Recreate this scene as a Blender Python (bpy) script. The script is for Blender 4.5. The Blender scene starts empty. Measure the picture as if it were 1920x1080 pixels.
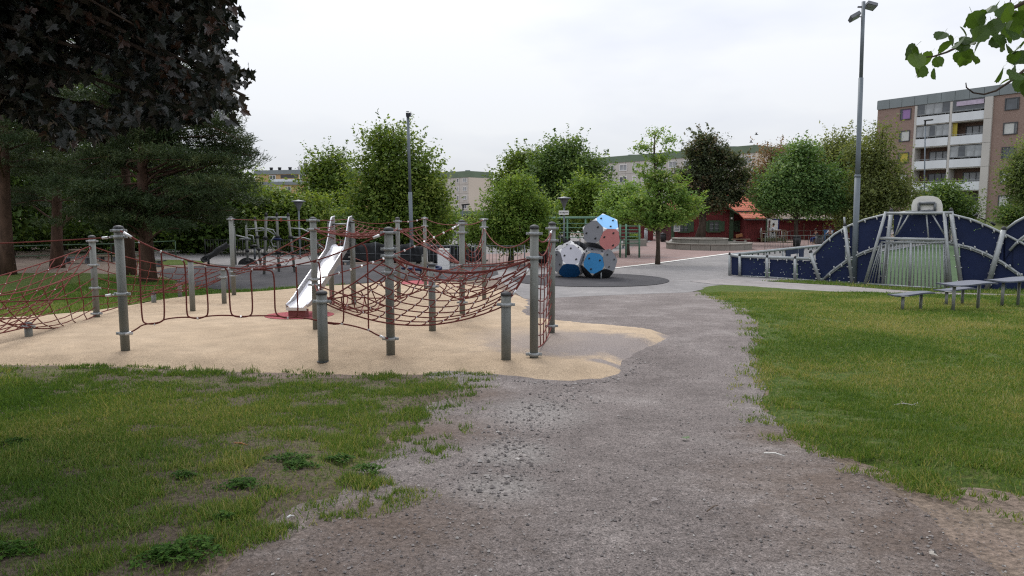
import bpy, bmesh, math, random
import numpy as np
from mathutils import Vector, Matrix, noise as mnoise

random.seed(7)
rng = np.random.default_rng(11)
scene = bpy.context.scene
col = scene.collection
R = math.radians

# ------------------------------------------------------------------ camera, sky, sun, exposure
PITCH = R(6.0)
FPX = 1333.33
CAM = Vector((0.0, 0.0, 2.1))
cd = bpy.data.cameras.new("camera")
cam = bpy.data.objects.new("camera", cd)
col.objects.link(cam)
cam.location = CAM
cam.rotation_euler = (R(90) - PITCH, 0, 0)
cd.sensor_width = 36.0
cd.lens = 25.0
cd.clip_start = 0.05
cd.clip_end = 6000
scene.camera = cam

SUN_EL, SUN_ROT = R(52), R(-14)
world = bpy.data.worlds.new("World")
scene.world = world
world.use_nodes = True
wn, wl = world.node_tree.nodes, world.node_tree.links
wn.clear()
w_out = wn.new("ShaderNodeOutputWorld")
w_bg = wn.new("ShaderNodeBackground")
w_bg.inputs["Strength"].default_value = 0.1
w_sky = wn.new("ShaderNodeTexSky")
w_sky.sky_type = 'NISHITA'
w_sky.sun_disc = False
w_sky.sun_elevation = SUN_EL
w_sky.sun_rotation = SUN_ROT
w_tc = wn.new("ShaderNodeTexCoord")
w_map = wn.new("ShaderNodeMapping")
w_map.inputs["Scale"].default_value = (1.0, 1.0, 3.2)
w_n = wn.new("ShaderNodeTexNoise")
w_n.inputs["Scale"].default_value = 1.7
w_n.inputs["Detail"].default_value = 5.0
w_n.inputs["Roughness"].default_value = 0.5
w_ramp = wn.new("ShaderNodeValToRGB")
w_ramp.color_ramp.elements[0].position = 0.34
w_ramp.color_ramp.elements[0].color = (0.68, 0.715, 0.83, 1)
w_ramp.color_ramp.elements[1].position = 0.62
w_ramp.color_ramp.elements[1].color = (0.95, 0.96, 0.99, 1)
w_sc = wn.new("ShaderNodeVectorMath")
w_sc.operation = 'SCALE'
# overcast sky: luminance grows with height, L = Lh (1 + 2 sin(elevation))
w_sep = wn.new("ShaderNodeSeparateXYZ")
w_up = wn.new("ShaderNodeMath"); w_up.operation = 'MAXIMUM'; w_up.inputs[1].default_value = 0.0
w_gr = wn.new("ShaderNodeMath"); w_gr.operation = 'MULTIPLY_ADD'
w_gr.inputs[1].default_value = 9.0
w_gr.inputs[2].default_value = 6.0
wl.new(w_tc.outputs["Generated"], w_sep.inputs[0])
wl.new(w_sep.outputs["Z"], w_up.inputs[0])
wl.new(w_up.outputs[0], w_gr.inputs[0])
wl.new(w_gr.outputs[0], w_sc.inputs["Scale"])
w_mix = wn.new("ShaderNodeMix")
w_mix.data_type = 'RGBA'
w_mix.inputs["Factor"].default_value = 0.90
wl.new(w_tc.outputs["Generated"], w_map.inputs["Vector"])
wl.new(w_map.outputs["Vector"], w_n.inputs["Vector"])
wl.new(w_n.outputs["Fac"], w_ramp.inputs["Fac"])
wl.new(w_ramp.outputs["Color"], w_sc.inputs[0])
wl.new(w_sky.outputs["Color"], w_mix.inputs["A"])
wl.new(w_sc.outputs["Vector"], w_mix.inputs["B"])
wl.new(w_mix.outputs["Result"], w_bg.inputs["Color"])
wl.new(w_bg.outputs["Background"], w_out.inputs["Surface"])

sd = bpy.data.lights.new("sun", 'SUN')
sd.energy = 1.5
sd.angle = R(24)
sd.color = (1.0, 0.97, 0.92)
so = bpy.data.objects.new("sun", sd)
col.objects.link(so)
_d = Vector((math.sin(SUN_ROT) * math.cos(SUN_EL), math.cos(SUN_ROT) * math.cos(SUN_EL), math.sin(SUN_EL)))
so.rotation_euler = _d.to_track_quat('Z', 'Y').to_euler()
so.location = (0, 0, 60)

vs = scene.view_settings
vs.view_transform = 'Standard'
vs.look = 'None'
vs.exposure = 0.42
vs.gamma = 1.0
vs.use_curve_mapping = False
scene.render.engine = 'CYCLES'
scene.cycles.use_denoising = False
scene.cycles.filter_width = 1.2
scene.cycles.max_bounces = 6
scene.cycles.diffuse_bounces = 3
scene.cycles.glossy_bounces = 3
scene.cycles.transmission_bounces = 4
scene.cycles.transparent_max_bounces = 8

# ------------------------------------------------------------------ terrain and picture geometry
def sst(a, b, x):
    t = np.clip((x - a) / (b - a), 0, 1)
    return t * t * (3 - 2 * t)

def hz(x, y):
    x = np.asarray(x, float); y = np.asarray(y, float)
    z = 0.5 * (1 - sst(2.0, 9.3, y)) - 0.5 * sst(12, 26, y)
    z = z + 1.9 * sst(67, 77, y) * sst(36, 42, x)
    z = z + 0.03 * np.sin(x * 0.9 + 1.3) * np.cos(y * 0.7) * sst(1, 4, y) * (1 - sst(9, 12, y))
    return z

def h(x, y):
    return float(hz(x, y))

_F = Vector((0, math.cos(PITCH), -math.sin(PITCH)))
_U = Vector((0, math.sin(PITCH), math.cos(PITCH)))
def ray(px, py):
    return _F + Vector((1, 0, 0)) * ((px - 960) / FPX) + _U * ((540 - py) / FPX)
def at(px, py, Y):
    d = ray(px, py)
    return CAM + d * (Y / d.y)
def G(px, py):
    d = ray(px, py)
    t, prev = 0.8, 0.8
    while t < 600:
        p = CAM + d * t
        if p.z <= h(p.x, p.y):
            break
        prev = t
        t *= 1.02
    lo, hi = prev, t
    for _ in range(30):
        m = (lo + hi) / 2
        p = CAM + d * m
        if p.z <= h(p.x, p.y): hi = m
        else: lo = m
    p = CAM + d * hi
    return Vector((p.x, p.y, h(p.x, p.y)))
def on_plane(px, py, P0, n):
    d = ray(px, py)
    return CAM + d * ((P0 - CAM).dot(n) / d.dot(n))
def project(P):
    v = P - CAM
    f = v.dot(_F)
    if f <= 0.01: return None
    return 960 + v.x / f * FPX, 540 - v.dot(_U) / f * FPX
def project_np(P):
    v = P - np.array(CAM)
    f = v @ np.array(_F)
    f = np.where(f > 0.01, f, np.nan)
    return 960 + v[:, 0] / f * FPX, 540 - (v @ np.array(_U)) / f * FPX

def _hash(ix, iy, seed):
    n = (ix.astype(np.int64) * 374761393 + iy.astype(np.int64) * 668265263 + seed * 974711) & 0x7fffffff
    n = ((n ^ (n >> 13)) * 1274126177) & 0x7fffffff
    return ((n ^ (n >> 16)) & 0xffff) / 65535.0
def vnoise(x, y, s, seed=0):
    x = np.asarray(x, float) * s; y = np.asarray(y, float) * s
    ix, iy = np.floor(x), np.floor(y)
    fx, fy = x - ix, y - iy
    fx = fx * fx * (3 - 2 * fx); fy = fy * fy * (3 - 2 * fy)
    a = _hash(ix, iy, seed); b = _hash(ix + 1, iy, seed)
    c = _hash(ix, iy + 1, seed); d = _hash(ix + 1, iy + 1, seed)
    return (a * (1 - fx) + b * fx) * (1 - fy) + (c * (1 - fx) + d * fx) * fy
def fnoise(x, y, s, seed=0):
    return (vnoise(x, y, s, seed) + 0.5 * vnoise(x, y, s * 2.1, seed + 1) + 0.25 * vnoise(x, y, s * 4.3, seed + 2)) / 1.75

# ------------------------------------------------------------------ object helpers
ORG = {}
WM = {}
def org(o):
    return ORG.get(o.name, Vector((0, 0, 0)))
def props(o, label=None, cat=None, group=None, kind=None):
    if label: o["label"] = label
    if cat: o["category"] = cat
    if group: o["group"] = group
    if kind: o["kind"] = kind
    return o
def thing(name, label, cat, loc, group=None):
    o = bpy.data.objects.new(name, None)
    o.empty_display_size = 0.2
    col.objects.link(o)
    o.location = loc
    ORG[o.name] = Vector(loc)
    return props(o, label, cat, group)
def link_mesh(name, me, mat=None, parent=None):
    o = bpy.data.objects.new(name, me)
    if mat is not None and not me.materials: me.materials.append(mat)
    col.objects.link(o)
    if parent is not None:
        o.parent = parent
        ORG[o.name] = org(parent)
    return o
def inst(name, me, parent, M):
    o = bpy.data.objects.new(name, me)
    col.objects.link(o)
    o.parent = parent
    o.matrix_local = WM.get(parent.name, Matrix.Translation(org(parent))).inverted() @ M
    ORG[o.name] = M.translation.copy()
    WM[o.name] = M.copy()
    return o

class MB:
    def __init__(self):
        self.v = []; self.f = []; self.s = []
    def add(self, vs, fs, smooth=False):
        b = len(self.v)
        self.v += [tuple(p) for p in vs]
        for f in fs:
            self.f.append(tuple(b + i for i in f)); self.s.append(smooth)
        return self
    def box(self, c, size, M=None):
        sx, sy, sz = (k / 2 for k in size)
        vs = [Vector((x, y, z)) for z in (-sz, sz) for y in (-sy, sy) for x in (-sx, sx)]
        if M is not None: vs = [M @ p for p in vs]
        vs = [p + Vector(c) for p in vs]
        return self.add(vs, [(0, 2, 3, 1), (4, 5, 7, 6), (0, 1, 5, 4), (2, 6, 7, 3), (0, 4, 6, 2), (1, 3, 7, 5)])
    def tube(self, pts, r, n=8, cap=True):
        pts = [Vector(p) for p in pts]
        k = len(pts)
        rs = r if isinstance(r, (list, tuple)) else [r] * k
        vs = []
        side = None
        for i, p in enumerate(pts):
            d = (pts[min(i + 1, k - 1)] - pts[max(i - 1, 0)])
            if d.length < 1e-9: d = Vector((0, 0, 1))
            d.normalize()
            if side is None:
                ref = Vector((0, 0, 1)) if abs(d.z) < 0.9 else Vector((1, 0, 0))
                side = d.cross(ref).normalized()
            else:
                side = (side - d * side.dot(d))
                if side.length < 1e-6: side = d.orthogonal()
                side.normalize()
            up = side.cross(d)
            for j in range(n):
                a = 2 * math.pi * j / n
                vs.append(p + (side * math.cos(a) + up * math.sin(a)) * rs[i])
        fs = []
        for i in range(k - 1):
            for j in range(n):
                a, b = i * n + j, i * n + (j + 1) % n
                fs.append((a, b, b + n, a + n))
        self.add(vs, fs, True)
        if cap:
            b = len(self.v) - len(vs)
            self.f.append(tuple(b + j for j in range(n))[::-1]); self.s.append(False)
            self.f.append(tuple(b + (k - 1) * n + j for j in range(n))); self.s.append(False)
        return self
    def prism(self, poly, nrm, t):
        """flat polygon (world points) given thickness t along -nrm"""
        nrm = Vector(nrm).normalized()
        a = [Vector(p) for p in poly]
        b = [p - nrm * t for p in a]
        k = len(a)
        fs = [tuple(range(k)), tuple(range(2 * k - 1, k - 1, -1))]
        for i in range(k):
            j = (i + 1) % k
            fs.append((i, k + i, k + j, j))
        return self.add(a + b, fs)
    def lathe(self, c, prof, n=16):
        vs = []; fs = []
        for r, z in prof:
            for j in range(n):
                a = 2 * math.pi * j / n
                vs.append((c[0] + r * math.cos(a), c[1] + r * math.sin(a), c[2] + z))
        k = len(prof)
        for i in range(k - 1):
            for j in range(n):
                a, b = i * n + j, i * n + (j + 1) % n
                fs.append((a, b, b + n, a + n))
        self.add(vs, fs, True)
        b = len(self.v) - len(vs)
        self.f.append(tuple(b + j for j in range(n))[::-1]); self.s.append(False)
        self.f.append(tuple(b + (k - 1) * n + j for j in range(n))); self.s.append(False)
        return self
    def mesh(self, name, mat=None, off=None):
        me = bpy.data.meshes.new(name)
        vs = self.v if off is None else [(p[0] - off[0], p[1] - off[1], p[2] - off[2]) for p in self.v]
        me.from_pydata(vs, [], self.f)
        me.polygons.foreach_set("use_smooth", self.s)
        me.update()
        if mat is not None: me.materials.append(mat)
        return me
    def build(self, name, mat, parent=None, kind=None, fix=False):
        off = org(parent) if parent is not None else None
        me = self.mesh(name, mat, off)
        if fix:
            bm = bmesh.new(); bm.from_mesh(me)
            bmesh.ops.recalc_face_normals(bm, faces=bm.faces)
            bm.to_mesh(me); bm.free()
        o = link_mesh(name, me, None, parent)
        if kind: o["kind"] = kind
        return o

def quads_mesh(name, V, tone=None, mat=None, nv=4):
    """V: (n*nv,3) vertices; one polygon per nv vertices"""
    n = len(V) // nv
    me = bpy.data.meshes.new(name)
    me.vertices.add(len(V))
    me.vertices.foreach_set("co", np.ascontiguousarray(V, dtype=np.float32).ravel())
    me.loops.add(len(V))
    me.loops.foreach_set("vertex_index", np.arange(len(V), dtype=np.int32))
    me.polygons.add(n)
    me.polygons.foreach_set("loop_start", np.arange(0, n * nv, nv, dtype=np.int32))
    try:
        me.polygons.foreach_set("loop_total", np.full(n, nv, dtype=np.int32))
    except Exception:
        pass
    if tone is not None:
        a = me.attributes.new("tone", 'FLOAT', 'FACE')
        a.data.foreach_set("value", np.ascontiguousarray(tone, dtype=np.float32))
    me.update(calc_edges=True)
    if mat is not None: me.materials.append(mat)
    return me

# ------------------------------------------------------------------ materials
def new_mat(name):
    m = bpy.data.materials.new(name)
    m.use_nodes = True
    nt = m.node_tree
    nt.nodes.clear()
    out = nt.nodes.new("ShaderNodeOutputMaterial")
    p = nt.nodes.new("ShaderNodeBsdfPrincipled")
    nt.links.new(p.outputs[0], out.inputs["Surface"])
    return m, nt, p, out
def N(nt, t, **kw):
    n = nt.nodes.new(t)
    for k, v in kw.items():
        if k in n.inputs.keys(): n.inputs[k].default_value = v
        else: setattr(n, k, v)
    return n
def rgba(c): return (c[0], c[1], c[2], 1)
def mixc(nt, fac, a, b, blend='MIX'):
    m = nt.nodes.new("ShaderNodeMix")
    m.data_type = 'RGBA'; m.blend_type = blend
    for key, v in (("Factor", fac), ("A", a), ("B", b)):
        if isinstance(v, (int, float)): m.inputs[key].default_value = v
        elif isinstance(v, (tuple, list)): m.inputs[key].default_value = rgba(v)
        else: nt.links.new(v, m.inputs[key])
    return m.outputs["Result"]
def coords(nt, scale=(1, 1, 1), kind="Object"):
    tc = nt.nodes.new("ShaderNodeTexCoord")
    mp = nt.nodes.new("ShaderNodeMapping")
    mp.inputs["Scale"].default_value = scale
    nt.links.new(tc.outputs[kind], mp.inputs["Vector"])
    return mp.outputs["Vector"]
def noise_n(nt, vec, scale, detail=4, rough=0.55):
    n = N(nt, "ShaderNodeTexNoise")
    n.inputs["Scale"].default_value = scale
    n.inputs["Detail"].default_value = detail
    n.inputs["Roughness"].default_value = rough
    nt.links.new(vec, n.inputs["Vector"])
    return n.outputs["Fac"]
def ramp(nt, fac, stops):
    top = max(p for p, c in stops)
    if top > 1:
        dv = nt.nodes.new("ShaderNodeMath"); dv.operation = 'DIVIDE'; dv.inputs[1].default_value = top
        nt.links.new(fac, dv.inputs[0]); fac = dv.outputs[0]
        stops = [(p / top, c) for p, c in stops]
    r = nt.nodes.new("ShaderNodeValToRGB")
    e = r.color_ramp.elements
    while len(e) < len(stops): e.new(0.5)
    for k, (p, c) in enumerate(stops):
        e[k].position = p
        e[k].color = rgba(c) if not isinstance(c, (int, float)) else (c, c, c, 1)
    nt.links.new(fac, r.inputs["Fac"])
    return r.outputs["Color"]
def bump(nt, p, height, strength=0.3, dist=0.02):
    b = nt.nodes.new("ShaderNodeBump")
    b.inputs["Strength"].default_value = strength
    b.inputs["Distance"].default_value = dist
    nt.links.new(height, b.inputs["Height"])
    nt.links.new(b.outputs["Normal"], p.inputs["Normal"])

def pmat(name, c, rough=0.65, metal=0.0, var=0.18, scale=2.5, fine=40, spec=0.4, bmp=0.0, dirt=None, dirt_amt=0.3, stretch=(1, 1, 1)):
    m, nt, p, out = new_mat(name)
    vec = coords(nt, stretch)
    lo = tuple(k * (1 - var) for k in c); hi = tuple(min(1, k * (1 + var)) for k in c)
    n1 = noise_n(nt, vec, scale, 5)
    base = ramp(nt, n1, [(0.3, lo), (0.7, hi)])
    n2 = noise_n(nt, vec, fine, 3)
    f2 = ramp(nt, n2, [(0.3, 1 - var * 0.6), (0.7, 1 + 0.0)])
    base = mixc(nt, 1.0, base, f2, 'MULTIPLY')
    if dirt is not None:
        n3 = noise_n(nt, vec, scale * 0.7 + 0.3, 6, 0.65)
        d = ramp(nt, n3, [(0.45, 0.0), (0.75, dirt_amt)])
        base = mixc(nt, d, base, dirt)
    nt.links.new(base, p.inputs["Base Color"])
    p.inputs["Roughness"].default_value = rough
    p.inputs["Metallic"].default_value = metal
    p.inputs["Specular IOR Level"].default_value = spec
    if bmp: bump(nt, p, n2, bmp, 0.01)
    return m

def leaf_mat(name, dark, mid, light, rough=0.5, spec=0.25, trans=0.3):
    m, nt, p, out = new_mat(name)
    a = N(nt, "ShaderNodeAttribute"); a.attribute_name = "tone"
    c = ramp(nt, a.outputs["Fac"], [(0.0, dark), (0.5, mid), (1.0, light)])
    nt.links.new(c, p.inputs["Base Color"])
    p.inputs["Roughness"].default_value = rough
    p.inputs["Specular IOR Level"].default_value = spec
    t = N(nt, "ShaderNodeBsdfTranslucent")
    warm = mixc(nt, 1.0, c, (1.25, 1.2, 0.6), 'MULTIPLY')
    nt.links.new(warm, t.inputs["Color"])
    mx = N(nt, "ShaderNodeMixShader")
    mx.inputs[0].default_value = trans
    nt.links.new(p.outputs[0], mx.inputs[1]); nt.links.new(t.outputs[0], mx.inputs[2])
    nt.links.new(mx.outputs[0], out.inputs["Surface"])
    return m

M = {}
M['steel'] = pmat("galvanised steel", (0.185, 0.192, 0.176), 0.55, 0.2, 0.22, 5, 60, 0.45, dirt=(0.095, 0.098, 0.08), dirt_amt=0.5, stretch=(1, 1, 0.35))
M['steel_light'] = pmat("bright galvanised steel", (0.32, 0.34, 0.345), 0.5, 0.25, 0.15, 4, 50, 0.5)
M['steel_dark'] = pmat("dark grey steel", (0.13, 0.14, 0.15), 0.5, 0.3, 0.15, 4, 50, 0.4)
M['pole'] = pmat("grey painted pole", (0.13, 0.155, 0.175), 0.55, 0.1, 0.12, 2, 30, 0.4)
M['cap'] = pmat("black plastic cap", (0.05, 0.052, 0.055), 0.6, 0, 0.15)
M['rope'] = pmat("red brown climbing rope", (0.165, 0.045, 0.038), 0.85, 0, 0.25, 30, 200, 0.2)
M['ferrule'] = pmat("aluminium ferrule", (0.72, 0.72, 0.73), 0.4, 0.3, 0.1)
M['clip'] = pmat('grey clip metal', (0.42, 0.43, 0.43), 0.5, 0.2, 0.1)
M['slide'] = pmat("stainless slide sheet", (0.62, 0.62, 0.65), 0.34, 0.85, 0.05, 2, 20, 0.5, dirt=(0.6, 0.6, 0.6), dirt_amt=0.2)
M['slide_side'] = pmat("brushed slide cheeks", (0.45, 0.44, 0.44), 0.45, 0.7, 0.1, 3, 30)
M['redbox'] = pmat("red rubber block", (0.17, 0.05, 0.048), 0.8, 0, 0.15, 5, 60)
M['navy'] = pmat("navy panel", (0.0085, 0.017, 0.060), 0.55, 0, 0.14, 1.5, 60, 0.22, dirt=(0.035, 0.045, 0.09), dirt_amt=0.2)
M['navy_top'] = pmat("slate blue table top", (0.075, 0.085, 0.115), 0.45, 0, 0.15, 3, 60, 0.45, dirt=(0.12, 0.12, 0.13), dirt_amt=0.4)
M['white'] = pmat("white paint", (0.72, 0.72, 0.71), 0.5, 0, 0.06, 2, 30, 0.4, dirt=(0.5, 0.48, 0.44), dirt_amt=0.25)
M['white_board'] = pmat("weathered white board", (0.70, 0.69, 0.65), 0.55, 0, 0.08, 3, 40, 0.4, dirt=(0.36, 0.34, 0.29), dirt_amt=0.5)
M['black'] = pmat("black plastic", (0.016, 0.017, 0.018), 0.55, 0, 0.2, 4, 40, 0.4)
M['tarp'] = pmat("black tarpaulin", (0.014, 0.016, 0.019), 0.6, 0, 0.3, 2.5, 30, 0.35, bmp=0.3)
M['bark'] = pmat("grey brown bark", (0.075, 0.058, 0.045), 0.9, 0, 0.4, 6, 40, 0.15, bmp=0.6, stretch=(1, 1, 0.25))
M['bark_pine'] = pmat("pine bark", (0.085, 0.052, 0.037), 0.9, 0, 0.45, 5, 30, 0.15, bmp=0.7, stretch=(1, 1, 0.3))
M['twig'] = pmat("dry twig", (0.12, 0.085, 0.06), 0.85, 0, 0.3, 20, 90)
M['redwood'] = None
M['green_paint'] = pmat("dull green paint", (0.052, 0.095, 0.052), 0.6, 0, 0.12, 2, 30)
M['green_metal'] = pmat("pergola green metal", (0.10, 0.21, 0.14), 0.5, 0, 0.12, 2, 30)
M['green_roof'] = pmat("green profiled fascia", (0.125, 0.175, 0.115), 0.55, 0, 0.1, 0.3, 3)
M['conc'] = pmat("weathered concrete", (0.25, 0.235, 0.205), 0.9, 0, 0.18, 1.2, 30, 0.2, dirt=(0.10, 0.095, 0.08), dirt_amt=0.55, bmp=0.3)
M['conc_panel'] = pmat("pale concrete panel", (0.50, 0.48, 0.445), 0.9, 0, 0.07, 0.3, 4, 0.2)
M['beige'] = pmat("beige render", (0.58, 0.52, 0.44), 0.9, 0, 0.05, 0.2, 3, 0.2)
M['yellow_wall'] = pmat("ochre render", (0.45, 0.31, 0.16), 0.9, 0, 0.06, 0.2, 3, 0.2)
M['joint'] = pmat("grey joint filler", (0.20, 0.19, 0.18), 0.9)
M['zinc'] = pmat("grey zinc sheet", (0.20, 0.23, 0.235), 0.5, 0.2, 0.1, 0.6, 8, 0.4, stretch=(1, 1, 0.3))
M['glass'] = pmat("dark window glass", (0.06, 0.07, 0.08), 0.12, 0, 0.35, 0.7, 3, 0.8)
M['glass_light'] = pmat("curtained window glass", (0.30, 0.32, 0.33), 0.2, 0, 0.25, 0.7, 3, 0.6)
M['frame_dark'] = pmat("dark window frame", (0.06, 0.062, 0.066), 0.5, 0, 0.1)
M['blind_purple'] = pmat("lilac blind", (0.28, 0.17, 0.36), 0.7, 0, 0.08)
M['blind_yellow'] = pmat("yellow blind", (0.44, 0.36, 0.06), 0.7, 0, 0.08)
M['blind_white'] = pmat("white blind", (0.52, 0.53, 0.51), 0.7, 0, 0.08)
M['blind_orange'] = pmat("ochre curtain", (0.48, 0.33, 0.17), 0.7, 0, 0.08)
M['balc_white'] = pmat("white balcony front", (0.66, 0.69, 0.71), 0.6, 0, 0.05, 0.6, 12, 0.3, dirt=(0.45, 0.47, 0.48), dirt_amt=0.25, stretch=(1, 1, 0.2))
M['wood'] = pmat("weathered timber", (0.20, 0.155, 0.10), 0.8, 0, 0.25, 4, 40)
M['wood_orange'] = pmat("orange varnished timber", (0.33, 0.14, 0.05), 0.6, 0, 0.2, 4, 40)
M['wood_mossy'] = pmat("mossy deck timber", (0.10, 0.115, 0.055), 0.85, 0, 0.25, 4, 40)
M['stone_white'] = pmat("pale rock", (0.48, 0.46, 0.43), 0.9, 0, 0.2, 4, 20)
M['blue_plastic'] = pmat("blue plastic", (0.05, 0.16, 0.33), 0.5, 0, 0.12)
M['blue_deep'] = pmat("deep blue cloth", (0.014, 0.03, 0.16), 0.8, 0, 0.15)
M['skin'] = pmat("skin", (0.36, 0.21, 0.15), 0.6, 0, 0.05)
M['shirt_white'] = pmat("white shirt cloth", (0.60, 0.62, 0.70), 0.85, 0, 0.08)
M['cloth_dark'] = pmat("dark cloth", (0.03, 0.032, 0.04), 0.9, 0, 0.15)
M['hair'] = pmat("dark hair", (0.018, 0.013, 0.010), 0.7, 0, 0.2)
M['fleck'] = pmat("pale sign flecks", (0.42, 0.46, 0.44), 0.6)
M['fleck_green'] = pmat("green flecks", (0.14, 0.24, 0.10), 0.6)
M['print'] = pmat("black print", (0.02, 0.02, 0.025), 0.6)

def boards_mat(name, c, pitch=0.16):
    m, nt, p, out = new_mat(name)
    vec = coords(nt)
    w = N(nt, "ShaderNodeTexWave"); w.wave_type = 'BANDS'; w.bands_direction = 'X'
    w.inputs["Scale"].default_value = 0.314 / pitch * 1.0
    w.inputs["Distortion"].default_value = 0.15
    nt.links.new(vec, w.inputs["Vector"])
    n = noise_n(nt, vec, 3, 5)
    base = ramp(nt, n, [(0.3, tuple(k * 0.75 for k in c)), (0.7, tuple(k * 1.2 for k in c))])
    line = ramp(nt, w.outputs["Fac"], [(0.0, 0.6), (0.2, 1.0)])
    base = mixc(nt, 1.0, base, line, 'MULTIPLY')
    nt.links.new(base, p.inputs["Base Color"])
    p.inputs["Roughness"].default_value = 0.85
    bump(nt, p, w.outputs["Fac"], 0.6, 0.03)
    return m
M['redwood'] = boards_mat("falun red boards", (0.165, 0.027, 0.027))
def tiles_mat(name, c):
    m, nt, p, out = new_mat(name)
    vec = coords(nt)
    w = N(nt, "ShaderNodeTexWave"); w.wave_type = 'BANDS'; w.bands_direction = 'Z'
    w.inputs["Scale"].default_value = 1.7; w.inputs["Distortion"].default_value = 0.1
    nt.links.new(vec, w.inputs["Vector"])
    w2 = N(nt, "ShaderNodeTexWave"); w2.wave_type = 'BANDS'; w2.bands_direction = 'X'
    w2.inputs["Scale"].default_value = 1.5
    nt.links.new(vec, w2.inputs["Vector"])
    n = noise_n(nt, vec, 4, 5)
    base = ramp(nt, n, [(0.3, tuple(k * 0.75 for k in c)), (0.7, tuple(k * 1.2 for k in c))])
    base = mixc(nt, 1.0, base, ramp(nt, w.outputs["Fac"], [(0.0, 0.55), (0.25, 1.0)]), 'MULTIPLY')
    base = mixc(nt, 1.0, base, ramp(nt, w2.outputs["Fac"], [(0.0, 0.75), (0.3, 1.0)]), 'MULTIPLY')
    nt.links.new(base, p.inputs["Base Color"])
    p.inputs["Roughness"].default_value = 0.8
    bump(nt, p, w2.outputs["Fac"], 0.5, 0.05)
    return m
M['tiles'] = tiles_mat("orange roof tiles", (0.42, 0.105, 0.05))
def brick_mat(name, c1, c2, mortar):
    m, nt, p, out = new_mat(name)
    vec = coords(nt)
    # facade stands rotated: use length along the wall from x,y
    b = N(nt, "ShaderNodeTexNoise"); b.inputs["Scale"].default_value = 7; b.inputs["Detail"].default_value = 3
    mp = N(nt, "ShaderNodeMapping"); mp.inputs["Scale"].default_value = (1, 1, 3)
    nt.links.new(vec, mp.inputs["Vector"]); nt.links.new(mp.outputs[0], b.inputs["Vector"])
    n = noise_n(nt, vec, 0.5, 4)
    base = ramp(nt, b.outputs["Fac"], [(0.35, c1), (0.5, c2), (0.68, mortar)])
    base = mixc(nt, 0.35, base, ramp(nt, n, [(0.3, tuple(k * .8 for k in c2)), (0.7, tuple(k * 1.15 for k in c2))]))
    nt.links.new(base, p.inputs["Base Color"])
    p.inputs["Roughness"].default_value = 0.9
    return m
M['brick'] = brick_mat("brown pink brick", (0.19, 0.125, 0.10), (0.255, 0.178, 0.148), (0.33, 0.255, 0.22))
M['brown_wall'] = pmat("brown timber cladding", (0.165, 0.11, 0.085), 0.85, 0, 0.15, 1.5, 20, 0.2, stretch=(3, 3, 0.3))

# foliage
M['lf_linden'] = leaf_mat("linden leaves", (0.065, 0.112, 0.022), (0.143, 0.215, 0.043), (0.287, 0.337, 0.086), 0.5, 0.15, 0.46)
M['lf_bright'] = leaf_mat("fresh green leaves", (0.078, 0.143, 0.029), (0.172, 0.265, 0.052), (0.329, 0.400, 0.101), 0.5, 0.15, 0.46)
M['lf_dark'] = leaf_mat("deep green leaves", (0.050, 0.097, 0.029), (0.108, 0.179, 0.049), (0.200, 0.265, 0.078), 0.5, 0.15, 0.46)
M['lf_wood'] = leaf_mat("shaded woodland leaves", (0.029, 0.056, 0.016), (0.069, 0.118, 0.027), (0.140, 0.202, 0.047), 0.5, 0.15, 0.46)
M['lf_oak'] = leaf_mat("young oak leaves", (0.099, 0.182, 0.043), (0.190, 0.305, 0.075), (0.346, 0.400, 0.131), 0.5, 0.15, 0.46)
M['lf_redmaple'] = leaf_mat("dark green and purple leaves", (0.049, 0.066, 0.037), (0.094, 0.121, 0.063), (0.194, 0.137, 0.088), 0.5, 0.15, 0.46)
M['lf_red'] = leaf_mat("reddish leaves", (0.122, 0.112, 0.057), (0.208, 0.140, 0.088), (0.316, 0.150, 0.122), 0.5, 0.15, 0.46)
M['lf_ash'] = leaf_mat("ash leaves", (0.072, 0.137, 0.049), (0.129, 0.222, 0.075), (0.222, 0.301, 0.112), 0.5, 0.15, 0.46)
M['lf_olive'] = leaf_mat("olive willow leaves", (0.097, 0.127, 0.046), (0.165, 0.198, 0.072), (0.265, 0.287, 0.108), 0.5, 0.15, 0.46)
M['lf_birch'] = leaf_mat("birch leaves", (0.084, 0.129, 0.043), (0.146, 0.196, 0.067), (0.235, 0.280, 0.112), 0.5, 0.15, 0.46)
M['lf_pine'] = leaf_mat("pine needles", (0.016, 0.032, 0.013), (0.040, 0.066, 0.025), (0.110, 0.125, 0.050), 0.55, 0.2, 0.15)
M['lf_maple'] = leaf_mat("dark purple maple leaves", (0.010, 0.017, 0.012), (0.016, 0.019, 0.014), (0.055, 0.024, 0.014), 0.34, 0.55, 0.12)
M['lf_aspen'] = leaf_mat("aspen leaves", (0.035, 0.075, 0.012), (0.065, 0.125, 0.020), (0.10, 0.17, 0.03), 0.45, 0.35, 0.45)
M['grass'] = leaf_mat("lawn grass", (0.058, 0.118, 0.020), (0.122, 0.198, 0.038), (0.34, 0.31, 0.13), 0.6, 0.2, 0.35)
M['clover'] = leaf_mat("dark ground cover leaves", (0.028, 0.075, 0.012), (0.052, 0.120, 0.018), (0.10, 0.18, 0.035), 0.7, 0.1, 0.35)

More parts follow.
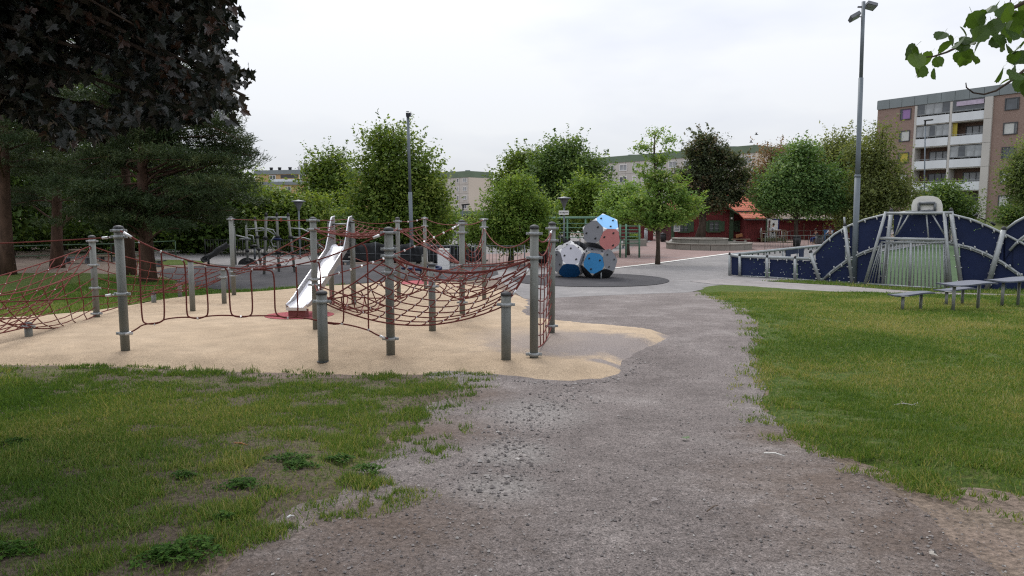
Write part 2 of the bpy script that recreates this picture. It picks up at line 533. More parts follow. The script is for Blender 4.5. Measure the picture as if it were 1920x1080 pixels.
# ------------------------------------------------------------------ ground surfaces
def ground_mat(name, cols, s_big=0.5, s_mid=4, s_fine=90, fine_lo=0.55, fine_hi=1.25, rough=0.95, bmp=0.5, pebbles=0.0, extra=None, fine2=300):
    m, nt, p, out = new_mat(name)
    vec = coords(nt)
    n1 = noise_n(nt, vec, s_big, 6, 0.6)
    base = ramp(nt, n1, [(0.30, cols[0]), (0.52, cols[1]), (0.72, cols[2])])
    n2 = noise_n(nt, vec, s_mid, 6, 0.65)
    base = mixc(nt, 1.0, base, ramp(nt, n2, [(0.3, 0.82), (0.7, 1.14)]), 'MULTIPLY')
    n3 = noise_n(nt, vec, s_fine, 4, 0.7)
    base = mixc(nt, 1.0, base, ramp(nt, n3, [(0.32, fine_lo), (0.5, 0.95), (0.68, fine_hi)]), 'MULTIPLY')
    if pebbles:
        v = N(nt, "ShaderNodeTexVoronoi"); v.inputs["Scale"].default_value = 85
        nt.links.new(vec, v.inputs["Vector"])
        pm = ramp(nt, v.outputs["Distance"], [(0.0, 1.0), (0.32, 1.0), (0.5, 0.0)])
        tint = mixc(nt, pebbles, (1, 1, 1), ramp(nt, v.outputs["Color"], [(0.2, 0.62), (0.5, 1.0), (0.8, 1.3)]))
        base = mixc(nt, pm, base, mixc(nt, 1.0, base, tint, 'MULTIPLY'))
    if extra is not None:
        base = extra(nt, vec, base, n2, n3)
    nt.links.new(base, p.inputs["Base Color"])
    p.inputs["Roughness"].default_value = rough
    p.inputs["Specular IOR Level"].default_value = 0.2
    bump(nt, p, n3, bmp, 0.012)
    return m

def near_point(nt, vec, P, sx, sy):
    """soft 1..0 mask around a spot on the ground, in metres"""
    mp = N(nt, "ShaderNodeMapping"); mp.vector_type = 'POINT'
    mp.inputs["Location"].default_value = (-P[0] / sx, -P[1] / sy, 0)
    mp.inputs["Scale"].default_value = (1 / sx, 1 / sy, 0)
    nt.links.new(vec, mp.inputs["Vector"])
    l = N(nt, "ShaderNodeVectorMath"); l.operation = 'LENGTH'
    nt.links.new(mp.outputs[0], l.inputs[0])
    return l.outputs["Value"]
def madd(nt, a, b, op='ADD'):
    n = N(nt, "ShaderNodeMath"); n.operation = op
    for k, v in enumerate((a, b)):
        if isinstance(v, (int, float)): n.inputs[k].default_value = v
        else: nt.links.new(v, n.inputs[k])
    return n.outputs[0]

GRAVEL = (0.225, 0.194, 0.181)
WORN = G(1090, 655)
STONY = [G(1010, 775), G(960, 850), G(930, 920)]
SOILY = [(G(1790, 1010), 1.0, .8), (G(1560, 900), .8, .7), (G(690, 980), .8, .6), (G(430, 1130), 1.0, .7), (G(820, 810), .6, .6), (G(1455, 820), .35, .5), (G(880, 740), .5, .5)]
def gravel_extra(nt, vec, base, n2, n3):
    # grit that survives foreshortening: coarse grains, then coarser scattered stones
    g1 = noise_n(nt, vec, 34, 6, 0.78)
    base = mixc(nt, 1.0, base, ramp(nt, g1, [(0.36, 0.50), (0.47, 0.92), (0.55, 1.05), (0.66, 1.5)]), 'MULTIPLY')
    v = N(nt, "ShaderNodeTexVoronoi"); v.inputs["Scale"].default_value = 24
    nt.links.new(vec, v.inputs["Vector"])
    dot = ramp(nt, v.outputs["Distance"], [(0.10, 1.0), (0.20, 0.0)])
    sel = ramp(nt, v.outputs["Color"], [(0.55, 0.0), (0.60, 0.5)])
    dot = mixc(nt, 1.0, dot, sel, 'MULTIPLY')
    base = mixc(nt, dot, base, ramp(nt, v.outputs["Color"], [(0.0, (0.07, 0.062, 0.06)), (0.5, (0.13, 0.115, 0.11)), (0.8, (0.36, 0.34, 0.32))]))
    out = base
    # coarser pale stones washed free along the middle of the path
    for P, sx, sy in ((STONY[0], .55, .8), (STONY[1], .4, .5), (STONY[2], .35, .4)):
        d = madd(nt, near_point(nt, vec, P, sx, sy), madd(nt, n2, 1.2, 'MULTIPLY'))
        f = ramp(nt, d, [(0.9, 0.5), (1.7, 0.0)])
        out = mixc(nt, f, out, mixc(nt, 1.0, (0.30, 0.285, 0.27), ramp(nt, g1, [(0.36, 0.4), (0.47, 0.9), (0.64, 1.5)]), 'MULTIPLY'))
    # brown earth where the lawn has worn away
    for P, sx, sy in SOILY:
        d = madd(nt, near_point(nt, vec, P, sx, sy), madd(nt, n2, 1.4, 'MULTIPLY'))
        f = ramp(nt, d, [(0.8, 0.8), (2.0, 0.0)])
        out = mixc(nt, f, out, mixc(nt, 1.0, (0.135, 0.100, 0.080), ramp(nt, g1, [(0.36, 0.5), (0.48, 0.95), (0.66, 1.45)]), 'MULTIPLY'))
    return out
M['gravel'] = ground_mat("stony path gravel", ((0.150, 0.128, 0.120), (0.200, 0.173, 0.163), (0.282, 0.252, 0.238)), 0.75, 5, 95, 0.42, 1.5, bmp=0.9, pebbles=0.9, extra=gravel_extra)
M['soil'] = ground_mat("trodden soil", ((0.135, 0.102, 0.080), (0.19, 0.145, 0.118), (0.15, 0.125, 0.085)), 0.25, 3, 30, 0.45, 1.5, bmp=0.9)
M['asphalt'] = ground_mat("pale worn asphalt", ((0.185, 0.176, 0.174), (0.225, 0.214, 0.210), (0.27, 0.256, 0.248)), 0.25, 2.2, 30, 0.72, 1.2, bmp=0.2)
M['path_right'] = ground_mat("pale asphalt walk", ((0.22, 0.203, 0.196), (0.26, 0.240, 0.232), (0.30, 0.275, 0.266)), 0.3, 2.2, 45, 0.85, 1.12, bmp=0.2)
M['rubber_dark'] = ground_mat("charcoal safety surface", ((0.046, 0.045, 0.048), (0.060, 0.058, 0.062), (0.078, 0.075, 0.079)), 0.5, 3, 70, 0.75, 1.2, bmp=0.3)
M['rubber_red'] = ground_mat("red safety surface", ((0.30, 0.075, 0.085), (0.35, 0.09, 0.10), (0.38, 0.11, 0.12)), 0.7, 4, 80, 0.8, 1.15, bmp=0.3)
def brick_extra(nt, vec, base, n2, n3):
    w = noise_n(nt, coords(nt, (0.16, 0.9, 1)), 1.3, 5, 0.6)
    return mixc(nt, ramp(nt, w, [(0.55, 0.0), (0.68, 0.75)]), base, (0.215, 0.20, 0.195))
M['paving_red'] = ground_mat("pinkish block paving", ((0.215, 0.152, 0.138), (0.25, 0.176, 0.160), (0.28, 0.205, 0.188)), 0.3, 3, 30, 0.85, 1.12, bmp=0.2, extra=brick_extra)
def tan_extra(nt, vec, base, n2, n3):
    sm = noise_n(nt, coords(nt, (0.5, 2.6, 1)), 1.6, 6, 0.7)
    base = mixc(nt, ramp(nt, sm, [(0.60, 0.0), (0.74, 0.42)]), base, (0.24, 0.185, 0.14))
    sm2 = noise_n(nt, coords(nt, (1.0, 6.0, 1)), 2.3, 5, 0.7)
    base = mixc(nt, ramp(nt, sm2, [(0.66, 0.0), (0.73, 0.6)]), base, (0.13, 0.10, 0.085))
    d = madd(nt, near_point(nt, vec, WORN, 1.75, 1.45), madd(nt, n2, 0.9, 'MULTIPLY'))
    d = madd(nt, d, madd(nt, n3, 0.35, 'MULTIPLY'))
    base = mixc(nt, ramp(nt, d, [(1.18, 0.96), (1.55, 0.0)]), base, mixc(nt, 1.0, GRAVEL, ramp(nt, n3, [(0.35, 0.6), (0.65, 1.3)]), 'MULTIPLY'))
    for P, sx, sy in ((G(1190, 668), .9, .55), (G(1150, 690), .5, .22), (G(1265, 634), .35, .3)):
        dd = madd(nt, near_point(nt, vec, P, sx, sy), madd(nt, n2, 1.1, 'MULTIPLY'))
        dd = madd(nt, dd, madd(nt, n3, 0.6, 'MULTIPLY'))
        base = mixc(nt, ramp(nt, dd, [(1.3, 0.95), (1.75, 0.0)]), base, mixc(nt, 1.0, GRAVEL, ramp(nt, n3, [(0.35, 0.6), (0.65, 1.3)]), 'MULTIPLY'))
    d2 = madd(nt, near_point(nt, vec, G(990, 645), 0.9, 1.1), madd(nt, n2, 0.9, 'MULTIPLY'))
    return mixc(nt, ramp(nt, d2, [(1.0, 0.55), (1.7, 0.0)]), base, (0.33, 0.27, 0.22))
M['tan'] = ground_mat("sand coloured rubber", ((0.365, 0.275, 0.185), (0.415, 0.318, 0.218), (0.465, 0.362, 0.255)), 0.45, 2.5, 60, 0.66, 1.22, rough=0.9, bmp=0.35, extra=tan_extra)
M['turf'] = ground_mat("green synthetic turf", ((0.048, 0.084, 0.036), (0.055, 0.094, 0.041), (0.064, 0.104, 0.047)), 0.3, 3, 40, 0.9, 1.1, bmp=0.2)
def lawn_ground(name, bare, thr, G3=((0.095, 0.125, 0.032), (0.135, 0.145, 0.050), (0.19, 0.165, 0.085))):
    m, nt, p, out = new_mat(name)
    vec = coords(nt)
    n1 = noise_n(nt, vec, 0.9, 6, 0.65)
    n2 = noise_n(nt, coords(nt, (1, 1, 1)), 9, 5, 0.7)
    n3 = noise_n(nt, vec, 60, 4, 0.7)
    n4 = noise_n(nt, vec, 26, 6, .75)
    g = ramp(nt, n2, [(0.35, G3[0]), (0.5, G3[1]), (0.66, G3[2])])
    f = ramp(nt, mixc(nt, 0.5, n1, n2), [(thr - 0.06, 0.0), (thr + 0.10, 1.0)])
    c = mixc(nt, f, g, bare)
    c = mixc(nt, 1.0, c, ramp(nt, n4, [(0.36, 0.5), (0.5, 1.0), (0.66, 1.45)]), 'MULTIPLY')
    nt.links.new(c, p.inputs["Base Color"])
    p.inputs["Roughness"].default_value = 0.95
    p.inputs["Specular IOR Level"].default_value = 0.1
    bump(nt, p, n3, 0.8, 0.03)
    return m
M['lawn_l'] = lawn_ground("worn lawn soil", (0.120, 0.096, 0.072), 0.42)
M['lawn_r'] = lawn_ground("lawn soil", (0.12, 0.10, 0.06), 0.64, ((0.050, 0.082, 0.016), (0.070, 0.105, 0.023), (0.125, 0.130, 0.045)))
M['far_ground'] = ground_mat("park ground", ((0.075, 0.095, 0.030), (0.095, 0.115, 0.035), (0.125, 0.105, 0.070)), 0.12, 1.5, 30, 0.7, 1.2, bmp=0.5)

# one sheet to the horizon, finest near the camera
def polar_ground():
    nr, na = 190, 288
    rr = np.concatenate([[0.0], np.geomspace(0.35, 3000, nr)])
    aa = np.linspace(0, 2 * math.pi, na, endpoint=False)
    X = (rr[1:, None] * np.sin(aa)[None, :]).ravel(); Y = (rr[1:, None] * np.cos(aa)[None, :]).ravel()
    Z = hz(X, Y)
    vs = np.column_stack([X, Y, Z]).tolist() + [[0, 0, h(0, 0)]]
    fs = []
    for i in range(nr - 1):
        b = i * na
        for j in range(na):
            k = (j + 1) % na
            fs.append((b + j, b + na + j, b + na + k, b + k))
    c = len(vs) - 1
    for j in range(na):
        fs.append((c, j, (j + 1) % na))
    me = bpy.data.meshes.new("ground")
    me.from_pydata(vs, [], fs)
    me.polygons.foreach_set("use_smooth", [True] * len(fs))
    me.materials.append(M['soil'])
    o = link_mesh("ground", me)
    o["kind"] = "structure"
polar_ground()

def gp(pts):
    """ground outline from picture points (tuples) and world points (lists)"""
    out = []
    for p in pts:
        if isinstance(p, list): out.append((p[0], p[1]))
        else:
            q = G(*p); out.append((q.x, q.y))
    return np.array(out)

def sdf(poly, x, y):
    """signed distance to polygon, negative inside"""
    x = np.asarray(x, float); y = np.asarray(y, float)
    d2 = np.full(x.shape, 1e18); inside = np.zeros(x.shape, bool)
    n = len(poly)
    for i in range(n):
        ax, ay = poly[i]; bx, by = poly[(i + 1) % n]
        ex, ey = bx - ax, by - ay
        t = np.clip(((x - ax) * ex + (y - ay) * ey) / (ex * ex + ey * ey + 1e-12), 0, 1)
        d2 = np.minimum(d2, (x - ax - t * ex) ** 2 + (y - ay - t * ey) ** 2)
        c = ((ay > y) != (by > y)) & (x < (bx - ax) * (y - ay) / (by - ay + 1e-15) + ax)
        inside ^= c
    d = np.sqrt(d2)
    return np.where(inside, -d, d)

def smooth_poly(P, it=2):
    for _ in range(it):
        Q = np.roll(P, -1, axis=0)
        P = np.stack([0.75 * P + 0.25 * Q, 0.25 * P + 0.75 * Q], 1).reshape(-1, 2)
    return P

RAG = {}
def esdf(poly, x, y):
    """distance to the ragged outline the sheet really has"""
    _, rag, rags = RAG.get(id(poly), (None, 0, 1))
    s = sdf(poly, x, y)
    return s + rag * 2 * (fnoise(x, y, rags, 31) - 0.5) if rag else s
def sheet(name, poly, cell, off, mat, rag=0.0, rags=1.5, rim=None, zone=None, it=2, zfun=None):
    poly = smooth_poly(poly, it) if it else poly
    lo = poly.min(0) - 2 * cell - rag; hi = poly.max(0) + 2 * cell + rag
    nx = int((hi[0] - lo[0]) / cell) + 2; ny = int((hi[1] - lo[1]) / cell) + 2
    xs = lo[0] + np.arange(nx) * cell; ys = lo[1] + np.arange(ny) * cell
    X, Y = np.meshgrid(xs, ys)
    S = sdf(poly, X, Y)
    if rag: S = S + rag * 2 * (fnoise(X, Y, rags, 31) - 0.5)
    RAG[id(poly)] = (poly, rag, rags)
    S[np.abs(S) < 1e-6] = 1e-6
    verts = []; vd = {}; faces = []
    def vert(x, y, s):
        k = (round(x, 5), round(y, 5))
        if k in vd: return vd[k]
        vd[k] = len(verts)
        verts.append((x, y, s))
        return vd[k]
    neg = S < 0
    cnt = neg[:-1, :-1].astype(int) + neg[1:, :-1] + neg[:-1, 1:] + neg[1:, 1:]
    for j, i in zip(*np.nonzero(cnt)):
        q = [(i, j), (i + 1, j), (i + 1, j + 1), (i, j + 1)]
        if cnt[j, i] == 4:
            faces.append(tuple(vert(xs[a], ys[b], S[b, a]) for a, b in q)); continue
        f = []
        for k in range(4):
            a, b = q[k]; c, d = q[(k + 1) % 4]
            s0, s1 = S[b, a], S[d, c]
            if s0 < 0: f.append(vert(xs[a], ys[b], s0))
            if (s0 < 0) != (s1 < 0):
                t = s0 / (s0 - s1)
                f.append(vert(xs[a] + t * (xs[c] - xs[a]), ys[b] + t * (ys[d] - ys[b]), 0.0))
        f = [v for k, v in enumerate(f) if v != f[k - 1]]
        if len(f) >= 3: faces.append(tuple(f))
    V = np.array(verts)
    Z = hz(V[:, 0], V[:, 1]) + off
    if rim: Z = Z + rim[0] * sst(0, rim[1], -V[:, 2])
    me = bpy.data.meshes.new(name)
    me.from_pydata(np.column_stack([V[:, 0], V[:, 1], Z]).tolist(), [], faces)
    me.polygons.foreach_set("use_smooth", [True] * len(faces))
    me.materials.append(mat)
    o = link_mesh(name, me)
    o["kind"] = "structure"
    return o, poly

# far grass and park floor beyond the play area
park_poly = gp([(-900, 505), (-200, 500), (150, 498), (290, 505), (380, 500), (382, 486), (700, 479), (700, 462), (300, 455)] + [[-30, 90], [-120, 90], [-120, 20]])
sheet("park_lawn", gp([(1290, 500), (2600, 470)] + [[80, 40], [110, 120], [45, 120], [42, 66]]), 1.0, 0.012, M['far_ground'])
plaza_poly = gp([(985, 562), (1100, 556), (1200, 552), (1290, 549), (1345, 536), (1440, 531), (1600, 540)] + [[16, 26], [30, 26], [48, 60], [48, 84], [-26, 84], [-24, 44], [-13, 36.0]] + [(560, 486), (700, 485), (860, 500), (940, 528), (955, 540)])
sheet("plaza", plaza_poly, 0.45, 0.013, M['asphalt'], it=0)
sheet("footpath", gp([(240, 487), (330, 481), (420, 482), (600, 478), (720, 488), (560, 499), (400, 499), (385, 488)]), 0.4, 0.02, M['asphalt'])
paving_poly = gp([(1130, 506), (1240, 493), (1366, 476), (1470, 465), (1600, 455)] + [[40, 72], [30, 78], [12, 78]] + [(1225, 452), (1150, 473), (1000, 474), (880, 478), (870, 492), (960, 500)])
sheet("brick_plaza", paving_poly, 0.5, 0.024, M['paving_red'], it=0)
path_poly = gp([(965, 556), (1290, 545), (1410, 555), (1425, 700), (1470, 830), (1640, 900), (1800, 1010), (1960, 1150), (2000, 1400), (900, 1500), (250, 1300), (400, 1060), (700, 860), (840, 740), (800, 695), (940, 640), (960, 590)])
sheet("gravel_path", path_poly, 0.16, 0.010, M['gravel'], rag=0.15, rags=1.1, it=1)
rub_poly = gp([(280, 507), (390, 497), (480, 500), (560, 498), (700, 496), (800, 497), (900, 502), (945, 512), (900, 526), (840, 527), (760, 526), (700, 530), (640, 535), (560, 538), (470, 545), (400, 544), (335, 529)])
sheet("dark_play_surface", rub_poly, 0.3, 0.022, M['rubber_dark'], it=1)
_c = G(1107, 526); _a = abs(G(1257, 527).x - _c.x); _b = (G(1107, 513).y - G(1107, 539).y) / 2
_cy = (G(1107, 513).y + G(1107, 539).y) / 2
pad_poly = np.array([(_c.x + _a * math.cos(t), _cy + _b * math.sin(t)) for t in np.linspace(0, 2 * math.pi, 48, endpoint=False)])
sheet("round_rubber_pad", pad_poly, 0.25, 0.030, M['rubber_dark'], it=0)
back_lawn_poly = gp([[-14, 13.0]] + [(0, 599), (110, 594), (220, 579), (300, 563), (400, 554), (480, 551), (600, 542), (650, 534), (560, 538), (470, 545), (400, 546), (345, 532), (300, 521), (200, 514), (100, 512), (-200, 516), (-500, 520)])
sheet("back_lawn", back_lawn_poly, 0.25, 0.026, M['lawn_r'], rag=0.12, it=1)
dry_poly = gp([(270, 498), (380, 496), (384, 488), (330, 484), (240, 487)])
sheet("dry_lawn", dry_poly, 0.4, 0.018, M['lawn_r'], rag=0.2, it=1)
tan_poly = gp([[-11.5, 9.4]] + [(0, 686), (150, 688), (300, 693), (500, 700), (640, 704), (760, 704), (860, 700), (950, 709), (1050, 719), (1120, 715), (1165, 704), (1183, 692), (1180, 680), (1200, 668), (1212, 656), (1245, 645), (1272, 628), (1190, 616), (1090, 609), (1015, 600), (985, 588), (1000, 566), (965, 549), (900, 536), (840, 531), (760, 529), (700, 532), (640, 538), (560, 542), (480, 551), (400, 555), (300, 564), (220, 580), (110, 595), (0, 601)] + [[-12.5, 13.2]])
tan_sheet, tan_s = sheet("rubber_play_surface", tan_poly, 0.12, -0.006, M['tan'], rag=0.10, rags=2.6, rim=(0.107, 0.42), it=1)
def rub_red(cx, cy, rx, ry, name="red_rubber_patch"):
    c = G(cx, cy); a = abs(G(cx + rx, cy).x - c.x); y0, y1 = G(cx, cy + ry).y, G(cx, cy - ry).y
    P = np.array([(c.x + a * math.cos(t), (y0 + y1) / 2 + (y1 - y0) / 2 * math.sin(t)) for t in np.linspace(0, 2 * math.pi, 40, endpoint=False)])
    sheet(name, P, 0.12, 0.108, M['rubber_red'], it=0)
rub_red(561, 601, 63, 8)
rub_red(783, 535, 34, 4)
left_lawn_poly = gp([(-30, 682), (0, 683), (100, 685), (300, 692), (500, 700), (640, 703), (760, 703), (860, 701), (895, 708), (885, 730), (850, 765), (835, 800), (780, 838), (740, 862), (715, 890), (700, 920), (640, 962), (560, 1010), (470, 1060), (410, 1110), (300, 1200)] + [[-1.2, 1.6], [-2.4, -1], [-9, -2], [-13, 4], [-12.5, 9.4]])
left_lawn, left_s = sheet("left_lawn", left_lawn_poly, 0.10, -0.010, M['lawn_l'], rag=0.30, rags=1.9, rim=(0.045, 0.6), it=1)
right_lawn_poly = gp([(1290, 545), (1335, 533), (1400, 536), (1490, 543), (1582, 549), (1672, 552), (1800, 555), (1914, 557), (2200, 560)] + [[19, 15], [16, 4], [6.5, 2.2]] + [(2000, 985), (1920, 960), (1850, 925), (1780, 940), (1700, 925), (1640, 885), (1560, 858), (1480, 835), (1435, 795), (1412, 745), (1405, 700), (1397, 675), (1402, 640), (1406, 610), (1385, 582), (1335, 560)])
right_lawn, right_s = sheet("right_lawn", right_lawn_poly, 0.11, -0.010, M['lawn_r'], rag=0.20, rags=2.0, rim=(0.06, 0.5), it=1)
walk_poly = gp([(1290, 528), (1360, 524), (1440, 529), (1582, 537), (1733, 548.5), (1914, 553.5), (2100, 556), (2100, 561), (1914, 558), (1672, 553), (1491, 544), (1400, 537), (1340, 534)])
sheet("walkway", walk_poly, 0.25, 0.021, M['path_right'], it=0)
verge_poly = gp([(1436, 528), (1470, 526.5), (1540, 528.5), (1600, 533), (1700, 541), (1850, 545), (2000, 546), (2100, 547), (2100, 556), (1914, 553.5), (1733, 548.5), (1582, 537), (1500, 532)])
verge, verge_s = sheet("verge", verge_poly, 0.15, 0.028, M['lawn_r'], rag=0.05, it=0)
seam = gp([(1130, 505.5), (1240, 492.5), (1366, 475.5), (1366, 477), (1240, 494), (1130, 507)])
sheet("paving_edge", seam, 0.12, 0.032, M['white_board'], it=0)

# ------------------------------------------------------------------ grass blades, clover and loose stones
def blades(name, polys, n, ymax, dens, seed, mat, hgt=(0.03, 0.065), edge=1.2, bare=0.5, off=0.03, dry=0.22, xr=(-14, 20), yr=(1.5, 20), boost=0.0):
    r = np.random.default_rng(seed)
    # nearer ground carries more, finer blades
    m = n * 14
    t = r.random(m)
    y = yr[0] * (yr[1] / yr[0]) ** t
    y = np.where(r.random(m) < 0.40, r.uniform(yr[0], yr[1], m), y)
    x = r.uniform(-1, 1, m) * (0.78 * y + 1.2)
    ok = (x > xr[0]) & (x < xr[1])
    x, y = x[ok], y[ok]
    S = np.full(x.shape, 1e9)
    for P in polys: S = np.minimum(S, esdf(P, x, y))
    big = fnoise(x, y, 0.8, seed); small = fnoise(x, y, 3.2, seed + 9)
    cover = sst(-0.05, edge, -S)
    tuft = vnoise(x, y, 7.5, seed + 4)
    p = cover * 1.25 - 0.12 - bare * 0.55 + (small - 0.5) * 2.6 + (big - 0.5) * 1.6 + (tuft - 0.5) * 0.9
    p = np.clip(p, 0.05 * (1 - cover) + 0.16 * cover, 1) * sst(-0.05, 0.12, -S)
    # tufts that have crept out over the edge, thinner and longer
    stray = (S > -0.15) & (S < 0.30) & (vnoise(x, y, 5.0, seed + 21) > 0.62) & (vnoise(x, y, 14.0, seed + 22) > 0.45)
    p = np.where(stray, np.maximum(p, 0.55 * (1 - np.clip(S, 0, .3) / .34)), p)
    keep = (S < 0.30) & (r.random(len(x)) < p)
    x, y, small, big = x[keep][:n], y[keep][:n], small[keep][:n], big[keep][:n]
    k = len(x)
    z = hz(x, y) + off - 0.02 * (1 - sst(0, .5, -S[keep][:n]))
    d = np.hypot(x, y)
    hh = r.uniform(hgt[0], hgt[1], k) * (0.45 + 1.1 * small) * (1 + 0.015 * d)
    hh = hh * np.where(r.random(k) < 0.05, r.uniform(1.4, 2.4, k), 1.0)
    w = 0.0018 * (1 + d * 0.26) * r.uniform(0.7, 1.3, k)
    a = r.uniform(0, 2 * math.pi, k); lean = r.uniform(0.1, 1.1, k) * hh
    la = r.uniform(0, 2 * math.pi, k)
    bx, by = np.cos(a) * w, np.sin(a) * w
    lx, ly = np.cos(la) * lean, np.sin(la) * lean
    V = np.zeros((k, 3, 3))
    V[:, 0] = np.column_stack([x - bx, y - by, z - 0.008]); V[:, 1] = np.column_stack([x + bx, y + by, z - 0.008])
    V[:, 2] = np.column_stack([x + lx, y + ly, z + hh * np.clip(1.0 - 0.25 * lean / hh, .6, 1)])
    patch = fnoise(x, y, 0.55, seed + 40)
    tone = np.clip(boost + 0.02 + 0.95 * (patch - 0.22) * r.uniform(0.5, 1.4, k) + 0.3 * (small - .5) + np.where(r.random(k) < dry * (0.35 + 1.3 * patch), 0.42, 0), 0, 1)
    me = quads_mesh(name, V.reshape(-1, 3), tone, mat, 3)
    o = link_mesh(name, me)
    o["kind"] = "stuff"
    return k
blades("grass", [left_s], 200000, 10, None, 3, M['grass'], (0.018, 0.045), 2.3, 0.18, 0.035, 0.28, (-14, 0.2), (2.6, 9.6))
blades("grass", [right_s], 260000, 20, None, 4, M['grass'], (0.018, 0.045), 1.0, -0.25, 0.05, 0.34, (1.5, 20), (2.6, 22), 0.10)
blades("grass", [verge_s, back_lawn_poly], 36000, 20, None, 8, M['grass'], (0.035, 0.08), 0.3, -0.6, 0.03, 0.2, (-16, 22), (14, 29))

def clumps():
    r = np.random.default_rng(77)
    spots = [(545, 872, .30), (560, 885, .22), (455, 922, .26), (640, 872, .17), (690, 892, .2), (345, 905, .14), (355, 1045, .3), (310, 1060, .25), (30, 840, .2), (20, 1050, .25), (420, 985, .1)]
    lab = ["wide dark green weed clump on bare soil in middle of left lawn", "weed clump just below the widest one on left lawn",
           "dark weed clump left of the widest one on left lawn", "small dark weed clump nearest the middle of the worn lawn edge",
           "weed clump at the worn lawn edge beside the gravel path", "little weed clump in the middle of left lawn",
           "leafy weed clump at the bottom of left lawn by the gravel", "leafy weed clump left of the bottom one by the gravel",
           "dark weed clump at far left of left lawn, halfway down", "dark weed clump in the bottom left corner of left lawn", "tiny weed clump above the bottom gravel edge"]
    for (px, py, R0), lb in zip(spots, lab):
        R0 *= .72
        c = G(px, py)
        k = int(1900 * R0)
        a = r.uniform(0, 6.28, k); q = np.sqrt(r.random(k)) * R0 * (0.7 + 0.3 * np.sin(3 * a + px))
        x = c.x + np.cos(a) * q; y = c.y + np.sin(a) * q * 0.8
        z = hz(x, y) + 0.04 + r.random(k) * 0.05 * (1.1 - q / R0)
        th = r.uniform(0, 6.28, k); L = r.uniform(0.008, 0.017, k)
        t = np.column_stack([np.cos(th), np.sin(th), r.uniform(-.3, .6, k)]); b = np.column_stack([-np.sin(th), np.cos(th), r.uniform(-.3, .3, k)])
        C = np.column_stack([x, y, z])
        V = np.stack([C - t * L[:, None], C + b * L[:, None] * .6, C + t * L[:, None], C - b * L[:, None] * .6], 1).reshape(-1, 3)
        me = quads_mesh("weed_clump", V - np.array(c)[None, :], r.random(k) * .9, M['clover'])
        o = link_mesh("weed_clump", me); o.location = c
        props(o, lb, "weed", "dark weed clumps in the worn lawn")
clumps()

def stones():
    r = np.random.default_rng(5)
    n = 11500
    t = r.random(n * 6)
    y = 2.3 * (11 / 2.3) ** t
    x = r.uniform(-1, 1, n * 6) * (0.75 * y + .5)
    S = sdf(path_poly, x, y); SL = np.minimum(np.minimum(sdf(left_s, x, y), sdf(right_s, x, y)), sdf(tan_s, x, y))
    keep = (S < 0.25) & (SL > 0.03)
    x, y = x[keep][:n], y[keep][:n]
    # richer line of washed-out stones along the middle
    a = [G(1080, 735), G(1000, 780), G(950, 850), G(920, 930)]
    sx, sy = [], []
    for i in range(900):
        k = r.integers(0, 3); f = r.random()
        p = a[k].lerp(a[k + 1], f)
        sx.append(p.x + r.normal(0, .16)); sy.append(p.y + r.normal(0, .2))
    # stones and crumbs along the rubber edge
    e = [G(960, 714), G(1050, 722), G(1120, 718), G(1180, 700), G(1200, 670)]
    for i in range(260):
        k = r.integers(0, 4); p = e[k].lerp(e[k + 1], r.random())
        sx.append(p.x + r.normal(0.02, .07)); sy.append(p.y - abs(r.normal(0.05, .07)))
    x = np.concatenate([x, sx]); y = np.concatenate([y, sy])
    k = len(x)
    s = 0.0028 + 0.0092 * r.random(k) ** 4.5
    s[-1160:] *= 2.0
    th = r.uniform(0, 6.28, k)
    z = hz(x, y) + 0.012
    # squashed, irregular six-sided stones: 8 triangles each
    oct_v = np.array([(1, 0, 0), (0, 1, 0), (-1, 0, 0), (0, -1, 0), (0, 0, .75), (0, 0, -.4)])
    tri = np.array([(0, 1, 4), (1, 2, 4), (2, 3, 4), (3, 0, 4), (1, 0, 5), (2, 1, 5), (3, 2, 5), (0, 3, 5)])
    P = oct_v[None] * r.uniform(.6, 1.25, (k, 6, 3)) * s[:, None, None]
    c, sn = np.cos(th)[:, None], np.sin(th)[:, None]
    Q = np.stack([P[..., 0] * c - P[..., 1] * sn, P[..., 0] * sn + P[..., 1] * c, P[..., 2]], -1)
    Q += np.stack([x, y, z + s * .25], -1)[:, None, :]
    V = Q[:, tri].reshape(-1, 3)
    tone = np.repeat(np.clip(r.normal(.45, .24, k), 0, 1), 8)
    m, nt, p, out = new_mat("loose stones")
    at_ = N(nt, "ShaderNodeAttribute"); at_.attribute_name = "tone"
    nt.links.new(ramp(nt, at_.outputs["Fac"], [(0, (0.08, 0.074, 0.072)), (.5, (0.22, 0.195, 0.185)), (.85, (0.36, 0.34, 0.32)), (1, (0.5, 0.47, 0.44))]), p.inputs["Base Color"])
    p.inputs["Roughness"].default_value = .9
    o = link_mesh("gravel_stones", quads_mesh("gravel_stones", V, tone, m, 3))
    o["kind"] = "stuff"
stones()

# ------------------------------------------------------------------ trees
def leaf_quads(C, T, B, L, W):
    """rhombic leaves: centres C, long axis T, cross axis B"""
    return np.stack([C - T * L[:, None], C + B * W[:, None] - T * L[:, None] * .15, C + T * L[:, None], C - B * W[:, None] - T * L[:, None] * .15], 1).reshape(-1, 3)
def unit(v): return v / (np.linalg.norm(v, axis=1, keepdims=True) + 1e-9)

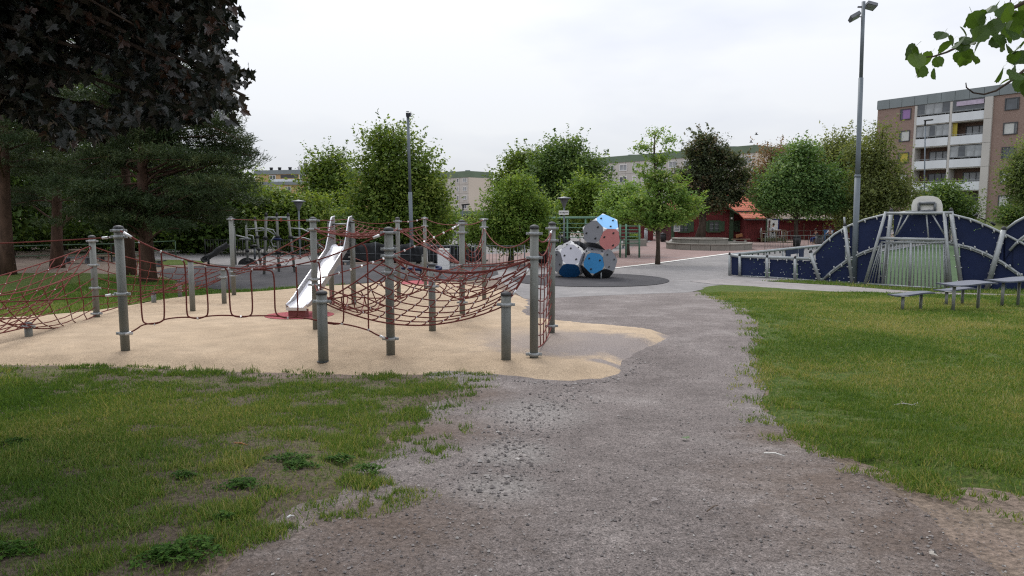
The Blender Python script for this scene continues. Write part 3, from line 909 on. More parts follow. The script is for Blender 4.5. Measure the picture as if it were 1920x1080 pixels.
def foliage(r, blobs, ncl, per, crad, lsize, droop=0.3, flat=0.6, surf=0.45, wide=0.55, shoots=0.25):
    """clumps of leaves through the blobs' volume; returns vertices, tone, clump centres"""
    vol = np.array([b[3] * b[4] * b[5] for b in blobs]) ** 0.75
    pick = r.choice(len(blobs), ncl, p=vol / vol.sum())
    Bc = np.array([b[:3] for b in blobs])[pick]; Br = np.array([b[3:6] for b in blobs])[pick] * .92
    d = unit(r.normal(size=(ncl, 3)))
    rad = r.random(ncl) ** surf
    CC = Bc + d * Br * rad[:, None]
    size = crad * r.uniform(.45, 1.5, ncl)
    L_cl = r.uniform(.75, 1.3, ncl)
    k = r.poisson(per * 1.45 * (size / crad) ** 1.5, ncl) + 2
    idx = np.repeat(np.arange(ncl), k)
    n = len(idx)
    off = np.clip(r.normal(size=(n, 3)), -1.7, 1.7) * size[idx][:, None] * np.array([1, 1, flat])
    C = CC[idx] + off
    # leafy shoots that break the outline
    ns = int(ncl * shoots)
    pi = r.choice(ncl, ns)
    sd_ = unit(d[pi] * np.array([1, 1, .5]) + np.array([0, 0, .75]) + r.normal(size=(ns, 3)) * .3)
    st = Bc[pi] + d[pi] * Br[pi] * .92
    m = 16
    tt = r.random((ns, m)) ** .8
    SC = st[:, None] + sd_[:, None] * (tt * crad * 3.0)[..., None] + r.normal(size=(ns, m, 3)) * (crad * .17 * (1.25 - tt))[..., None]
    C = np.concatenate([C, SC.reshape(-1, 3)]); idx = np.concatenate([idx, np.repeat(pi, m)]); n = len(idx)
    nrm = unit(r.normal(size=(n, 3)) * .55 + d[idx] * .35 + np.array([0, 0, .75]))
    T = unit(np.cross(nrm, r.normal(size=(n, 3))))
    T[:, 2] -= droop * r.random(n); T = unit(T)
    B = unit(np.cross(nrm, T))
    L = lsize * .66 * r.uniform(.55, 1.35, n) * L_cl[idx]
    V = leaf_quads(C, T, B, L, L * wide)
    tone = np.clip(r.normal(.42, .21, ncl)[idx] + r.normal(0, .12, n), 0, 1)
    return V, tone, CC

def limb(mb, a, b, r0, r1, bend, rr, n=6, seg=5):
    a, b = Vector(a), Vector(b)
    side = Vector((rr.normal(), rr.normal(), abs(rr.normal()) * .6)) * bend
    pts = [a.lerp(b, t) + side * math.sin(math.pi * t) for t in np.linspace(0, 1, seg)]
    mb.tube(pts, [r0 + (r1 - r0) * t for t in np.linspace(0, 1, seg)], n)

def make_tree(name, label, base, blobs, ncl, per, crad, lsize, mat, tr=0.15, bark='bark', top=None, nlimb=12, seed=1, group=None, lean=(0, 0), split=0.35, **kw):
    r = np.random.default_rng(seed)
    base = Vector(base)
    t = thing(name, label, "tree", base, group)
    V, tone, CC = foliage(r, blobs, ncl, per, crad, lsize, **kw)
    me = quads_mesh("crown", V - np.array(base)[None], tone, mat)
    link_mesh("crown", me, None, t)
    zt = max(b[2] + b[5] * .7 for b in blobs)
    cx = sum(b[0] for b in blobs) / len(blobs); cy = sum(b[1] for b in blobs) / len(blobs)
    tp = Vector((base.x * .4 + cx * .6, base.y * .4 + cy * .6, zt)) if top is None else Vector(top)
    mb = MB()
    pts = []
    for k in np.linspace(0, 1, 9):
        p = base.lerp(tp, k) + Vector((math.sin(k * 5 + seed) * tr * .5, math.cos(k * 4 + seed) * tr * .4, 0)) * (1 if 0 < k < 1 else 0)
        pts.append(p)
    pts[0] = pts[0] - Vector((0, 0, .1))
    rs = [tr * (1.35 if i == 0 else 1) * (1 - .88 * k) + .012 for i, k in enumerate(np.linspace(0, 1, 9))]
    mb.tube(pts, rs, 10)
    mb.build("trunk", M[bark], t)
    lb = MB()
    order = r.permutation(len(CC))[:nlimb]
    for i in order:
        q = Vector(CC[i])
        f = np.clip((q.z - base.z) / (tp.z - base.z) * .72, split * .7, .85)
        a = base.lerp(tp, float(f))
        rad = tr * (1 - .88 * f) * .5
        limb(lb, a, q, rad, .012, (q - a).length * .08, r)
    lb.build("branches", M[bark], t, kind=None)
    return t

def pb(Y, *items):
    """blobs from picture ellipses at depth Y: (px, py, rx, ry[, dy])"""
    out = []
    for it in items:
        px, py, rx, ry = it[:4]
        dy = it[4] if len(it) > 4 else 0
        c = at(px, py, Y + dy)
        k = (Y + dy) / FPX
        out.append((c.x, c.y, c.z, rx * k, (rx + ry) * .5 * k * .9, ry * k))
    return out
def foot(px, Y):
    c = at(px, 480, Y)
    return Vector((c.x, Y, h(c.x, Y)))

Yt = 52
make_tree("linden_tree", "tall pointed linden tree behind the middle lamp mast", foot(742, Yt),
          pb(Yt, (742, 395, 80, 70), (742, 320, 52, 60), (706, 345, 40, 50), (790, 350, 36, 48), (712, 275, 16, 34), (752, 272, 15, 34), (726, 258, 9, 26), (790, 300, 12, 22), (679, 305, 9, 24), (812, 385, 26, 40), (672, 385, 22, 45), (745, 440, 80, 30)),
          520, 62, .60, .17, M['lf_linden'], .28, nlimb=26, seed=21, shoots=.9, group="park trees behind the playground")
Yt = 60
make_tree("linden_tree", "rounded linden tree left of the tall pointed one, in front of the ochre flats", foot(615, Yt),
          pb(Yt, (617, 350, 36, 50), (600, 320, 14, 28), (628, 310, 14, 26), (617, 400, 48, 45), (640, 340, 18, 30)),
          230, 58, .6, .18, M['lf_linden'], .22, seed=22, shoots=.8, group="park trees behind the playground")
Yt = 46
make_tree("broadleaf_tree", "low spreading tree under the ochre flats, beside the pines", foot(548, Yt),
          pb(Yt, (520, 385, 55, 30), (575, 395, 50, 34), (535, 420, 75, 30), (500, 376, 28, 16), (560, 440, 75, 22)),
          300, 55, .5, .15, M['lf_linden'], .16, seed=23, group="park trees behind the playground")
make_tree("broadleaf_tree", "bright leafy tree at the right edge of the dark pines", foot(470, 58),
          pb(58, (446, 358, 30, 34), (470, 390, 40, 40), (430, 420, 50, 34)),
          220, 52, .6, .18, M['lf_linden'], .2, seed=24, group="park trees behind the playground")
make_tree("broadleaf_tree", "bushy tree between tall linden and brown house, low crown", foot(830, 56),
          pb(56, (815, 420, 34, 34), (830, 412, 20, 18), (800, 450, 40, 22)),
          140, 52, .5, .17, M['lf_bright'], .15, seed=25, group="park trees behind the playground")
make_tree("broadleaf_tree", "dark low tree behind the climbing frame at the back fence", foot(640, 50),
          pb(50, (600, 430, 60, 35), (660, 440, 60, 30), (560, 450, 50, 24), (700, 455, 45, 20)),
          260, 52, .5, .16, M['lf_dark'], .16, seed=26, group="park trees behind the playground")
_s = G(957, 497)
Yt = _s.y
make_tree("small_linden_tree", "short round linden with low crown on the plaza, right of the tall play posts", _s,
          pb(Yt, (955, 415, 56, 38), (975, 378, 30, 30), (940, 385, 34, 26), (902, 425, 32, 22), (1004, 428, 34, 30), (986, 348, 11, 18), (948, 352, 12, 16), (1008, 392, 18, 24), (950, 452, 58, 16), (884, 445, 18, 16), (922, 368, 12, 14), (968, 338, 7, 12), (1018, 455, 22, 14)),
          400, 62, .27, .095, M['lf_bright'], .13, nlimb=20, seed=27, shoots=.5)
Yt = 58
make_tree("maple_tree", "biggest dark green round tree left of the concrete flats", foot(1062, Yt),
          pb(Yt, (1062, 320, 58, 55), (1090, 350, 40, 48), (1045, 290, 34, 28), (1075, 275, 26, 20), (1030, 350, 40, 50), (1062, 400, 62, 45), (1110, 330, 20, 34)),
          460, 58, .62, .18, M['lf_dark'], .3, nlimb=22, seed=28, group="round trees behind the plaza")
make_tree("maple_tree", "rounded green tree with stepped top, left of the biggest dark one", foot(985, 64),
          pb(64, (985, 325, 32, 34), (970, 300, 18, 18), (1000, 310, 30, 26), (965, 350, 30, 38), (990, 380, 40, 40), (945, 340, 12, 18)),
          260, 54, .6, .19, M['lf_linden'], .24, seed=29, group="round trees behind the plaza")
make_tree("small_tree", "low layered tree behind the street sign", foot(1100, 47),
          pb(47, (1095, 370, 36, 22), (1080, 390, 34, 16), (1120, 390, 36, 16), (1105, 402, 40, 8), (1100, 350, 20, 14)),
          210, 54, .42, .14, M['lf_bright'], .12, seed=30, group="low trees round the pergola")
make_tree("small_tree", "light green low tree standing by the right end of the pergola", foot(1178, 44),
          pb(44, (1172, 380, 30, 22), (1160, 395, 32, 16), (1190, 396, 26, 16), (1150, 404, 24, 10), (1175, 360, 14, 14)),
          230, 54, .4, .13, M['lf_oak'], .09, seed=31, group="low trees round the pergola")
_s = G(1233, 496)
Yt = _s.y
make_tree("young_oak_tree", "slim young tree with airy top on the plaza, in front of the flats", _s,
          pb(Yt, (1236, 350, 52, 14), (1208, 376, 50, 15), (1270, 372, 46, 14), (1235, 402, 76, 16), (1290, 392, 28, 13), (1172, 402, 34, 14), (1238, 328, 42, 9), (1215, 312, 26, 7), (1240, 298, 22, 7), (1210, 277, 24, 6), (1254, 280, 20, 6), (1226, 250, 14, 9), (1256, 262, 12, 7), (1200, 330, 14, 7), (1268, 336, 20, 8), (1222, 418, 34, 10), (1262, 411, 34, 8)),
          290, 34, .23, .105, M['lf_oak'], .10, top=at(1228, 246, Yt), nlimb=40, seed=32, surf=.75, flat=.45, shoots=.5)
Yt = 60
make_tree("copper_maple_tree", "dark green and purple leaved tree in front of the red house", foot(1311, Yt) + Vector((0, 0, .5)),
          pb(Yt, (1330, 318, 38, 26), (1308, 285, 22, 20), (1325, 264, 22, 12), (1345, 285, 16, 16), (1372, 300, 24, 16), (1296, 320, 30, 20), (1290, 350, 26, 18), (1345, 350, 34, 18), (1385, 330, 22, 18), (1330, 378, 44, 16), (1375, 362, 30, 18), (1300, 385, 26, 12)),
          300, 58, .42, .17, M['lf_redmaple'], .33, nlimb=44, seed=33, surf=.6, shoots=.5)
Yt = 78
make_tree("red_leaved_tree", "loose reddish brown tree behind the orange roof", foot(1440, Yt),
          pb(Yt, (1440, 330, 38, 46), (1455, 290, 26, 24), (1425, 360, 34, 40), (1460, 350, 36, 40), (1430, 390, 40, 30)),
          260, 46, .75, .19, M['lf_red'], .25, nlimb=22, seed=34, surf=.65)
Yt = 57
make_tree("ash_tree", "blue green tree with a bin at its trunk, behind the court fence", foot(1492, Yt),
          pb(Yt, (1490, 340, 58, 46), (1500, 300, 36, 34), (1470, 368, 50, 32), (1525, 365, 44, 42), (1500, 388, 60, 13), (1510, 275, 16, 18), (1548, 345, 34, 44), (1450, 360, 30, 26), (1560, 384, 40, 18), (1440, 384, 28, 13)),
          460, 56, .52, .16, M['lf_ash'], .18, nlimb=20, seed=35)
Yt = 66
make_tree("willow_tree", "olive loose topped tree left of the floodlight mast", foot(1575, Yt),
          pb(Yt, (1570, 340, 50, 60), (1555, 290, 40, 30), (1590, 300, 40, 30), (1600, 380, 50, 50), (1545, 365, 45, 40), (1580, 265, 20, 14)),
          440, 48, .75, .18, M['lf_olive'], .25, nlimb=26, seed=36, surf=.7)
Yt = 56
make_tree("willow_tree", "wispy olive tree with upright shoots between mast and brick flats", foot(1645, Yt),
          pb(Yt, (1640, 360, 46, 60), (1635, 300, 24, 40), (1650, 260, 12, 28), (1675, 350, 34, 40), (1630, 410, 60, 30), (1690, 370, 20, 24), (1610, 280, 14, 24), (1660, 310, 22, 40)),
          420, 44, .55, .15, M['lf_olive'], .2, nlimb=30, seed=37, surf=.7)
make_tree("shrub_tree", "dark green bushy tree at the foot of the balconies behind the hoop", foot(1775, 66),
          pb(66, (1775, 375, 40, 26), (1745, 395, 34, 24), (1800, 395, 28, 20), (1770, 352, 16, 10), (1760, 415, 60, 14)),
          240, 46, .6, .17, M['lf_dark'], .14, seed=38)
make_tree("birch_tree", "pale green birch hanging over the right edge before the brick flats", foot(1945, 60),
          pb(60, (1925, 310, 34, 36), (1945, 280, 34, 26), (1905, 340, 22, 30), (1925, 360, 26, 34), (1960, 340, 40, 60)),
          300, 44, .5, .15, M['lf_birch'], .18, seed=39, droop=.9, surf=.6)
make_tree("shrub_tree", "leafy bush on the grass bank at right edge below the birch", foot(1908, 74),
          pb(74, (1905, 398, 24, 15), (1890, 407, 16, 9), (1930, 395, 34, 22)),
          120, 44, .55, .17, M['lf_dark'], .08, seed=40)
make_tree("broadleaf_tree", "green tree between red house and left shed, under concrete flats", foot(1245, 84),
          pb(84, (1150, 400, 60, 30), (1200, 410, 60, 26)), 150, 46, .8, .2, M['lf_linden'], .2, seed=41, group="round trees behind the plaza")

# the dim wood at the left
wood = [(20, 42, 60, 0), (120, 50, 70, 1), (215, 44, 66, 0), (320, 52, 70, 1), (400, 46, 56, 0), (-70, 46, 80, 1), (70, 62, 80, 0), (270, 66, 80, 1), (395, 62, 60, 0)]
wl_ = ["leftmost woodland tree in view behind the first pine trunk", "woodland tree behind the second pine trunk, low branches",
       "woodland tree behind the two tall net posts at left", "woodland tree behind the big pine trunk, bright lower leaves",
       "woodland tree at right end of the wood, behind the black slide", "woodland tree at the far left edge of the picture, half out of view",
       "taller back row woodland tree behind the first two pine trunks", "taller back row woodland tree behind the big pine", "taller back row woodland tree at the right end of the wood"]
for i, (px, Yt, rr, kd) in enumerate(wood):
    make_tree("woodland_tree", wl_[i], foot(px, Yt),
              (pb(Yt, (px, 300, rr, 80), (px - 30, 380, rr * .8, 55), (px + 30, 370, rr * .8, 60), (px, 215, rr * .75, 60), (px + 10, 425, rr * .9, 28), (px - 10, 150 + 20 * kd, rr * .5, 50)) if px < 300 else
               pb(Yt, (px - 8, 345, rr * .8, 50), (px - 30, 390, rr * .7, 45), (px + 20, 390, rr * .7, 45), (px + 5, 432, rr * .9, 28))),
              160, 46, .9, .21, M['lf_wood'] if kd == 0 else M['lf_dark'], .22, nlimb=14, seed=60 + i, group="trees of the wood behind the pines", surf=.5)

under = [(-20, 455, 40), (45, 452, 44), (110, 456, 40), (170, 450, 42), (235, 455, 40), (300, 452, 42), (360, 455, 36), (415, 452, 40), (470, 455, 34)]
for i, (px, py, rr) in enumerate(under):
    Yt = 47 + 3 * (i % 3)
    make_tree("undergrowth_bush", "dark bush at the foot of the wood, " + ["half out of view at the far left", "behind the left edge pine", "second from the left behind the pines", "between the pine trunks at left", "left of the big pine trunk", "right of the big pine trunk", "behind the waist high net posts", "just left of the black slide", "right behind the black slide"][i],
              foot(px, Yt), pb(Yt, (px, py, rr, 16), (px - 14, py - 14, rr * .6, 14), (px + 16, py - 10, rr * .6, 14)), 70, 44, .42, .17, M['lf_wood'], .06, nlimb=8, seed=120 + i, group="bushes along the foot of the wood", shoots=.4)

# pines: layered, needle tufts along drooping boughs
def make_pine(label, base, toppx, Y, boughs, tr, seed, tuft=22):
    r = np.random.default_rng(seed)
    base = Vector(base)
    t = thing("pine_tree", label, "tree", base, "pines at the edge of the lawn")
    tp = at(toppx[0], toppx[1], Y)
    mb = MB()
    pts = [base.lerp(tp, k) + Vector((math.sin(k * 6 + seed), math.cos(k * 5), 0)) * .09 * math.sin(math.pi * k) for k in np.linspace(0, 1, 10)]
    pts[0] -= Vector((0, 0, .1))
    mb.tube(pts, [tr * (1.3 if i == 0 else 1) * (1 - .8 * k) for i, k in enumerate(np.linspace(0, 1, 10))], 12)
    mb.build("trunk", M['bark_pine'], t)
    lb = MB()
    Cs, Ts, tn = [], [], []
    for (px, py, ln, dy) in boughs:
        pt_tone = r.normal() * .10
        e = at(px, py, Y + dy)
        f = min(.97, max(.16, (e.z + r.uniform(-1.5, 1.0) - base.z) / (tp.z - base.z)))
        a = base.lerp(tp, f)
        side = Vector((r.normal(), r.normal(), .5)) * (e - a).length * .13
        path = [a.lerp(e, k) + side * math.sin(math.pi * k) for k in np.linspace(0, 1, 7)]
        lb.tube(path, [tr * .17 * (1 - .9 * k) + .008 for k in np.linspace(0, 1, 7)], 6)
        L = (e - a).length
        # flattened pads of needle tufts on the outer half of the bough
        dirb = (e - a).normalized()
        for pad in range(3):
            kc = (1.0, .80, .62)[pad] + r.normal() * .04
            pc = a.lerp(e, kc) + side * math.sin(math.pi * min(1, kc)) + Vector((r.normal() * .25, r.normal() * .25, .06))
            R0 = ln * (.95, .85, .65)[pad]
            for _ in range(int(26 * R0 / .75)):
                an, q_ = r.uniform(0, 6.283), math.sqrt(r.random())
                q = pc + Vector((math.cos(an) * q_ * R0, math.sin(an) * q_ * R0, r.normal() * .07 + .12 * (1 - q_)))
                Cs.append(q); Ts.append((dirb * .5 + Vector((math.cos(an) * .7, math.sin(an) * .7, .55))).normalized())
                tn.append(.30 + .25 * q_ + pt_tone)
    lb.build("branches", M['bark_pine'], t)
    C = np.array(Cs); T = np.array(Ts)
    n = len(C)
    idx = np.repeat(np.arange(n), tuft)
    m = len(idx)
    off = r.normal(size=(m, 3)) * np.array([.10, .10, .06]) + T[idx] * r.uniform(-.12, .16, m)[:, None]
    d = unit(T[idx] * .8 + r.normal(size=(m, 3)) * .55)
    b = unit(np.cross(d, r.normal(size=(m, 3))))
    L = r.uniform(.06, .105, m)
    V = leaf_quads(C[idx] + off, d, b, L, np.full(m, .013))
    tone = np.clip(np.array(tn)[idx] + r.normal(0, .08, n)[idx] + r.normal(0, .08, m), 0, 1)
    link_mesh("needles", quads_mesh("needles", V - np.array(base)[None], tone, M['lf_pine']), None, t)
rp = np.random.default_rng(90)
def pine_boughs(x0, x1, ylo, yhi, n, shape, r):
    out = []
    for _ in range(n):
        py = r.uniform(yhi, ylo)
        a, b = shape(py)
        px = r.uniform(a, b)
        out.append((px, py, r.uniform(.55, .95), r.uniform(-2.2, 2.2)))
    return out
def shp(py):
    # right outline of the big pine in the picture
    ys = [60, 150, 230, 262, 290, 300, 340, 380, 420, 440]
    rs = [330, 395, 425, 420, 470, 480, 440, 452, 405, 385]
    ls = [200, 150, 130, 120, 110, 110, 105, 95, 95, 130]
    return float(np.interp(py, ys, ls)), float(np.interp(py, ys, rs))
bg = G(278, 530)
bo = pine_boughs(0, 0, 436, 70, 92, shp, rp)
for py, px in ((262, 455), (275, 470), (292, 478), (300, 482), (318, 468), (332, 446), (250, 425), (236, 415), (345, 445), (380, 448), (395, 440), (300, 440), (270, 440), (225, 410), (405, 420), (365, 440)):
    bo.append((px - 6, py, .6, rp.uniform(-1.2, 1.2)))
make_pine("big pine with reddish trunk, the broadest crown beside the lawn", bg, (262, 60), bg.y, bo, .27, 91)
b2 = G(14, 516)
make_pine("pine at left edge of the picture, trunk cut by the frame", b2, (2, 60), b2.y, pine_boughs(0, 0, 330, 80, 34, lambda py: (-160, 130), rp), .28, 92, 20)
b3 = foot(106, 34)
make_pine("pine with dark trunk between left edge pine and big pine", b3, (100, 90), 34, pine_boughs(0, 0, 400, 120, 40, lambda py: (0, 220), rp), .27, 93, 20)
b4 = foot(240, 30)
make_pine("pine standing close behind the big pine, only lower trunk in clear view", b4, (226, 100), 30, pine_boughs(0, 0, 330, 130, 32, lambda py: (90, 350), rp), .25, 94, 20)

# ---- dark maple overhead at left, leaves cut with pointed lobes
MAPLE = [(0, -.02), (.03, .02), (.16, -.10), (.34, -.16), (.30, -.02), (.42, .10), (.60, .12), (.50, .24), (.56, .38), (.40, .38), (.30, .44), (.24, .40), (.22, .56), (.26, .70), (.14, .74), (.06, .90), (0, 1.02)]
MAPLE = MAPLE + [(-x, y) for x, y in MAPLE[-2:0:-1]]
def maple_leaf_mesh(name, k):
    r = np.random.default_rng(k)
    vs = []
    for x, y in MAPLE:
        x *= r.uniform(.93, 1.07)
        vs.append((x, y, abs(x) * (.28 + .1 * k % 3) * .6 - .16 * y * y + r.normal(0, .012)))
    vs.append((0, .22, -.02)); c = len(vs) - 1
    m = len(MAPLE)
    fs = [(c, i, (i + 1) % m) for i in range(m)]
    # leaf stalk
    b = len(vs); vs += [(-.008, 0, 0), (.008, 0, 0), (.02, -.42, .06), (.004, -.42, .06)]
    fs.append((b, b + 1, b + 2, b + 3))
    return np.array(vs), fs
def leaf_frame(pos, T, nrm, s):
    T = T.normalized(); nrm = (nrm - T * nrm.dot(T)).normalized()
    B = T.cross(nrm)
    m = Matrix.Identity(4)
    for i in range(3):
        m[i][0] = B[i] * s; m[i][1] = T[i] * s; m[i][2] = nrm[i] * s; m[i][3] = pos[i]
    return m
COARSE = [(0, 0), (.34, -.12), (.55, .16), (.48, .36), (.24, .6), (0, 1.0), (-.24, .6), (-.48, .36), (-.55, .16), (-.34, -.12)]
def big_leaf_tree(name, label, base, Ps, size, meshes, mat, branches, bark, tr_pts, tr_rs, seed, up=.8, droop=.55, coarse=2.2):
    r = np.random.default_rng(seed)
    t = thing(name, label, "tree", base)
    MB().tube(tr_pts, tr_rs, 12).build("trunk", M[bark], t)
    mb = MB()
    for pts, r0 in branches:
        mb.tube(pts, [r0 * (1 - .8 * k / (len(pts) - 1)) for k in range(len(pts))], 6)
    mb.build("branches", M[bark], t)
    mes = []
    for k, (vs, fs) in enumerate(meshes):
        me = bpy.data.meshes.new("leaf"); me.from_pydata([tuple(v) for v in vs], [], fs)
        a = me.attributes.new("tone", 'FLOAT', 'FACE'); a.data.foreach_set("value", np.full(len(fs), [.15, .4, .25, .6, .9][k % 5], np.float32))
        me.materials.append(mat); mes.append(me)
    px, py = project_np(Ps)
    vis = (px > -20) & (px < 1940) & (py > -20) & (py < 1090)
    dist = np.where(vis, np.linalg.norm(Ps - np.array(CAM), axis=1), 1e6)
    order = np.argsort(dist)
    nbig = min(300, int(vis.sum()))
    rest_v, rest_f, rest_t = [], [], []
    nb = 0
    for rank, i in enumerate(order):
        p = Vector(Ps[i])
        a = r.uniform(0, 6.283)
        T = Vector((math.cos(a), math.sin(a), -droop * r.uniform(.2, 1.8)))
        nr = Vector((r.normal() * .5, r.normal() * .5, up))
        s = size * r.uniform(.7, 1.25)
        m = leaf_frame(p, T, nr, s)
        k = r.integers(0, len(mes))
        if r.random() < .5: k = k % 3
        if rank < nbig:
            inst("leaf", mes[k], t, m)
        else:
            vs, fs = meshes[k]
            if not vis[i]:
                vs = np.array([(x * coarse, y * coarse, .1 * abs(x)) for x, y in COARSE]); fs = [tuple(range(len(COARSE)))]
            A = np.array(m)
            W = vs @ A[:3, :3].T + A[:3, 3]
            rest_v.append(W - np.array(base)); rest_f += [tuple(nb + q for q in f) for f in fs]; nb += len(vs)
            rest_t += [r.choice([.1, .3, .4, .6, .95], p=[.25, .3, .25, .14, .06])] * len(fs)
    if rest_v:
        me = bpy.data.meshes.new("foliage")
        me.from_pydata(np.concatenate(rest_v).tolist(), [], rest_f)
        a = me.attributes.new("tone", 'FLOAT', 'FACE'); a.data.foreach_set("value", np.array(rest_t, np.float32))
        me.materials.append(mat)
        o = link_mesh("foliage", me, None, t); o["kind"] = "stuff"
    return t

def maple():
    r = np.random.default_rng(101)
    sil = np.array([(-60, -60), (425, -60), (436, 10), (446, 40), (432, 62), (425, 95), (448, 118), (470, 135), (462, 155), (440, 165), (456, 195), (430, 212), (405, 205), (395, 222), (350, 236), (300, 232), (245, 235), (190, 262), (150, 270), (110, 285), (60, 240), (20, 215), (-60, 205)], float)
    base = Vector((-7.2, 4.2, h(-7.2, 4.2)))
    # inside the picture: a volume of leaves 3.6 to 8 m away
    P = []
    n = 0
    while n < 8800:
        px, py = r.uniform(-80, 480), r.uniform(-60, 300)
        if sdf(sil, np.array([px]), np.array([py]))[0] > -6: continue
        # holes where the pine behind shows through
        g = fnoise(np.array([px]), np.array([py]), 1 / 42., 3)[0]
        if py > 60 and px > 90 and g > .62: continue
        if px > 330 and r.random() < .15: continue
        Yd = r.uniform(4.7, 8.4)
        q = at(px, py, Yd); P.append(tuple(q)); n += 1
    # twigs that stick out at the right edge
    for px, py in ((452, 40), (448, 48), (455, 28), (474, 130), (470, 142), (476, 140), (455, 190), (468, 185), (460, 210), (424, 218), (436, 225), (472, 158), (440, 100), (443, 18), (446, 60), (395, 226), (340, 240), (330, 236), (310, 238), (318, 228)):
        P.append(tuple(at(px - 8, py - 4, r.uniform(4.6, 5.6))))
    # the rest of the crown, above and to the left of the frame
    k = 0
    while k < 6800:
        d = unit(r.normal(size=(1, 3)))[0] * r.random() ** .4
        q = np.array([-5.6, 3.5, 6.2]) + d * np.array([5.4, 5.0, 3.4])
        if q[2] < 3.1: continue
        pr = project(Vector(q))
        if pr and -60 < pr[0] < 1990 and -70 < pr[1] < 1150: continue
        P.append(tuple(q)); k += 1
    P = np.array(P)
    meshes = [maple_leaf_mesh("m", k) for k in range(5)]
    br = []
    for px, py, Yd in ((300, 190, 5.2), (420, 150, 5.0), (430, 60, 5.0), (200, 230, 6.0), (120, 250, 6.5), (350, 90, 6), (250, 120, 5), (460, 180, 5.1), (60, 200, 6)):
        e = at(px, py, Yd); a = base + Vector((0, 0, r.uniform(2.8, 4.2)))
        mid = a.lerp(e, .5) + Vector((0, 0, .35))
        br.append(([a, a.lerp(mid, .5) + Vector((0, 0, .15)), mid, mid.lerp(e, .5) + Vector((0, 0, .08)), e], .05))
    for i in r.choice(len(P), 60):
        q = Vector(P[i]); a = base + Vector((0, 0, r.uniform(2.5, 6)))
        br.append(([a, a.lerp(q, .5) + Vector((0, 0, .2)), q], .03))
    big_leaf_tree("maple_tree", "dark purple leaved maple hanging into the top left corner", base, P, .081, meshes, M['lf_maple'], br, 'bark',
                  [base - Vector((0, 0, .1)), base + Vector((.1, 0, 2.5)), base + Vector((.0, .1, 5)), base + Vector((.2, 0, 8))], [.26, .2, .14, .04], 102, up=.45, droop=.95)
maple()

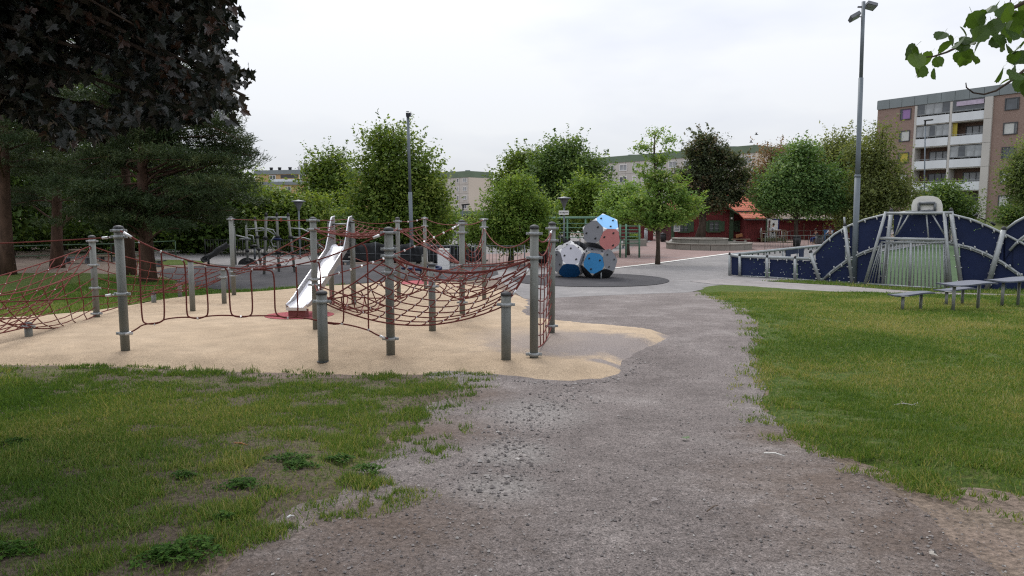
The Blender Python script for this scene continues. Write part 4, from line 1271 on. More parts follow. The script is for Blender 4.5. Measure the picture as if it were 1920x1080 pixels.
def aspen():
    r = np.random.default_rng(111)
    k = 13
    def leaf(kk):
        q = np.random.default_rng(kk)
        vs = []
        nn = 22
        for i in range(nn):
            a = 2 * math.pi * i / nn
            rad = .5 * (1 + (.05 if i % 2 else -.03)) * q.uniform(.95, 1.05)
            x, y = rad * math.sin(a), .5 - rad * math.cos(a)
            if i == nn // 2: y += .09
            vs.append((x * 1.02, y, abs(x) * .18 - .12 * (y - .4) ** 2))
        vs.append((0, .45, 0)); c = nn
        fs = [(c, i, (i + 1) % nn) for i in range(nn)]
        b = len(vs); vs += [(-.01, 0.02, 0), (.01, 0.02, 0), (.05, -.32, .1), (.03, -.32, .1)]
        fs.append((b, b + 1, b + 2, b + 3))
        return np.array(vs), fs
    base = Vector((5.6, 3.4, h(5.6, 3.4)))
    Yd = 2.7
    P = []
    spots = [(1718, 95), (1712, 110), (1724, 112), (1748, 108), (1752, 118), (1750, 138), (1731, 130), (1778, 78), (1772, 70), (1785, 88), (1812, 45), (1815, 38), (1822, 33), (1800, 80), (1806, 88), (1816, 85), (1812, 75), (1808, 102), (1818, 105), (1824, 112), (1792, 108), (1832, 80), (1842, 82), (1838, 70), (1826, 70), (1836, 38), (1858, 28), (1862, 20), (1872, 25), (1880, 38), (1868, 45), (1858, 48), (1876, 60), (1884, 55), (1866, 72), (1862, 78), (1880, 85), (1890, 95), (1886, 75), (1895, 50), (1902, 40), (1910, 30), (1915, 50), (1905, 62), (1898, 40), (1912, 70), (1918, 62), (1905, 105), (1912, 95), (1900, 112), (1915, 115), (1922, 100), (1908, 122), (1882, 135), (1890, 140), (1900, 135), (1895, 158), (1912, 150), (1917, 145), (1912, 172), (1918, 158), (1850, 35), (1846, 55), (1852, 62), (1874, 12), (1900, 18), (1925, 40), (1930, 80), (1930, 130), (1940, 60), (1945, 110), (1800, 60), (1888, 22), (1893, 66), (1878, 48), (1910, 15)]
    for px, py in spots:
        P.append(tuple(at(px, py - 10, Yd + r.uniform(-.25, .3))))
    n = 0
    while n < 4200:
        d = unit(r.normal(size=(1, 3)))[0] * r.random() ** .4
        q = np.array([5.2, 3.4, 5.2]) + d * np.array([3.6, 3.8, 3.0])
        pr = project(Vector(q))
        if pr and -60 < pr[0] < 1955 and -70 < pr[1] < 1150: continue
        P.append(tuple(q)); n += 1
    # leaves on the two boughs that carry the visible twigs, beyond the frame
    for a0, e0 in ((base + Vector((-.1, 0, 2.4)), at(2000, -20, Yd + .2)), (base + Vector((-.1, 0, 2.0)), at(2000, 90, Yd + .2))):
        for _ in range(170):
            q = a0.lerp(e0, r.random()) + Vector((r.normal() * .13, r.normal() * .13, r.normal() * .10 - .03))
            pr = project(q)
            if pr and -60 < pr[0] < 1955 and -70 < pr[1] < 1150: continue
            P.append(tuple(q))
    P = np.array(P)
    def arc(a0, e0): return [a0.lerp(e0, t) + Vector((0, .10 * math.sin(5 * t), .16 * math.sin(math.pi * t) + .03 * math.sin(11 * t))) for t in np.linspace(0, 1, 8)]
    def pth(pts): return [at(px, py, Yd) for px, py in pts]
    br = [(arc(base + Vector((-.1, 0, 2.4)), at(2000, -20, Yd + .2)) + pth([(1925, 2), (1890, 20), (1860, 45), (1830, 68), (1800, 86), (1775, 98), (1750, 106), (1736, 107)]), .013),
          (arc(base + Vector((-.1, 0, 2.0)), at(2000, 90, Yd + .2)) + pth([(1922, 130), (1895, 152), (1868, 170), (1845, 177), (1825, 174), (1812, 164), (1811, 155)]), .009),
          (pth([(1736, 107), (1726, 125), (1717, 145)]), .0025), (pth([(1896, 16), (1893, 8), (1897, -10)]), .004), (pth([(1890, 25), (1915, 24), (1935, 26)]), .004)]
    for i in range(40):
        q = Vector(P[len(spots) + r.integers(0, 2500)]); a = base + Vector((0, 0, r.uniform(2, 6)))
        br.append(([a, a.lerp(q, .5) + Vector((0, 0, .2)), q], .03))
    big_leaf_tree("aspen_tree", "aspen whose leafy twig hangs into the top right corner", base, P, .053, [leaf(k) for k in range(5)], M['lf_aspen'], br, 'bark',
                  [base - Vector((0, 0, .1)), base + Vector((0, 0, 2.5)), base + Vector((-.1, .1, 5)), base + Vector((0, 0, 7.5))], [.17, .13, .09, .03], 112, up=.25, droop=1.0, coarse=2.4)
aspen()

# ------------------------------------------------------------------ rope play structure
TANZ = 0.09
POST = {}
POST_DIM = {}
def post(key, top, foot_px, label, clamps=(), rad=None, group="steel posts of the rope play structure", cap=True):
    b = G(*foot_px)
    tz = at(top[0], top[1], b.y).z
    lift = TANZ if sdf(tan_s, np.array([b.x]), np.array([b.y]))[0] < -.3 else .03
    r = rad or .058
    o = thing("play_post", label, "post", b, group)
    MB().tube([(b.x, b.y, b.z - .05), (b.x, b.y, tz - .03)], r, 16).build("shaft", M['steel'], o)
    if cap:
        MB().lathe((b.x, b.y, tz - .03), [(r * 1.12, -.012), (r * 1.12, .012), (r * .9, .03), (r * .35, .042), (.004, .044)], 14).build("cap", M['cap'], o)
    # ring clamps with two bolted ears
    for py in clamps:
        z = at(top[0], py, b.y).z
        mb = MB()
        mb.lathe((b.x, b.y, z), [(r + .002, -.022), (r + .014, -.022), (r + .014, .022), (r + .002, .022)], 16)
        for s in (-1, 1):
            mb.box((b.x + s * (r + .03), b.y, z), (.05, .03, .036))
            mb.tube([(b.x + s * (r + .032), b.y - .03, z), (b.x + s * (r + .032), b.y + .03, z)], .009, 6)
        mb.build("clamp", M['steel_light'], o)
    # dark ring and lip where the post leaves the rubber
    MB().lathe((b.x, b.y, b.z + lift + .003), [(r + .02, 0), (r + .014, .006), (r, .008)], 16).build("foot_collar", M['cap'], o)
    POST[key] = (b, tz)
    return o
post('T1', (222, 424), (236, 670), "tall net post at left with rope bridge starting at it", (432, 444, 551, 625), .062)
post('T2', (169, 442), (182, 604), "tall net post left of the bridge post, lawn behind it", (452, 497, 540, 588), .058)
post('S1', (53, 605), (55, 642), "very short anchor post at far left of the sand surface", (612,), .058)
post('T3', (354, 487), (362, 592), "waist high plain post between the two hanging rope stirrups", (), .055)
post('S2', (286, 548), (289, 575), "knee high anchor stub on the sand edge behind the rope bridge", (), .055)
post('S3', (337, 526), (338, 560), "low anchor stub at the far sand edge, left of the plain post", (532,), .055)
post('M1', (418, 501), (421, 577), "waist high post beside the tall post at the back left", (505, 520), .055)
post('T4', (431, 407), (439, 560), "tall post at back left where the ramp net begins", (411, 509, 517), .06)
post('T5', (586, 408), (593, 628), "tall post beside the steel slide, half behind the front stub", (413, 430, 524, 534), .055)
post('S4', (600, 546), (607, 690), "thick short post in front of the steel slide", (565,), .07)
post('T6', (655, 407), (661, 543), "tall post just behind the slide's right post", (411, 482), .055)
post('T7', (724, 427), (733, 678), "tall front post with the most clamps, rope bridge ending at it", (436, 467, 480, 511, 635), .062)
post('T8', (742, 408), (748, 567), "tall post behind the most clamped front post", (415, 430), .055)
post('T9', (796, 407), (798, 547), "tall post at the back next to the middle lamp mast", (409, 424), .055)
post('T10', (863, 413), (867, 597), "tall post in front of the brown house window", (419, 436, 497, 567), .058)
post('T11', (905, 410), (908, 569), "tall post left of the round linden", (411, 426), .055)
post('M2', (808, 494), (811, 631), "chest high post under the big hammock net", (537,), .06)
post('S5', (948, 548), (949, 688), "thick short post at the right front corner of the hammock net", (571,), .066)
post('T12', (1001, 423), (1001, 684), "nearer of the two tall posts that hold the upright net at right", (438, 483, 664), .058)
post('T13', (1034, 417), (1034, 635), "farther of the two tall posts that hold the upright net at right", (428, 451, 611), .056)
post('R1', (761, 491), (763, 532), "short post on the small red pad at the back, left one", (), .055)
post('R2', (793, 478), (794, 533), "short post on the small red pad at the back, right one", (), .055)

def pz(key, py):
    b, tz = POST[key]
    return Vector((b.x, b.y, at(b.x, py, b.y).z)) if False else Vector((b.x, b.y, at(960 + b.x * 0, py, b.y).z))
def sagline(p, q, sag, n=16):
    return [p.lerp(q, t) - Vector((0, 0, sag * 4 * t * (1 - t))) for t in np.linspace(0, 1, n)]
ROPE_R = .0088
def rope_parts(t, lines, r=ROPE_R, name="rope"):
    for L in lines:
        MB().tube(L, r, 6).build(name, M['rope'], t)
def ferrules(t, pts, s=.013, name="ferrule"):
    mb = MB()
    for p in pts:
        a = random.random() * 6
        mb.box(p, (s, s, s * 1.2), Matrix.Rotation(a, 3, 'Z') @ Matrix.Rotation(.6, 3, 'X'))
    mb.build(name, M['ferrule'], t, kind="stuff")

def net(label, a, b, c, d, nu, nv, sag=.25, esag=(.1, .1, .05, .05), wob=.03, seed=1, r=ROPE_R, name="climbing_net", diag=False):
    """a-b top edge, d-c bottom edge; nu strands along the edge, nv strands across"""
    a, b, c, d = (Vector(q) for q in (a, b, c, d))
    t = thing(name, label, "climbing net", (a + b + c + d) / 4, "red climbing nets of the play structure")
    def P(u, v):
        top, bot = a.lerp(b, u), d.lerp(c, u)
        p = top.lerp(bot, v)
        z = sag * 16 * u * (1 - u) * v * (1 - v) + esag[0] * 4 * u * (1 - u) * (1 - v) + esag[1] * 4 * u * (1 - u) * v \
            + esag[2] * 4 * v * (1 - v) * (1 - u) + esag[3] * 4 * v * (1 - v) * u
        w = mnoise.noise_vector(Vector((u * 3 + seed * 7.1, v * 3, seed * 1.7)))
        edge = min(1, 6 * u * (1 - u) + .15) * min(1, 6 * v * (1 - v) + .15)
        return p - Vector((0, 0, z)) + Vector(w) * wob * edge
    us = np.linspace(0, 1, 18)
    for v in (0, 1): rope_parts(t, [[P(u, v) for u in us]], r * 1.25, "border_rope")
    for u in (0, 1): rope_parts(t, [[P(u, v) for v in np.linspace(0, 1, 12)]], r * 1.25, "border_rope")
    for i in range(1, nv): rope_parts(t, [[P(u, i / nv) for u in us]], r, "strand")
    for j in range(1, nu):
        ph = (j * .37) % 1 * .4
        rope_parts(t, [[P(min(1, max(0, j / nu + (.004 if k % 2 else -.004))), v) for k, v in enumerate(np.linspace(0, 1, 2 * nv + 1))]], r, "strand")
    ferrules(t, [P(j / nu, i / nv) for i in range(1, nv) for j in range(1, nu)], .012 + .004 * random.random())
    return t
def single(label, p, q, sag, thick=1.15, bead=0):
    t = thing("play_rope", label, "rope", (p + q) / 2, "single ropes between the play posts")
    L = sagline(p, q, sag)
    rope_parts(t, [L], ROPE_R * thick)
    mb = MB()
    for e, f in ((L[0], L[1]), (L[-1], L[-2])):
        dd = (f - e).normalized()
        mb.tube([e, e + dd * .14], .012, 6); mb.tube([e + dd * .16, e + dd * .24], .019, 8)
    mb.build("end_fitting", M['ferrule'], t)
    if bead: ferrules(t, [p.lerp(q, k / bead) - Vector((0, 0, sag * 4 * k / bead * (1 - k / bead))) for k in range(1, bead)], .032, "bead")
    return t

# left nets
L0t, L0b = at(-260, 480, 9.6), at(-300, 640, 8.2)
LB0 = at(-60, 520, 11.2)
single("upper rope running left from the bridge post out of the picture", pz('T1', 444), at(-260, 462, 10.2), .03)
single("lower rope running left from the bridge post out of the picture", pz('T1', 551), at(-260, 562, 10.2), .08)
net("slack climbing net hanging left of the clamped net post to the short anchor", pz('T2', 460), at(-110, 545, 10.8), at(-260, 640, 8.6), pz('S1', 612), 10, 9, .12, (.05, .10, .10, .05), seed=2)
net("steep climbing net between the lawn side net post and the front anchor", pz('T2', 500), pz('T2', 590), pz('S1', 615), at(-60, 560, 9.6), 5, 6, .08, (.05, .1, .12, .1), seed=12)
net("drooping climbing net behind the rope bridge, from the net post to the stubs", pz('T2', 462), pz('M1', 504), pz('S3', 531), pz('T2', 588), 10, 7, .10, (.14, .05, .03, .02), seed=3)
net("small slack net between low stub and waist high post at the back left", pz('S3', 532), pz('M1', 512), pz('M1', 522), pz('S2', 549), 7, 4, .10, (.06, .06, .02, .05), seed=13)

# stirrup bridge
b1, b7 = POST['T1'][0], POST['T7'][0]
_n = Vector((-(b7.y - b1.y), b7.x - b1.x, 0)).normalized()
def bridge():
    t = thing("rope_bridge", "rope bridge of hanging stirrups along the front of the play structure", "rope bridge", (b1 + b7) / 2)
    Q = lambda pts: [on_plane(px, py, b1 - _n * .07, _n) for px, py in pts]
    def smooth(pts, it=2):
        for _ in range(it):
            o = [pts[0]]
            for i in range(len(pts) - 1):
                o += [pts[i].lerp(pts[i + 1], .25), pts[i].lerp(pts[i + 1], .75)]
            o.append(pts[-1]); pts = o
        return pts
    hand = [(226, 433), (261, 453), (302, 472), (349, 487), (385, 497), (429, 502), (470, 505), (514, 503), (555, 497), (599, 487), (649, 469), (684, 454), (721, 437)]
    foot = [(238, 626), (255, 618), (268, 608), (300, 605), (308, 598), (347, 594), (371, 597), (391, 592), (431, 591), (452, 594), (473, 592), (517, 592), (540, 596), (561, 594), (615, 605), (645, 607), (690, 618), (708, 629), (728, 635)]
    rope_parts(t, [smooth(Q(hand))], 0.0115, "hand_rope")
    rope_parts(t, [smooth(Q(hand[4:10]))], 0.0108, "hand_rope")
    rope_parts(t, [smooth(Q(foot))], 0.0108, "foot_rope")
    for U in ([(261, 454), (263, 530), (266, 598), (271, 607), (290, 608), (304, 603), (309, 596), (306, 530), (302, 472)],
              [(342, 487), (347, 495), (349, 540), (350, 588), (354, 595), (371, 598), (385, 594), (391, 588), (388, 540), (385, 499)],
              [(422, 503), (428, 510), (430, 550), (432, 586), (438, 593), (452, 595), (468, 593), (474, 586), (472, 540), (469, 512), (473, 506)],
              [(473, 506), (506, 506), (514, 513), (515, 560), (516, 586), (523, 593), (540, 597), (556, 594), (559, 585), (557, 540), (555, 499)],
              [(588, 492), (596, 490), (600, 498), (602, 560), (603, 600), (610, 606), (630, 608)],
              [(640, 473), (643, 540), (645, 600), (641, 607), (625, 608)],
              [(678, 457), (686, 462), (689, 480), (690, 540), (691, 618)]):
        rope_parts(t, [smooth(Q(U))], 0.0108, "stirrup")
    ferrules(t, Q([(261, 454), (302, 472), (342, 487), (385, 499), (429, 503), (473, 505), (514, 504), (555, 498), (596, 489), (640, 473), (290, 608), (371, 597), (452, 594), (540, 596), (641, 607), (691, 618)]), .024)
    mb = MB()
    for P0, P1 in (((232, 436), (247, 445)), ((236, 627), (247, 623)), ((712, 630), (722, 634)), ((700, 446), (712, 441))):
        mb.tube(Q([P0, P1]), .02, 8)
    mb.build("end_fitting", M['ferrule'], t)
bridge()

# centre hammock and the nets behind it
net("big sagging hammock net between the thick front posts and the upright net's post", pz('T7', 482), pz('T12', 484), pz('S5', 572), pz('S4', 566), 11, 8, .10, (.22, .30, .03, .0), seed=4, wob=.025)
net("low bunched net behind the big hammock, from slide post to chest high post", pz('T5', 533), pz('M2', 537), pz('T7', 512), pz('S4', 560), 7, 4, .22, (.22, .1, .03, .05), seed=5, wob=.07)
net("slack net at the back of the hammock, reaching the post before the brown house", pz('T7', 470), pz('T10', 496), pz('T12', 482), pz('T7', 481), 8, 3, .14, (.20, .22, .02, .04), seed=6, wob=.05)
net("loose net bunched between chest high post and the post before the brown house", pz('M2', 538), pz('T10', 499), pz('T12', 487), pz('T10', 560), 6, 4, .10, (.05, .1, .05, .05), seed=14, wob=.08)
net("upright climbing net between the two tall posts at right", pz('T12', 452), pz('T13', 430), pz('T13', 612), pz('T12', 650), 6, 8, .02, (.30, .12, .0, .0), seed=7, wob=.03)
net("ramp net rising from the back left post to the slide platform", pz('T4', 509), pz('T5', 431), POST['T6'][0] * 0 + pz('T6', 452), pz('T4', 516), 9, 4, .05, (.04, .05, .0, .06), seed=8, wob=.05)
net("flat platform net at the top of the slide, bunched and dense", pz('T6', 414), pz('T8', 427), pz('T7', 437), pz('T5', 428), 9, 5, .05, (.10, .08, .06, .04), seed=9, wob=.06)
net("second layer of the platform net beside the slide top", pz('T6', 430), pz('T9', 424), pz('T8', 431), pz('T5', 434), 9, 4, .06, (.08, .06, .03, .03), seed=10, wob=.06)
net("long slanted net falling from the back posts to the post before the brown house", pz('T8', 430), pz('T10', 495), pz('T10', 499), pz('T9', 425), 9, 5, .04, (.06, .05, .10, .0), seed=11, wob=.05)
net("curtain net hanging between the last two back posts left of the linden", pz('T10', 437), pz('T11', 427), pz('T11', 496), pz('T10', 500), 7, 3, .02, (.50, .02, .0, .0), seed=15, wob=.02)
single("rope along the top from back left post to the post beside the slide", pz('T4', 411), pz('T5', 413), .015)
single("rope from the post beside the slide up to the post behind it", pz('T5', 413), pz('T6', 410), .02)
single("drooping rope between the posts right of the slide top", pz('T6', 411), pz('T8', 415), .10)
single("short rope between the two back posts near the lamp mast", pz('T8', 415), pz('T9', 409), .05, bead=3)
single("drooping rope from lamp mast post to the post before the brown house", pz('T9', 409), pz('T10', 421), .08)
single("rope from the post before the brown house to the last back post", pz('T10', 421), pz('T11', 411), .05)
single("long beaded rope slanting across behind the most clamped front post", pz('T10', 419), pz('T5', 524), .10, bead=14)
single("rope with beads from back post to the upright net's nearer post", pz('T11', 427), pz('T12', 440), .32)
single("rope falling from lamp mast post to the foot of the hammock", pz('T9', 425), pz('T10', 497), .06)
single("short rope at the top of the upright net at right", pz('T12', 438), pz('T13', 430), .16, 1.3)
single("rope from behind the slide to the most clamped front post, low and slack", pz('T6', 481), pz('T7', 500), .04)
single("edge rope from the upright net's nearer post down to the thick front post", pz('T12', 484), pz('S5', 571), .02, 1.4)

# ------------------------------------------------------------------ slide
def slide():
    bot = G(555, 607); Yb = bot.y
    Yt = 16.4
    pL, pR = at(623, 463, Yt), at(652, 463, Yt)
    t = thing("slide", "steel slide with raised cheeks at the top", "slide", bot)
    top_c = (pL + pR) / 2
    zt = top_c.z
    end = Vector((bot.x, Yb + .06, bot.z + TANZ + .22))
    # bed centre line: platform lip, straight run, run-out
    dirv = Vector((end.x - top_c.x, end.y - top_c.y, 0))
    L = dirv.length; dn = dirv.normalized(); sd_ = Vector((dn.y, -dn.x, 0))
    if sd_.x < 0: sd_ = -sd_
    W = .175
    prof = [(-.28, zt), (-.05, zt), (.06, zt - .03), (.16, zt - .10)]
    run_end = L - .62
    z_re = end.z + .10
    for k in np.linspace(.12, 1, 7): prof.append((.16 + (run_end - .16) * k, (zt - .10) + (z_re - zt + .10) * k))
    prof += [(L - .42, end.z + .035), (L - .2, end.z + .005), (L, end.z - .005)]
    sh = [.20, .20, .19, .18] + [.17] * 7 + [.14, .09, .05]
    flare = [.50, .47, .36, .22] + [0] * 10
    mb = MB(); ms = MB()
    V = []; Vo = {-1: [], 1: []}
    for (s, z), hgt, fl in zip(prof, sh, flare):
        c = Vector((top_c.x, top_c.y, 0)) + dn * s; c.z = z
        V.append([c - sd_ * (W + .012) + Vector((0, 0, .05)), c - sd_ * (W - .05), c + sd_ * (W - .05), c + sd_ * (W + .012) + Vector((0, 0, .05))])
        for q in (-1, 1):
            Vo[q].append((c + sd_ * q * (W + .012) + Vector((0, 0, .05)), c + sd_ * q * (W + .02) + Vector((0, 0, hgt + fl))))
    n = len(V)
    mb.add([p for row in V for p in row], [(4 * i + j, 4 * i + j + 1, 4 * i + j + 5, 4 * i + j + 4) for i in range(n - 1) for j in range(3)], True)
    mb.build("bed", M['slide'], t)
    for q in (-1, 1):
        ck = MB()
        vs = []
        for lo, hi in Vo[q]:
            vs += [lo, hi, hi + sd_ * q * .02, lo + sd_ * q * .02 - Vector((0, 0, .05))]
        fs = []
        for i in range(n - 1):
            for j in range(4):
                k = (j + 1) % 4
                fs.append((4 * i + j, 4 * i + k, 4 * i + k + 4, 4 * i + j + 4))
        fs += [(0, 1, 2, 3), tuple(4 * (n - 1) + j for j in (3, 2, 1, 0))]
        ck.add(vs, fs)
        ck.build("cheek", M['slide_side'], t, fix=True)
        MB().tube([hi + sd_ * q * .01 for lo, hi in Vo[q]], .017, 8).build("rim", M['slide'], t)
    # front lip and block
    lip = MB()
    c = Vector((top_c.x, top_c.y, 0)) + dn * L; c.z = end.z - .03
    lip.box(c + dn * .012, (W * 2 + .05, .03, .06), Matrix.Rotation(math.atan2(sd_.y, sd_.x), 3, 'Z'))
    lip.build("lip", M['slide'], t)
    bk = MB()
    zb = bot.z + TANZ
    cc = Vector((top_c.x, top_c.y, 0)) + dn * (L - .10); cc.z = (zb + end.z - .05) / 2
    bk.box(cc, (W * 2 - .02, .2, end.z - .05 - zb), Matrix.Rotation(math.atan2(sd_.y, sd_.x), 3, 'Z'))
    bk.build("base_block", M['redbox'], t)
    tz = at(622, 417, Yt).z
    for q in (-1, 1):
        p = Vector((top_c.x, top_c.y, 0)) - dn * .12 + sd_ * q * (W + .085)
        MB().tube([(p.x, p.y, h(p.x, p.y) - .05), (p.x, p.y, tz)], .058, 16).build("support_post", M['steel'], t)
        mb = MB().lathe((p.x, p.y, tz), [(.062, -.01), (.062, .012), (.05, .024), (.004, .03)], 14)
        mb.build("cap", M['cap'], t)
        br = MB(); br.box((p.x - sd_.x * q * .045, p.y - .03, zt + .5), (.05, .06, .05)); br.box((p.x - sd_.x * q * .045, p.y - .03, zt + .05), (.05, .06, .05))
        br.build("bracket", M['cap'], t)
    a = Vector((top_c.x, top_c.y, tz - .04)) - dn * .12
    MB().tube([a - sd_ * (W + .03), a + sd_ * (W + .03)], .02, 8).build("grab_bar", M['steel_light'], t)
slide()

# ------------------------------------------------------------------ climbing polyhedra
def balls():
    PHI = (1 + 5 ** .5) / 2
    ico = []
    for a in (-1, 1):
        for b in (-PHI, PHI):
            ico += [Vector((0, a, b)), Vector((a, b, 0)), Vector((b, 0, a))]
    ico = [v.normalized() for v in ico]
    dod = []
    for i in range(12):
        for j in range(i):
            for k in range(j):
                if ico[i].dot(ico[j]) > .4 and ico[j].dot(ico[k]) > .4 and ico[i].dot(ico[k]) > .4:
                    dod.append(((ico[i] + ico[j] + ico[k]).normalized(), (i, j, k)))
    base = G(1107, 522)
    t = thing("climbing_sculpture", "three stacked climbing balls with coloured panels on the round dark pad", "climbing frame", base)
    mats = {'lb': pmat("light blue panel", (0.20, 0.46, 0.76), .4, 0, .05, 2, 40, .4, dirt=(.3, .45, .6), dirt_amt=.2),
            'b': pmat("mid blue panel", (0.022, 0.19, 0.42), .45, 0, .06, 2, 40, .4), 'db': pmat("deep blue panel", (0.012, 0.085, 0.23), .45, 0, .08, 2, 40, .4),
            'p': pmat("salmon pink panel", (0.60, 0.23, 0.22), .5, 0, .06, 2, 40, .35, dirt=(.40, .16, .15), dirt_amt=.4),
            'g': pmat("mid grey panel", (0.165, 0.17, 0.185), .5, 0, .06, 2, 40, .35), 'lg': pmat("pale grey panel", (0.42, 0.42, 0.46), .5, 0, .05, 2, 40, .35),
            'k': pmat("dark grey panel", (0.035, 0.038, 0.042), .5, 0, .1, 2, 40, .35), 'w': pmat("white corner plate", (0.70, 0.70, 0.70), .45, 0, .05, 2, 40, .4)}
    def ball(px, py, Y, rpx, main, second, colors, white, seed):
        r = np.random.default_rng(seed)
        ctr = at(px, py, Y)
        Rr = rpx * (ctr - CAM).dot(_F) / FPX
        n1 = Vector(main).normalized()
        n2 = Vector(second).normalized()
        # orthonormal frames from two neighbouring faces
        def frame(a, b):
            x = a.normalized(); z = a.cross(b).normalized(); y = z.cross(x)
            return Matrix((x, y, z)).transposed()
        ia = 0; ib = next(j for j in range(1, 12) if .4 < ico[0].dot(ico[j]) < .5)
        rot = frame(n1, n2) @ frame(ico[ia], ico[ib]).transposed()
        FN = [rot @ v for v in ico]; DV = [(rot @ v, f) for v, f in dod]
        rin = .7947 * Rr
        # dark inner shell
        shell = MB()
        vid = {i: k for k, (v, f) in enumerate(DV) for i in [k]}
        vs = [ctr + v * Rr * .985 for v, f in DV]
        faces = []
        for fi in range(12):
            idx = [k for k, (v, f) in enumerate(DV) if fi in f]
            n = FN[fi]; u = n.orthogonal().normalized(); w = n.cross(u)
            idx.sort(key=lambda k: math.atan2(DV[k][0].dot(w), DV[k][0].dot(u)))
            faces.append(idx)
        shell.add(vs, [tuple(f) for f in faces])
        b = shell.build("ball", mats['k'], t)
        for fi in range(12):
            idx = faces[fi]; n = FN[fi]
            P = [ctr + DV[k][0] * Rr for k in idx]
            cut = .175
            dec = []
            for q in range(5):
                a, e = P[q], P[(q + 1) % 5]
                dec += [a.lerp(e, cut), a.lerp(e, 1 - cut)]
            fc = sum((Vector(p) for p in dec), Vector()) / 10
            dec = [fc + (p - fc) * .985 for p in dec]
            best, bk = 'g', -1
            for (vx, vy, vz), cname in colors:
                d = n.dot(Vector((vx, vy, vz)).normalized())
                if d > bk: bk, best = d, cname
            if bk < .8: best = 'k' if n.z < -.45 else 'g'
            MB().prism([p + n * .004 for p in dec], n, .016).build("panel", mats[best], b)
            # climbing holds
            u = n.orthogonal().normalized(); w = n.cross(u)
            if best not in ('k', 'db'):
                a0 = r.uniform(0, 6.28)
                for q in range(3):
                    a = a0 + q * 2.094 + r.uniform(-.3, .3)
                    c = fc + (u * math.cos(a) + w * math.sin(a)) * rin * .42
                    hb = MB(); s = Rr * .045
                    ring = [(1.0, 0), (1.1, .45), (.8, .95), (.3, 1.15)]
                    vs = []
                    for rad, hh in ring:
                        for j in range(8):
                            th = j * math.pi / 4
                            k2 = 1 + .18 * math.sin(3 * th + a0)
                            vs.append(c + (u * math.cos(th) * 1.15 + w * math.sin(th) * .85) * rad * s * k2 + n * (hh * s + .004))
                    fs = [(8 * i + j, 8 * i + (j + 1) % 8, 8 * i + 8 + (j + 1) % 8, 8 * i + 8 + j) for i in range(3) for j in range(8)] + [tuple(24 + j for j in range(8))]
                    hb.add(vs, fs, True).build("climbing_hold", M['black'], b)
        for k, (v, fs_) in enumerate(DV):
            mb = MB()
            p0 = ctr + v * (Rr * 1.004)
            for fi in fs_:
                idx = faces[fi]; q = idx.index(k)
                a, e = ctr + DV[idx[q - 1]][0] * Rr * 1.004, ctr + DV[idx[(q + 1) % 5]][0] * Rr * 1.004
                mb.prism([p0, p0.lerp(e, .20), p0.lerp(a, .20)], FN[fi], .012)
            mb.build("corner_plate", mats['w'] if (v.z > white) else mats['lgc'], b)  # plates above the threshold are white, those below a darker grey
        return ctr, Rr
    mats['lgc'] = pmat("grey corner plate", (0.30, 0.285, 0.255), .55, 0, .1, 3, 40, .4)
    Y0 = base.y
    # picture directions (right, toward camera = -y, up)
    V3 = lambda x, z: Vector((x, -math.sqrt(max(0, 1 - x * x - z * z)), z))
    ball(1128, 441, Y0 + .35, 40.5, V3(.36, -.22), V3(.24, .82),
         [(V3(.36, -.22), 'p'), (V3(.24, .82), 'lb'), (V3(-.62, .12), 'g'), (V3(.93, .15), 'g'), (V3(-.15, -.85), 'k'), (Vector((.7, -.1, -.7)), 'k')], .05, 1)
    ball(1068, 488, Y0 + .5, 37.5, V3(.02, .40), V3(-.05, -.62),
         [(V3(.02, .40), 'lg'), (V3(-.05, -.62), 'db'), (V3(.85, .25), 'lg'), (V3(-.85, .0), 'g'), (Vector((.3, .3, .9)), 'w'), (V3(.7, -.6), 'k')], -.3, 2)
    c3, R3 = ball(1121, 493, Y0 + .1, 37, V3(-.36, .06), V3(.72, .20),
         [(V3(-.36, .06), 'b'), (V3(.72, .2), 'g'), (V3(.1, -.85), 'k'), (V3(-.85, -.4), 'k'), (Vector((0, -.2, .95)), 'g')], .9, 3)
    f1 = G(1127, 524)
    MB().tube([(f1.x, f1.y, f1.z), (f1.x, f1.y, at(1127, 508, f1.y).z)], .03, 10).build("support_post", M['steel_light'], t)
    f2 = G(1070, 521)
    MB().tube([(f2.x, f2.y + .3, f2.z), (f2.x, f2.y + .3, f2.z + .3)], .05, 10).build("support_post", M['steel_light'], t)
balls()

